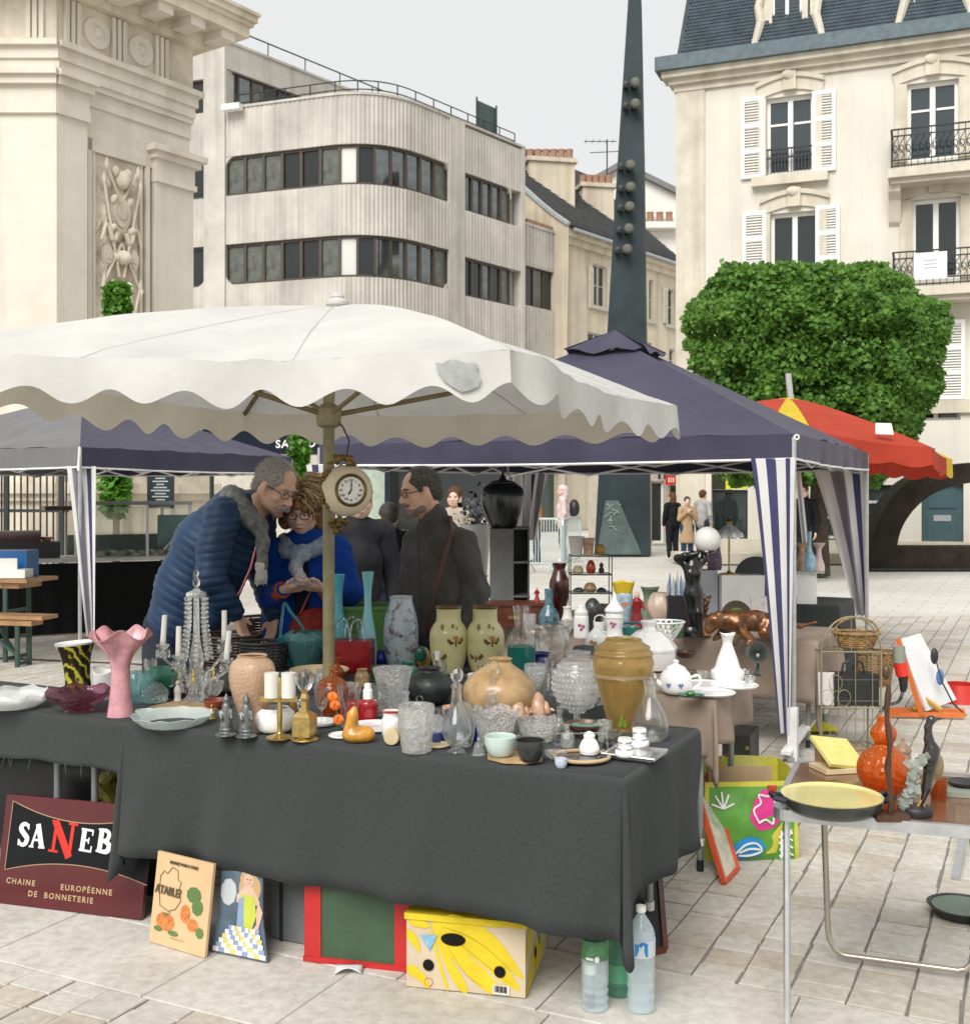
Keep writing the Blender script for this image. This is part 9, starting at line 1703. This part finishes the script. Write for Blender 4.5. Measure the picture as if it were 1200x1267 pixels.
# ================================================================ PEOPLE
skin=M('skin',(.68,.41,.29),.5,var=.10,scale=30,bump=.05,bscale=200);skin2=M('skin_pale',(.72,.47,.36),.5,var=.08,scale=30);eye_m=M('eye_dark',(.02,.015,.012),.2);eye_w=M('eye_white',(.6,.57,.53),.25);lip_m=M('lip',(.42,.14,.11),.45)
grey_hair=M('grey_hair',(.40,.375,.34),.6,var=.4,scale=120,bump=.3,bscale=300);white_hair=M('white_beard',(.46,.43,.40),.7,var=.35,scale=120,bump=.5,bscale=200);blond=M('blond_hair',(.34,.17,.06),.5,var=.6,scale=45,bump=.8,bscale=120);dark_hair=M('dark_hair',(.05,.042,.036),.5,var=.5,scale=90,bump=.5,bscale=160)
V=Vector
class Head:
 def __init__(s,c,f,up=UZ,sc=1.0):s.c=V(c);s.f=V(f).normalized();s.r=s.f.cross(V(up)).normalized();s.u=s.r.cross(s.f);s.sc=sc;s.m=Matrix((s.r,s.f,s.u)).transposed()
 def T(s,x,y,z):return s.c+(s.r*x+s.f*y+s.u*z)*s.sc
 def put(s,S,nose=1,jaw=1):
  k=.012;e=lambda p,r,k=k,neg=False:S.ell(s.T(*p),[q*s.sc for q in r],s.m,k,neg);c=lambda a,b,r0,r1,k=k:S.cap(s.T(*a),s.T(*b),r0*s.sc,r1*s.sc,k)
  e((0,-.012,.035),(.076,.097,.088),.02);e((0,.028,-.035),(.060*jaw,.066,.080),.02);e((0,.055,-.088),(.030*jaw,.030,.022),.02);e((0,.076,.030),(.050,.018,.014))
  for q in(-1,1):e((q*.040,.062,-.022),(.024,.024,.022),.015);e((q*.030,.095,.006),(.017,.014,.011),.008,True);e((q*.078,-.004,-.005),(.010,.020,.033),.006);c((q*.045*jaw,.03,-.075),(q*.066,-.005,-.035),.022,.025,.02);e((q*.013,.098,-.033),(.010,.011,.009),.006)
  c((0,.085,.016),(0,.108*nose,-.028),.009,.0135,.008);e((0,.088,-.060),(.024,.012,.007),.005);e((0,.086,-.071),(.020,.012,.007),.005);e((0,.098,-.0655),(.022,.006,.0022),.003,True)
 def eyes(s,par,loc,brow=None):
  for q in(-1,1):
   MB().ell(s.T(q*.030,.079,.006),.0115*s.sc,12).build('eye',eye_w,par,loc=loc);MB().ell(s.T(q*.030,.087,.004),.0058*s.sc,10).build('iris',eye_m,par,loc=loc);MB().tube([s.T(q*.017,.090,.010),s.T(q*.03,.0935,.014),s.T(q*.045,.086,.009)],.0028*s.sc,5).build('eyelid',eye_m if brow is None else skin,par,loc=loc)
   if brow:MB().tube([s.T(q*.014,.094,.028),s.T(q*.032,.096,.033),s.T(q*.050,.082,.027)],[.004*s.sc,.005*s.sc,.003*s.sc],6).build('eyebrow',brow,par,loc=loc)
  MB().tube([s.T(x,.0985-18*x*x,-.066)for x in(-.02,-.01,0,.01,.02)],[.001,.0032,.0042,.0032,.001],6).build('lips',lip_m,par,loc=loc)
 def glasses(s,par,loc,mat,w_=.024,h=.015):
  m=MB()
  for q in(-1,1):m.tube([s.T(q*.033+w_*cos(a),.105-.35*(abs(q*.033+w_*cos(a)))*.5,.004+h*sin(a))for a in[2*pi*i/14 for i in range(14)]],.0022,5,closed=True);m.tube([s.T(q*.057,.092,.010),s.T(q*.078,.03,.010),s.T(q*.082,-.015,.006)],.0024,5)
  m.tube([s.T(-.010,.104,.008),s.T(.010,.104,.008)],.0022,5).build('glasses',mat,par,loc=loc)
 def cap(s,S,top=.009,hl=.045,back=-.07):
  S.ell(s.T(0,-.018,.040),[(.077+top)*s.sc,(.099+top)*s.sc,(.088+top)*s.sc],s.m,.012);S.ell(s.T(0,-.055,-.02),[.066*s.sc,.062*s.sc,.075*s.sc],s.m,.02)
  S.ell(s.T(0,.095+hl*.3,-.03),[.083*s.sc,.088*s.sc,.105*s.sc],s.m,.012,True);S.ell(s.T(0,.0,-.12),[.2*s.sc,.2*s.sc,.07*s.sc],s.m,.012,True)
  for q in(-1,1):S.ell(s.T(q*.085,.0,-.012),[.022*s.sc,.026*s.sc,.04*s.sc],s.m,.01,True)
def hand(S,w0,d,n,L=.185,curl=.5,side=1,k=.006):
 """wrist, pointing direction, palm normal; five unequal fingers, each with two bends"""
 w0=V(w0);d=V(d).normalized();n=V(n);n=(n-d*n.dot(d)).normalized();x=d.cross(n)*side;pl=L*.5
 for q in(-.028,-.010,.010,.027):S.cap(w0+d*.01+x*q*.6,w0+d*pl+x*q,.016,.0125,.012)
 for q,l,cu in((-.029,.075,.9),(-.010,.086,1),(.010,.082,1.05),(.028,.064,1.15)):
  p=w0+d*pl+x*q;a=0;pts=[p]
  for sg in(.45,.32,.23):a+=curl*cu*.75;p=p+(d*cos(a)+n*sin(a))*l*sg;pts.append(p)
  S.chain(pts,[.0095,.0088,.008,.0065],k)
 b=w0+d*.025-x*.022;p1=b-x*.026+d*.028+n*.012;p2=p1+d*.028+n*.014-x*.004;S.chain([b,p1,p2],[.013,.0105,.008],k)
def quilt(axis_o,axis_d,per,amp):
 o,d=np.array(axis_o),np.array(V(axis_d).normalized())
 def g(P):t=((P-o)@d)/per+.12*vnoise(P,9);t=t-np.floor(t);e=np.minimum(t,1-t)*per;return amp*(1.5*np.exp(-(e/.006)**2)-.4)+.002*vnoise(P,22)
 return g
def folds(amp,sc,seed):return lambda P:amp*vnoise(P*np.array([1,1,.55]),sc,seed)+amp*.5*vnoise(P,sc*2.3,seed+3)
def legs(S,hip,foot,r=(.105,.07,.055)):
 for sg,f in zip((-1,1),foot):
  h=V(hip)+V((sg*.09,0,0));f=V(f);kn=h.lerp(f,.5)+V((0,-.03,.02));S.chain([h,kn,f+UZ*.08],[r[0],r[1],r[2]],.03)
def shoes(par,foot,f,mat,loc):
 for p in foot:p=V(p);d=V(f).normalized();MB().ell(p+d*.05+UZ*.04,(.05,.13,.045),12,rot=Matrix((d.cross(UZ),d,UZ)).transposed()).box(p+d*.05+UZ*.008,(.09,.26,.016),rz=atan2(d.y,d.x)-pi/2).build('shoe',mat,par,loc=loc)
def px_at(d):return lambda px,py,dy=0.0:V(((px-CX)/F*d,d+dy,H-(py-HZ)/F*d))
jean=M('dark_trousers',(.035,.04,.055),.85,var=.2,scale=8,bump=.2,bscale=200);shoe_m=M('shoe',(.025,.022,.02),.5)
def fuzz(o,n_,L,mat,par,loc,hd,down=0):
 """short hairs growing from the surface of a hair or beard mesh"""
 rr=random.Random(n_);vs=o.data.vertices;of=wl(o);mb=MB()
 for _ in range(n_):
  v=vs[rr.randrange(len(vs))];n__=Vector(v.normal);p=of+v.co;d=(n__*.55+(-hd.u*.8 if down else-hd.f*.5-hd.u*.35)+Vector((rr.gauss(0,.3),rr.gauss(0,.3),rr.gauss(0,.3)))).normalized();w_=n__.cross(d)
  if w_.length<.05:continue
  w_=w_.normalized()*.0011;l=L*rr.uniform(.5,1.2);mb.add([p-w_,p+w_,p+d*l],[(0,1,2)])
 q_=mb.build('strands',mat,par,smooth=False,loc=loc);q_['kind']='stuff'
def curls(hd,par,loc):
 rr=random.Random(12);mb=MB()
 for k in range(420):
  a=rr.uniform(0,2*pi);e=rr.uniform(-.2,1.5);d=Vector((cos(a)*cos(e),sin(a)*cos(e),sin(e)));p=Vector((.078*d.x,-.012+.098*d.y,.032+.080*d.z))
  if d.y>.45 and d.z<.50:continue
  ph,fr_=rr.uniform(0,6.3),rr.uniform(8,15);sg=1 if p.x>0 else-1;L=rr.uniform(.09,.20);pts=[];st=12
  for i in range(st+1):
   t=i/st;dv=(d*(1-t*.9)+Vector((sg*.35*(1-abs(t-.4)),-.12,-1.5*t))).normalized();p=p+dv*L/st;q_=p+Vector((cos(ph+fr_*t),sin(ph+fr_*t),.4*sin(ph+fr_*t*1.3)))*.0045*min(1,3*t)
   if q_.y>.055 and abs(q_.x)<.062 and-.12<q_.z<.062:q_.x=sg*.064
   pts.append(hd.T(*q_))
  mb.tube(pts,[.0062*(1-.75*i/st)for i in range(st+1)],5)
 o=mb.build('curls',blond2,par,loc=loc);o['kind']='stuff'
blond2=M('blond_streaks',(.54,.40,.23),.45,scale=26,col2=(.22,.13,.06),spec=.3)
# ---- man in the quilted blue jacket, leaning over the basket
q=px_at(5.9);base=V((q(225,0).x,5.95,0));man=thing('person','grey haired man with moustache in quilted blue jacket leaning over the wicker basket','person',base)
hd=Head(q(341,603,.0),(.78,-.50,-.48),(.28,-.1,1),1.13);B=SDF(.03);hd.put(B,1.06);B.cap(hd.T(0,-.02,-.06),q(303,640,.03),.062,.07,.03).chain([q(300,645,.03),q(250,710,.05),q(224,770,.05)],[.10,.11,.11]);sL_,sR_=q(285,640,-.15),q(310,640,.2);eL,wL=q(274,712,-.24),q(300,756,-.16);eR,wR=q(316,715,.22),q(334,765,.12)
B.chain([q(300,645,.03),sL_,eL,wL],[.05,.05,.042,.03]).chain([q(300,645,.03),sR_,eR,wR],[.05,.05,.042,.03]);hand(B,wL,(.35,.05,-.9),(.5,-.2,.1),.19,.45,1);hand(B,wR,(-.1,-.2,-.9),(-.3,-.4,0),.19,.5,-1);ft=[base+V((-.13,-.04,0)),base+V((.14,.10,0))];legs(B,q(224,775,.05),ft,(.09,.055,.04));B.build('body',skin,man,.0075,base)
navy_q=M('quilted_blue',(.018,.045,.10),.5,var=.22,scale=7,bump=.15,bscale=90,spec=.25);J=SDF(.045);J.chain([q(219,768,.05),q(232,725,.05),q(258,676,.04),q(288,636,.03)],[.165,.17,.185,.14]).cap(q(285,640,-.10),q(312,642,.15),.10,.10).chain([q(262,760,.02),q(282,700,.0),q(305,655,.0)],[.10,.11,.09])
J.ell(hd.T(.0,-.01,-.03),[.10,.10,.10],None,.02,True);J.build('jacket',navy_q,man,.0075,base,disp=quilt(q(219,768),q(292,630)-q(219,768),.043,.0042))
for a,b,c,nm in((sL_,eL,wL,0),(sR_,eR,wR,1)):
 s_=SDF(.03);s_.chain([a+V((0,0,.01)),a.lerp(b,.5)+V((-.01,0,0)),b,b.lerp(c,.5),c-(c-b).normalized()*.02],[.098,.09,.078,.068,.055]);s_.build('sleeve',navy_q,man,.0075,base,disp=quilt(a,c-a,.042,.0042))
s_=SDF(.03);legs(s_,q(224,778,.05),ft,(.125,.085,.075));s_.build('trousers',jean,man,.012,base,folds(.005,18,1));shoes(man,ft,(.8,-.5,0),shoe_m,base)
s_=SDF(.012);hd.cap(s_,.005,.03);s_.ell(hd.T(0,.10,.09),[.07,.07,.055],hd.m,.012,True);hq=s_.build('hair',grey_hair,man,.006,base,disp=lambda P:.0015*vnoise(P,200));fuzz(hq,5000,.016,grey_hair,man,base,hd);hd.eyes(man,base,grey_hair);hd.glasses(man,base,black_paint)
s_=SDF(.008);s_.cap(hd.T(0,.107,-.047),hd.T(.036,.088,-.066),.0125,.009).cap(hd.T(0,.107,-.047),hd.T(-.036,.088,-.066),.0125,.009);hq=s_.build('moustache',white_hair,man,.004,base,disp=lambda P:.0015*vnoise(P,300));fuzz(hq,700,.016,white_hair,man,base,hd,1);s_=SDF(.02);hd_b=hd;s_.cap(hd.T(-.05,.02,-.082),hd.T(0,.072,-.098),.018,.022).cap(hd.T(.05,.02,-.082),hd.T(0,.072,-.098),.018,.022);s_.build('stubble',M('stubble',(.36,.24,.18),.8,var=.3,scale=150),man,.006,base)
scf=M('grey_scarf',(.19,.195,.185),.9,var=.35,scale=30,bump=.4,bscale=150);s_=SDF(.02);s_.chain([q(290,622,.14),q(287,615,-.02),q(305,632,-.12),q(326,652,-.10)],[.055,.06,.06,.045]).chain([q(326,648,-.09),q(331,672,-.14),q(330,700,-.15)],[.035,.032,.03]);s_.build('scarf',scf,man,.008,base,disp=folds(.007,30,4));s_=SDF(.012)
s_.chain([q(330,697,-.15),q(331,712,-.15)],[.032,.026]);
for k in range(5):s_.cap(q(324+k*3,708,-.15),q(322+k*3.6,721+2*(k%2),-.15),.007,.003)
s_.build('scarf_fringe',M('cream_fringe',(.52,.50,.46),.9,var=.2,scale=60),man,.005,base,disp=folds(.003,60,2));MB().tube([q(325,668,-.13),q(319,700,-.18),q(308,728,-.21),q(296,742,-.22)],.007,6).build('red_strap',redl,man,loc=base);MB().ell(q(305,612,.12),(.05,.03,.03),10).build('collar',black_paint,man,loc=base)
# ---- woman in the blue coat holding a glass dish
q=px_at(6.08);base=V((q(382,0).x,6.15,0));wom=thing('person','woman with curly light brown hair and glasses in bright blue coat holding a glass dish','person',base)
hd=Head(q(374,629,-.02),(-.02,-.90,-.40),UZ,1.08);B=SDF(.03);hd.put(B,.92,.95);B.cap(hd.T(0,-.02,-.06),q(378,672,.06),.055,.06,.03).chain([q(379,680,.06),q(382,730,.06),q(383,785,.06)],[.09,.10,.12]);sL_,sR_=q(343,684,.03),q(416,682,.03);eL,wL=q(338,738,-.04),q(358,726,-.20);eR,wR=q(432,732,-.03),q(410,724,-.20)
B.chain([q(379,676,.06),sL_,eL,wL],[.05,.045,.038,.026]).chain([q(379,676,.06),sR_,eR,wR],[.05,.045,.038,.026]);hand(B,wL,(.92,-.25,.16),(.1,.45,.8),.175,.35,-1);hand(B,wR,(-.9,-.25,.10),(-.1,.45,.8),.175,.35,1);ft=[base+V((-.11,0,0)),base+V((.11,.02,0))];legs(B,q(383,785,.06),ft,(.09,.055,.04));B.build('body',skin2,wom,.0075,base)
coat=M('royal_blue_coat',(.008,.055,.30),.85,var=.15,scale=6,bump=.2,bscale=220,sheen=.12);J=SDF(.04);J.chain([q(380,676,.06),q(381,715,.06),q(383,760,.06),q(384,800,.06)],[.125,.15,.155,.175]).cap(sL_,sR_,.085,.085).cap(q(345,700,.03),q(350,790,.04),.10,.12).cap(q(414,700,.03),q(414,790,.04),.10,.12);J.build('coat',coat,wom,.010,base,folds(.005,14,2));blue_dk=M('dark_top',(.012,.012,.02),.8)
MB().grid(lambda s,t:q(371+13*s+4*t*(s-.5),694+98*t,-.118-.03*t+.012*sin(s*pi)),4,10).build('dark_top',blue_dk,wom,loc=base,solid=.02)
for a,b,c in((sL_,eL,wL),(sR_,eR,wR)):
 s_=SDF(.03);s_.chain([a,b,c-(c-b).normalized()*.035],[.082,.070,.052]);s_.build('sleeve',coat,wom,.009,base,folds(.006,20,5));MB().tube([c-(c-b).normalized()*.05,c+(c-b).normalized()*.004],[.052,.044],14).build('cuff',M('orange_cuff',(.45,.07,.02),.8),wom,loc=base)
s_=SDF(.03);legs(s_,q(383,790,.06),ft,(.12,.08,.07));s_.build('trousers',jean,wom,.012,base);shoes(wom,ft,(0,-1,0),shoe_m,base)
s_=SDF(.02);rr=random.Random(3)
for k in range(60):a=rr.uniform(0,2*pi);e=rr.uniform(-.55,1.45);rd=.083+rr.gauss(0,.005);p=(rd*cos(a)*cos(e)*1.02,-.01+rd*sin(a)*cos(e)*1.1,.02+rd*sin(e)*1.08-.012);s_.ell(hd.T(*p),(.026,.026,.026),None,.012)
for sg in(-1,1):
 for z,r in((-.02,.034),(-.055,.040),(-.085,.036)):s_.ell(hd.T(sg*.088,.0-.01*(z<-.05),z),(r,r*1.1,r),None,.015);s_.ell(hd.T(sg*.07,-.06,z-.02),(r,r*1.1,r),None,.015)
s_.ell(hd.T(0,.10,-.035),[.058,.062,.085],hd.m,.012,True);s_.chain([hd.T(-.05,.075,.052),hd.T(0,.095,.062),hd.T(.05,.078,.05)],[.022,.022,.022],.012);s_.build('hair',blond,wom,.006,base,disp=lambda P:.004*vnoise(P,75));curls(hd,wom,base);hd.eyes(wom,base,blond);hd.glasses(wom,base,M('tortoise',(.05,.02,.012),.3),.026,.019)
scw=M('pale_blue_scarf',(.36,.40,.47),.9,scale=26,col2=(.14,.20,.30),bump=.3,bscale=150);s_=SDF(.015);s_.chain([q(350,668,.03),q(358,680,-.08),q(378,684,-.13),q(398,676,-.08),q(405,666,.04)],[.035,.042,.045,.04,.03]).chain([q(376,686,-.14),q(372,700,-.17),q(380,714,-.18)],[.03,.034,.022]);s_.build('scarf',scw,wom,.0065,base,disp=folds(.008,42,6));s_=SDF(.012);s_.chain([q(374,700,-.18),q(379,712,-.19),q(381,725,-.19)],[.028,.028,.014]);s_.build('scarf_end',M('pale_scarf_end',(.5,.48,.49),.9,var=.3,scale=50),wom,.006,base,disp=folds(.006,60,3))
c=q(386,719,-.30);one('held_dish',MB().lathe([(.035,0),(.06,.008),(.075,.03),(.072,.03),(.055,.012),(.001,.006)],28,c),g_cut,'small clear glass dish held by the woman in blue','dish',c);hb=q(398,778,-.16);hbg=thing('handbag','dark red patterned handbag against the blue coat behind the pole','bag',hb);MB().ell(hb,(.15,.06,.13),16).build('body',M('red_pattern',(.28,.02,.02),.6,scale=30,col2=(.08,.02,.01)),hbg,loc=hb);MB().tube([hb+V((-.09,0,.09)),q(392,722,-.13),hb+V((.09,0,.09))],.008,6).build('strap',redl,hbg,loc=hb)
# ---- man in the grey fleece
q=px_at(5.9);base=V((q(548,0).x,5.95,0));gm_=thing('person','bearded man with short grey hair and glasses in dark grey fleece looking left','person',base)
hd=Head(q(519,609,.0),(-.86,-.46,-.20),(-.1,0,1),1.0);B=SDF(.03);hd.put(B,1.05);B.cap(hd.T(0,-.025,-.06),q(541,655,.03),.06,.068,.03).chain([q(546,665,.03),q(547,720,.03),q(548,790,.03)],[.08,.095,.11]);sL_,sR_=q(518,670,.08),q(570,672,-.05);eL,wL=q(508,730,.10),q(513,785,.0);eR,wR=q(588,732,-.07),q(570,782,-.16)
B.chain([q(546,672,.03),sL_,eL,wL],[.045,.05,.042,.03]).chain([q(546,665,.03),sR_,eR,wR],[.06,.05,.042,.03]);hand(B,wL,(-.1,-.3,-.95),(.3,-.5,0),.19,.5,1);hand(B,wR,(-.5,-.2,-.8),(-.6,-.2,.3),.19,.5,1);ft=[base+V((-.12,0,0)),base+V((.12,.06,0))];legs(B,q(548,790,.03),ft,(.09,.055,.04));B.build('body',skin,gm_,.0075,base)
fle=M('grey_fleece',(.085,.08,.075),.95,var=.14,scale=9,bump=.35,bscale=260,sheen=.35);J=SDF(.045);J.chain([q(543,662,.03),q(546,690,.03),q(547,730,.03),q(548,785,.04)],[.105,.135,.15,.155]).cap(sL_,sR_,.082,.082).cap(q(524,690,.05),q(521,790,.05),.10,.11).cap(q(562,690,-.0),q(565,790,.0),.105,.12).cap(q(538,652,.02),q(536,641,.0),.085,.078,.02);J.ell(hd.T(0,.02,-.03),[.09,.11,.10],hd.m,.02,True);J.build('fleece',fle,gm_,.010,base,folds(.011,13,7))
for a,b,c in((sL_,eL,wL),(sR_,eR,wR)):s_=SDF(.04);s_.chain([a,b,c-(c-b).normalized()*.03],[.085,.072,.056]);s_.build('sleeve',fle,gm_,.010,base,folds(.012,19,3))
s_=SDF(.03);legs(s_,q(548,795,.03),ft,(.125,.085,.075));s_.build('trousers',jean,gm_,.012,base);shoes(gm_,ft,(-.7,-.6,0),shoe_m,base);s_=SDF(.012);hd.cap(s_,.006,-.03);s_.ell(hd.T(0,.085,.105),[.055*hd.sc,.055*hd.sc,.05*hd.sc],hd.m,.012,True);hq=s_.build('hair',M('salt_pepper_hair',(.13,.12,.108),.6,var=.6,scale=120,bump=.4,bscale=200),gm_,.006,base,disp=lambda P:.0012*vnoise(P,170));fuzz(hq,5000,.012,MC['salt_pepper_hair'],gm_,base,hd);hd.eyes(gm_,base,dark_hair);hd.glasses(gm_,base,black_paint,.022,.015)
s_=SDF(.015);s_.cap(hd.T(-.05,.028,-.078),hd.T(0,.075,-.094),.020,.025).cap(hd.T(.05,.028,-.078),hd.T(0,.075,-.094),.020,.025).cap(hd.T(.058,.0,-.045),hd.T(.05,.028,-.078),.012,.02).cap(hd.T(-.058,.0,-.045),hd.T(-.05,.028,-.078),.012,.02).cap(hd.T(-.026,.09,-.052),hd.T(.026,.09,-.052),.008,.008);hq=s_.build('beard',M('grey_beard',(.32,.26,.215),.8,var=.4,scale=150),gm_,.0055,base,disp=lambda P:.0015*vnoise(P,260));fuzz(hq,2500,.010,MC['grey_beard'],gm_,base,hd,1);MB().tube([q(557,640,-.05),q(560,655,-.14),q(548,700,-.19),q(536,745,-.20),q(530,785,-.17)],[.014]*5,8).build('shoulder_strap',M('brown_leather',(.07,.025,.015),.5,var=.3),gm_,loc=base);MB().tube([q(518,650,-.115),q(520,690,-.165),q(524,760,-.175)],.004,5).build('zip',black_paint,gm_,loc=base)
# ---- persons seen only in part
def figure(label,px,d,pyh,f,top,leg,hair,skn=skin2,coat=0,arms='down',h=.02,group=None,hood=None,lean=0):
 """standing person: head top at picture height pyh, feet on the ground at distance d"""
 x=W(px,0,d).x;b=V((x,d,0));Ht=W(px,pyh,d).z;k=Ht/1.70;f=V(f).normalized();r=f.cross(UZ);o=thing('person',label,'person',b,group);P_=lambda a,c,z:b+r*a*k+f*(c+lean*max(0,z-.9))*k+UZ*z*k
 hd=Head(P_(0,.03,1.585),f,UZ,k*1.0);B=SDF(.03*k);hd.put(B);B.cap(P_(0,0,1.5),P_(0,-.01,1.4),.052*k,.052*k).chain([P_(0,0,1.33),P_(0,0,1.15),P_(0,0,.92)],[.08*k,.09*k,.10*k])
 for sg in(-1,1):
  sh=P_(sg*.17,0,1.38);el=P_(sg*.23,-.02,1.10)if arms!='up' else P_(sg*.22,.08,1.12);wr=P_(sg*.22,.06,.87)if arms!='up' else P_(sg*.05,.22,1.30);B.chain([sh,el,wr],[.045*k,.038*k,.027*k]);hand(B,wr,(wr-el),r*(-sg),.17*k,.5,sg);B.chain([P_(sg*.09,0,.9),P_(sg*.09,.02,.48),P_(sg*.09,-.02,.09)],[.08*k,.055*k,.04*k])
  s_=SDF(.03*k);s_.chain([sh,el,wr-(wr-el).normalized()*.02*k],[.072*k,.06*k,.048*k]);s_.build('sleeve',top,o,h,b,folds(.006,18,2));s_=SDF(.03*k);s_.chain([P_(sg*.085,0,.92),P_(sg*.09,.02,.48),P_(sg*.09,-.02,.08)],[.115*k,.078*k,.068*k]);s_.build('trouser_leg',leg,o,h,b);p=P_(sg*.09,-.02,0);MB().ell(p+f*.05+UZ*.04,(.05,.13,.045),10,rot=Matrix((r,f,UZ)).transposed()).build('shoe',shoe_m if hood is None else white_paint,o,loc=b)
 B.build('body',skn,o,max(.012,h*.7),b);J=SDF(.04*k);J.chain([P_(0,0,1.40),P_(0,0,1.2),P_(0,0,1.0),P_(0,0,.9-coat)],[.10*k,.15*k,.15*k,(.16+coat*.12)*k]).cap(P_(-.15,0,1.38),P_(.15,0,1.38),.08*k,.08*k)
 J.ell(P_(0,0,.9-coat-.34),[.6*k,.6*k,.28*k],None,.02,True)if coat else 0;J.build('jacket',top,o,h,b,folds(.006,16,4));s_=SDF(.012);hd.cap(s_,.014,.04)
 if hood=='long':s_.chain([hd.T(0,-.06,.03),hd.T(0,-.07,-.10),hd.T(0,-.06,-.2)],[.085*k,.08*k,.05*k])
 s_.build('hair',hair,o,max(.010,h*.6),b,disp=lambda P:.006*vnoise(P,60));hd.eyes(o,b);return o,P_,hd
figure('person in black jacket standing behind the hanging clock',443,7.1,596,(.25,-.9,-.1),M('black_jacket',(.022,.022,.026),.7,var=.2,scale=8,sheen=.1),jean,dark_hair,h=.012);figure('dark haired person in navy coat bending behind the man in grey',487,9.2,622,(-.3,.9,-.1),M('navy_coat',(.012,.014,.022),.8),jean,dark_hair,h=.014,lean=.25)
o1,_,_=figure('white haired person in orange jacket walking behind the barrier',664,26.5,607,(-1,-.1,0),M('orange_jacket',(.36,.15,.04),.8),jean,M('white_hair',(.6,.57,.52),.8));o2,P_,hd=figure('person in pale pink hooded top with dark backpack behind the barrier',697,26.8,601,(-1,.1,0),M('pink_hoodie',(.66,.52,.52),.85),jean,M('pink_hoodie'),hood='long');MB().ell(P_(0,-.24,1.2),(.13,.17,.22),12).build('backpack',black_paint,o2,loc=o2.location)
tan9=M('beige_coat',(.42,.29,.17),.85,var=.1);figure('long haired person in black clothes, left of the three walkers',832,28.0,610,(-.3,.9,0),M('black_wool',(.012,.012,.014),.8),M('black_denim',(.014,.016,.022),.8),M('brown_hair',(.12,.06,.03),.6,var=.4,scale=40),hood='long');figure('dark haired person in long beige coat with raised hands, middle of the three walkers',850,27.2,615,(0,-1,0),tan9,M('blue_jeans',(.03,.055,.11),.8),dark_hair,coat=.35,arms='up');figure('brown haired person in pale grey top, right of the three walkers',869,28.0,607,(.6,.6,0),M('pale_grey_top',(.42,.40,.40),.85),jean,M('brown_hair'));figure('dark clothed person by the tree trunk behind the gazebo curtain',994,20.8,600,(-.4,-.8,0),M('black_wool'),M('black_denim'),M('brown_hair'),hood='long');figure('brown haired person standing behind the white flower arrangement',563,13.5,604,(-.2,-.95,0),M('cream_top',(.42,.36,.3),.85),jean,M('brown_hair'),h=.018)
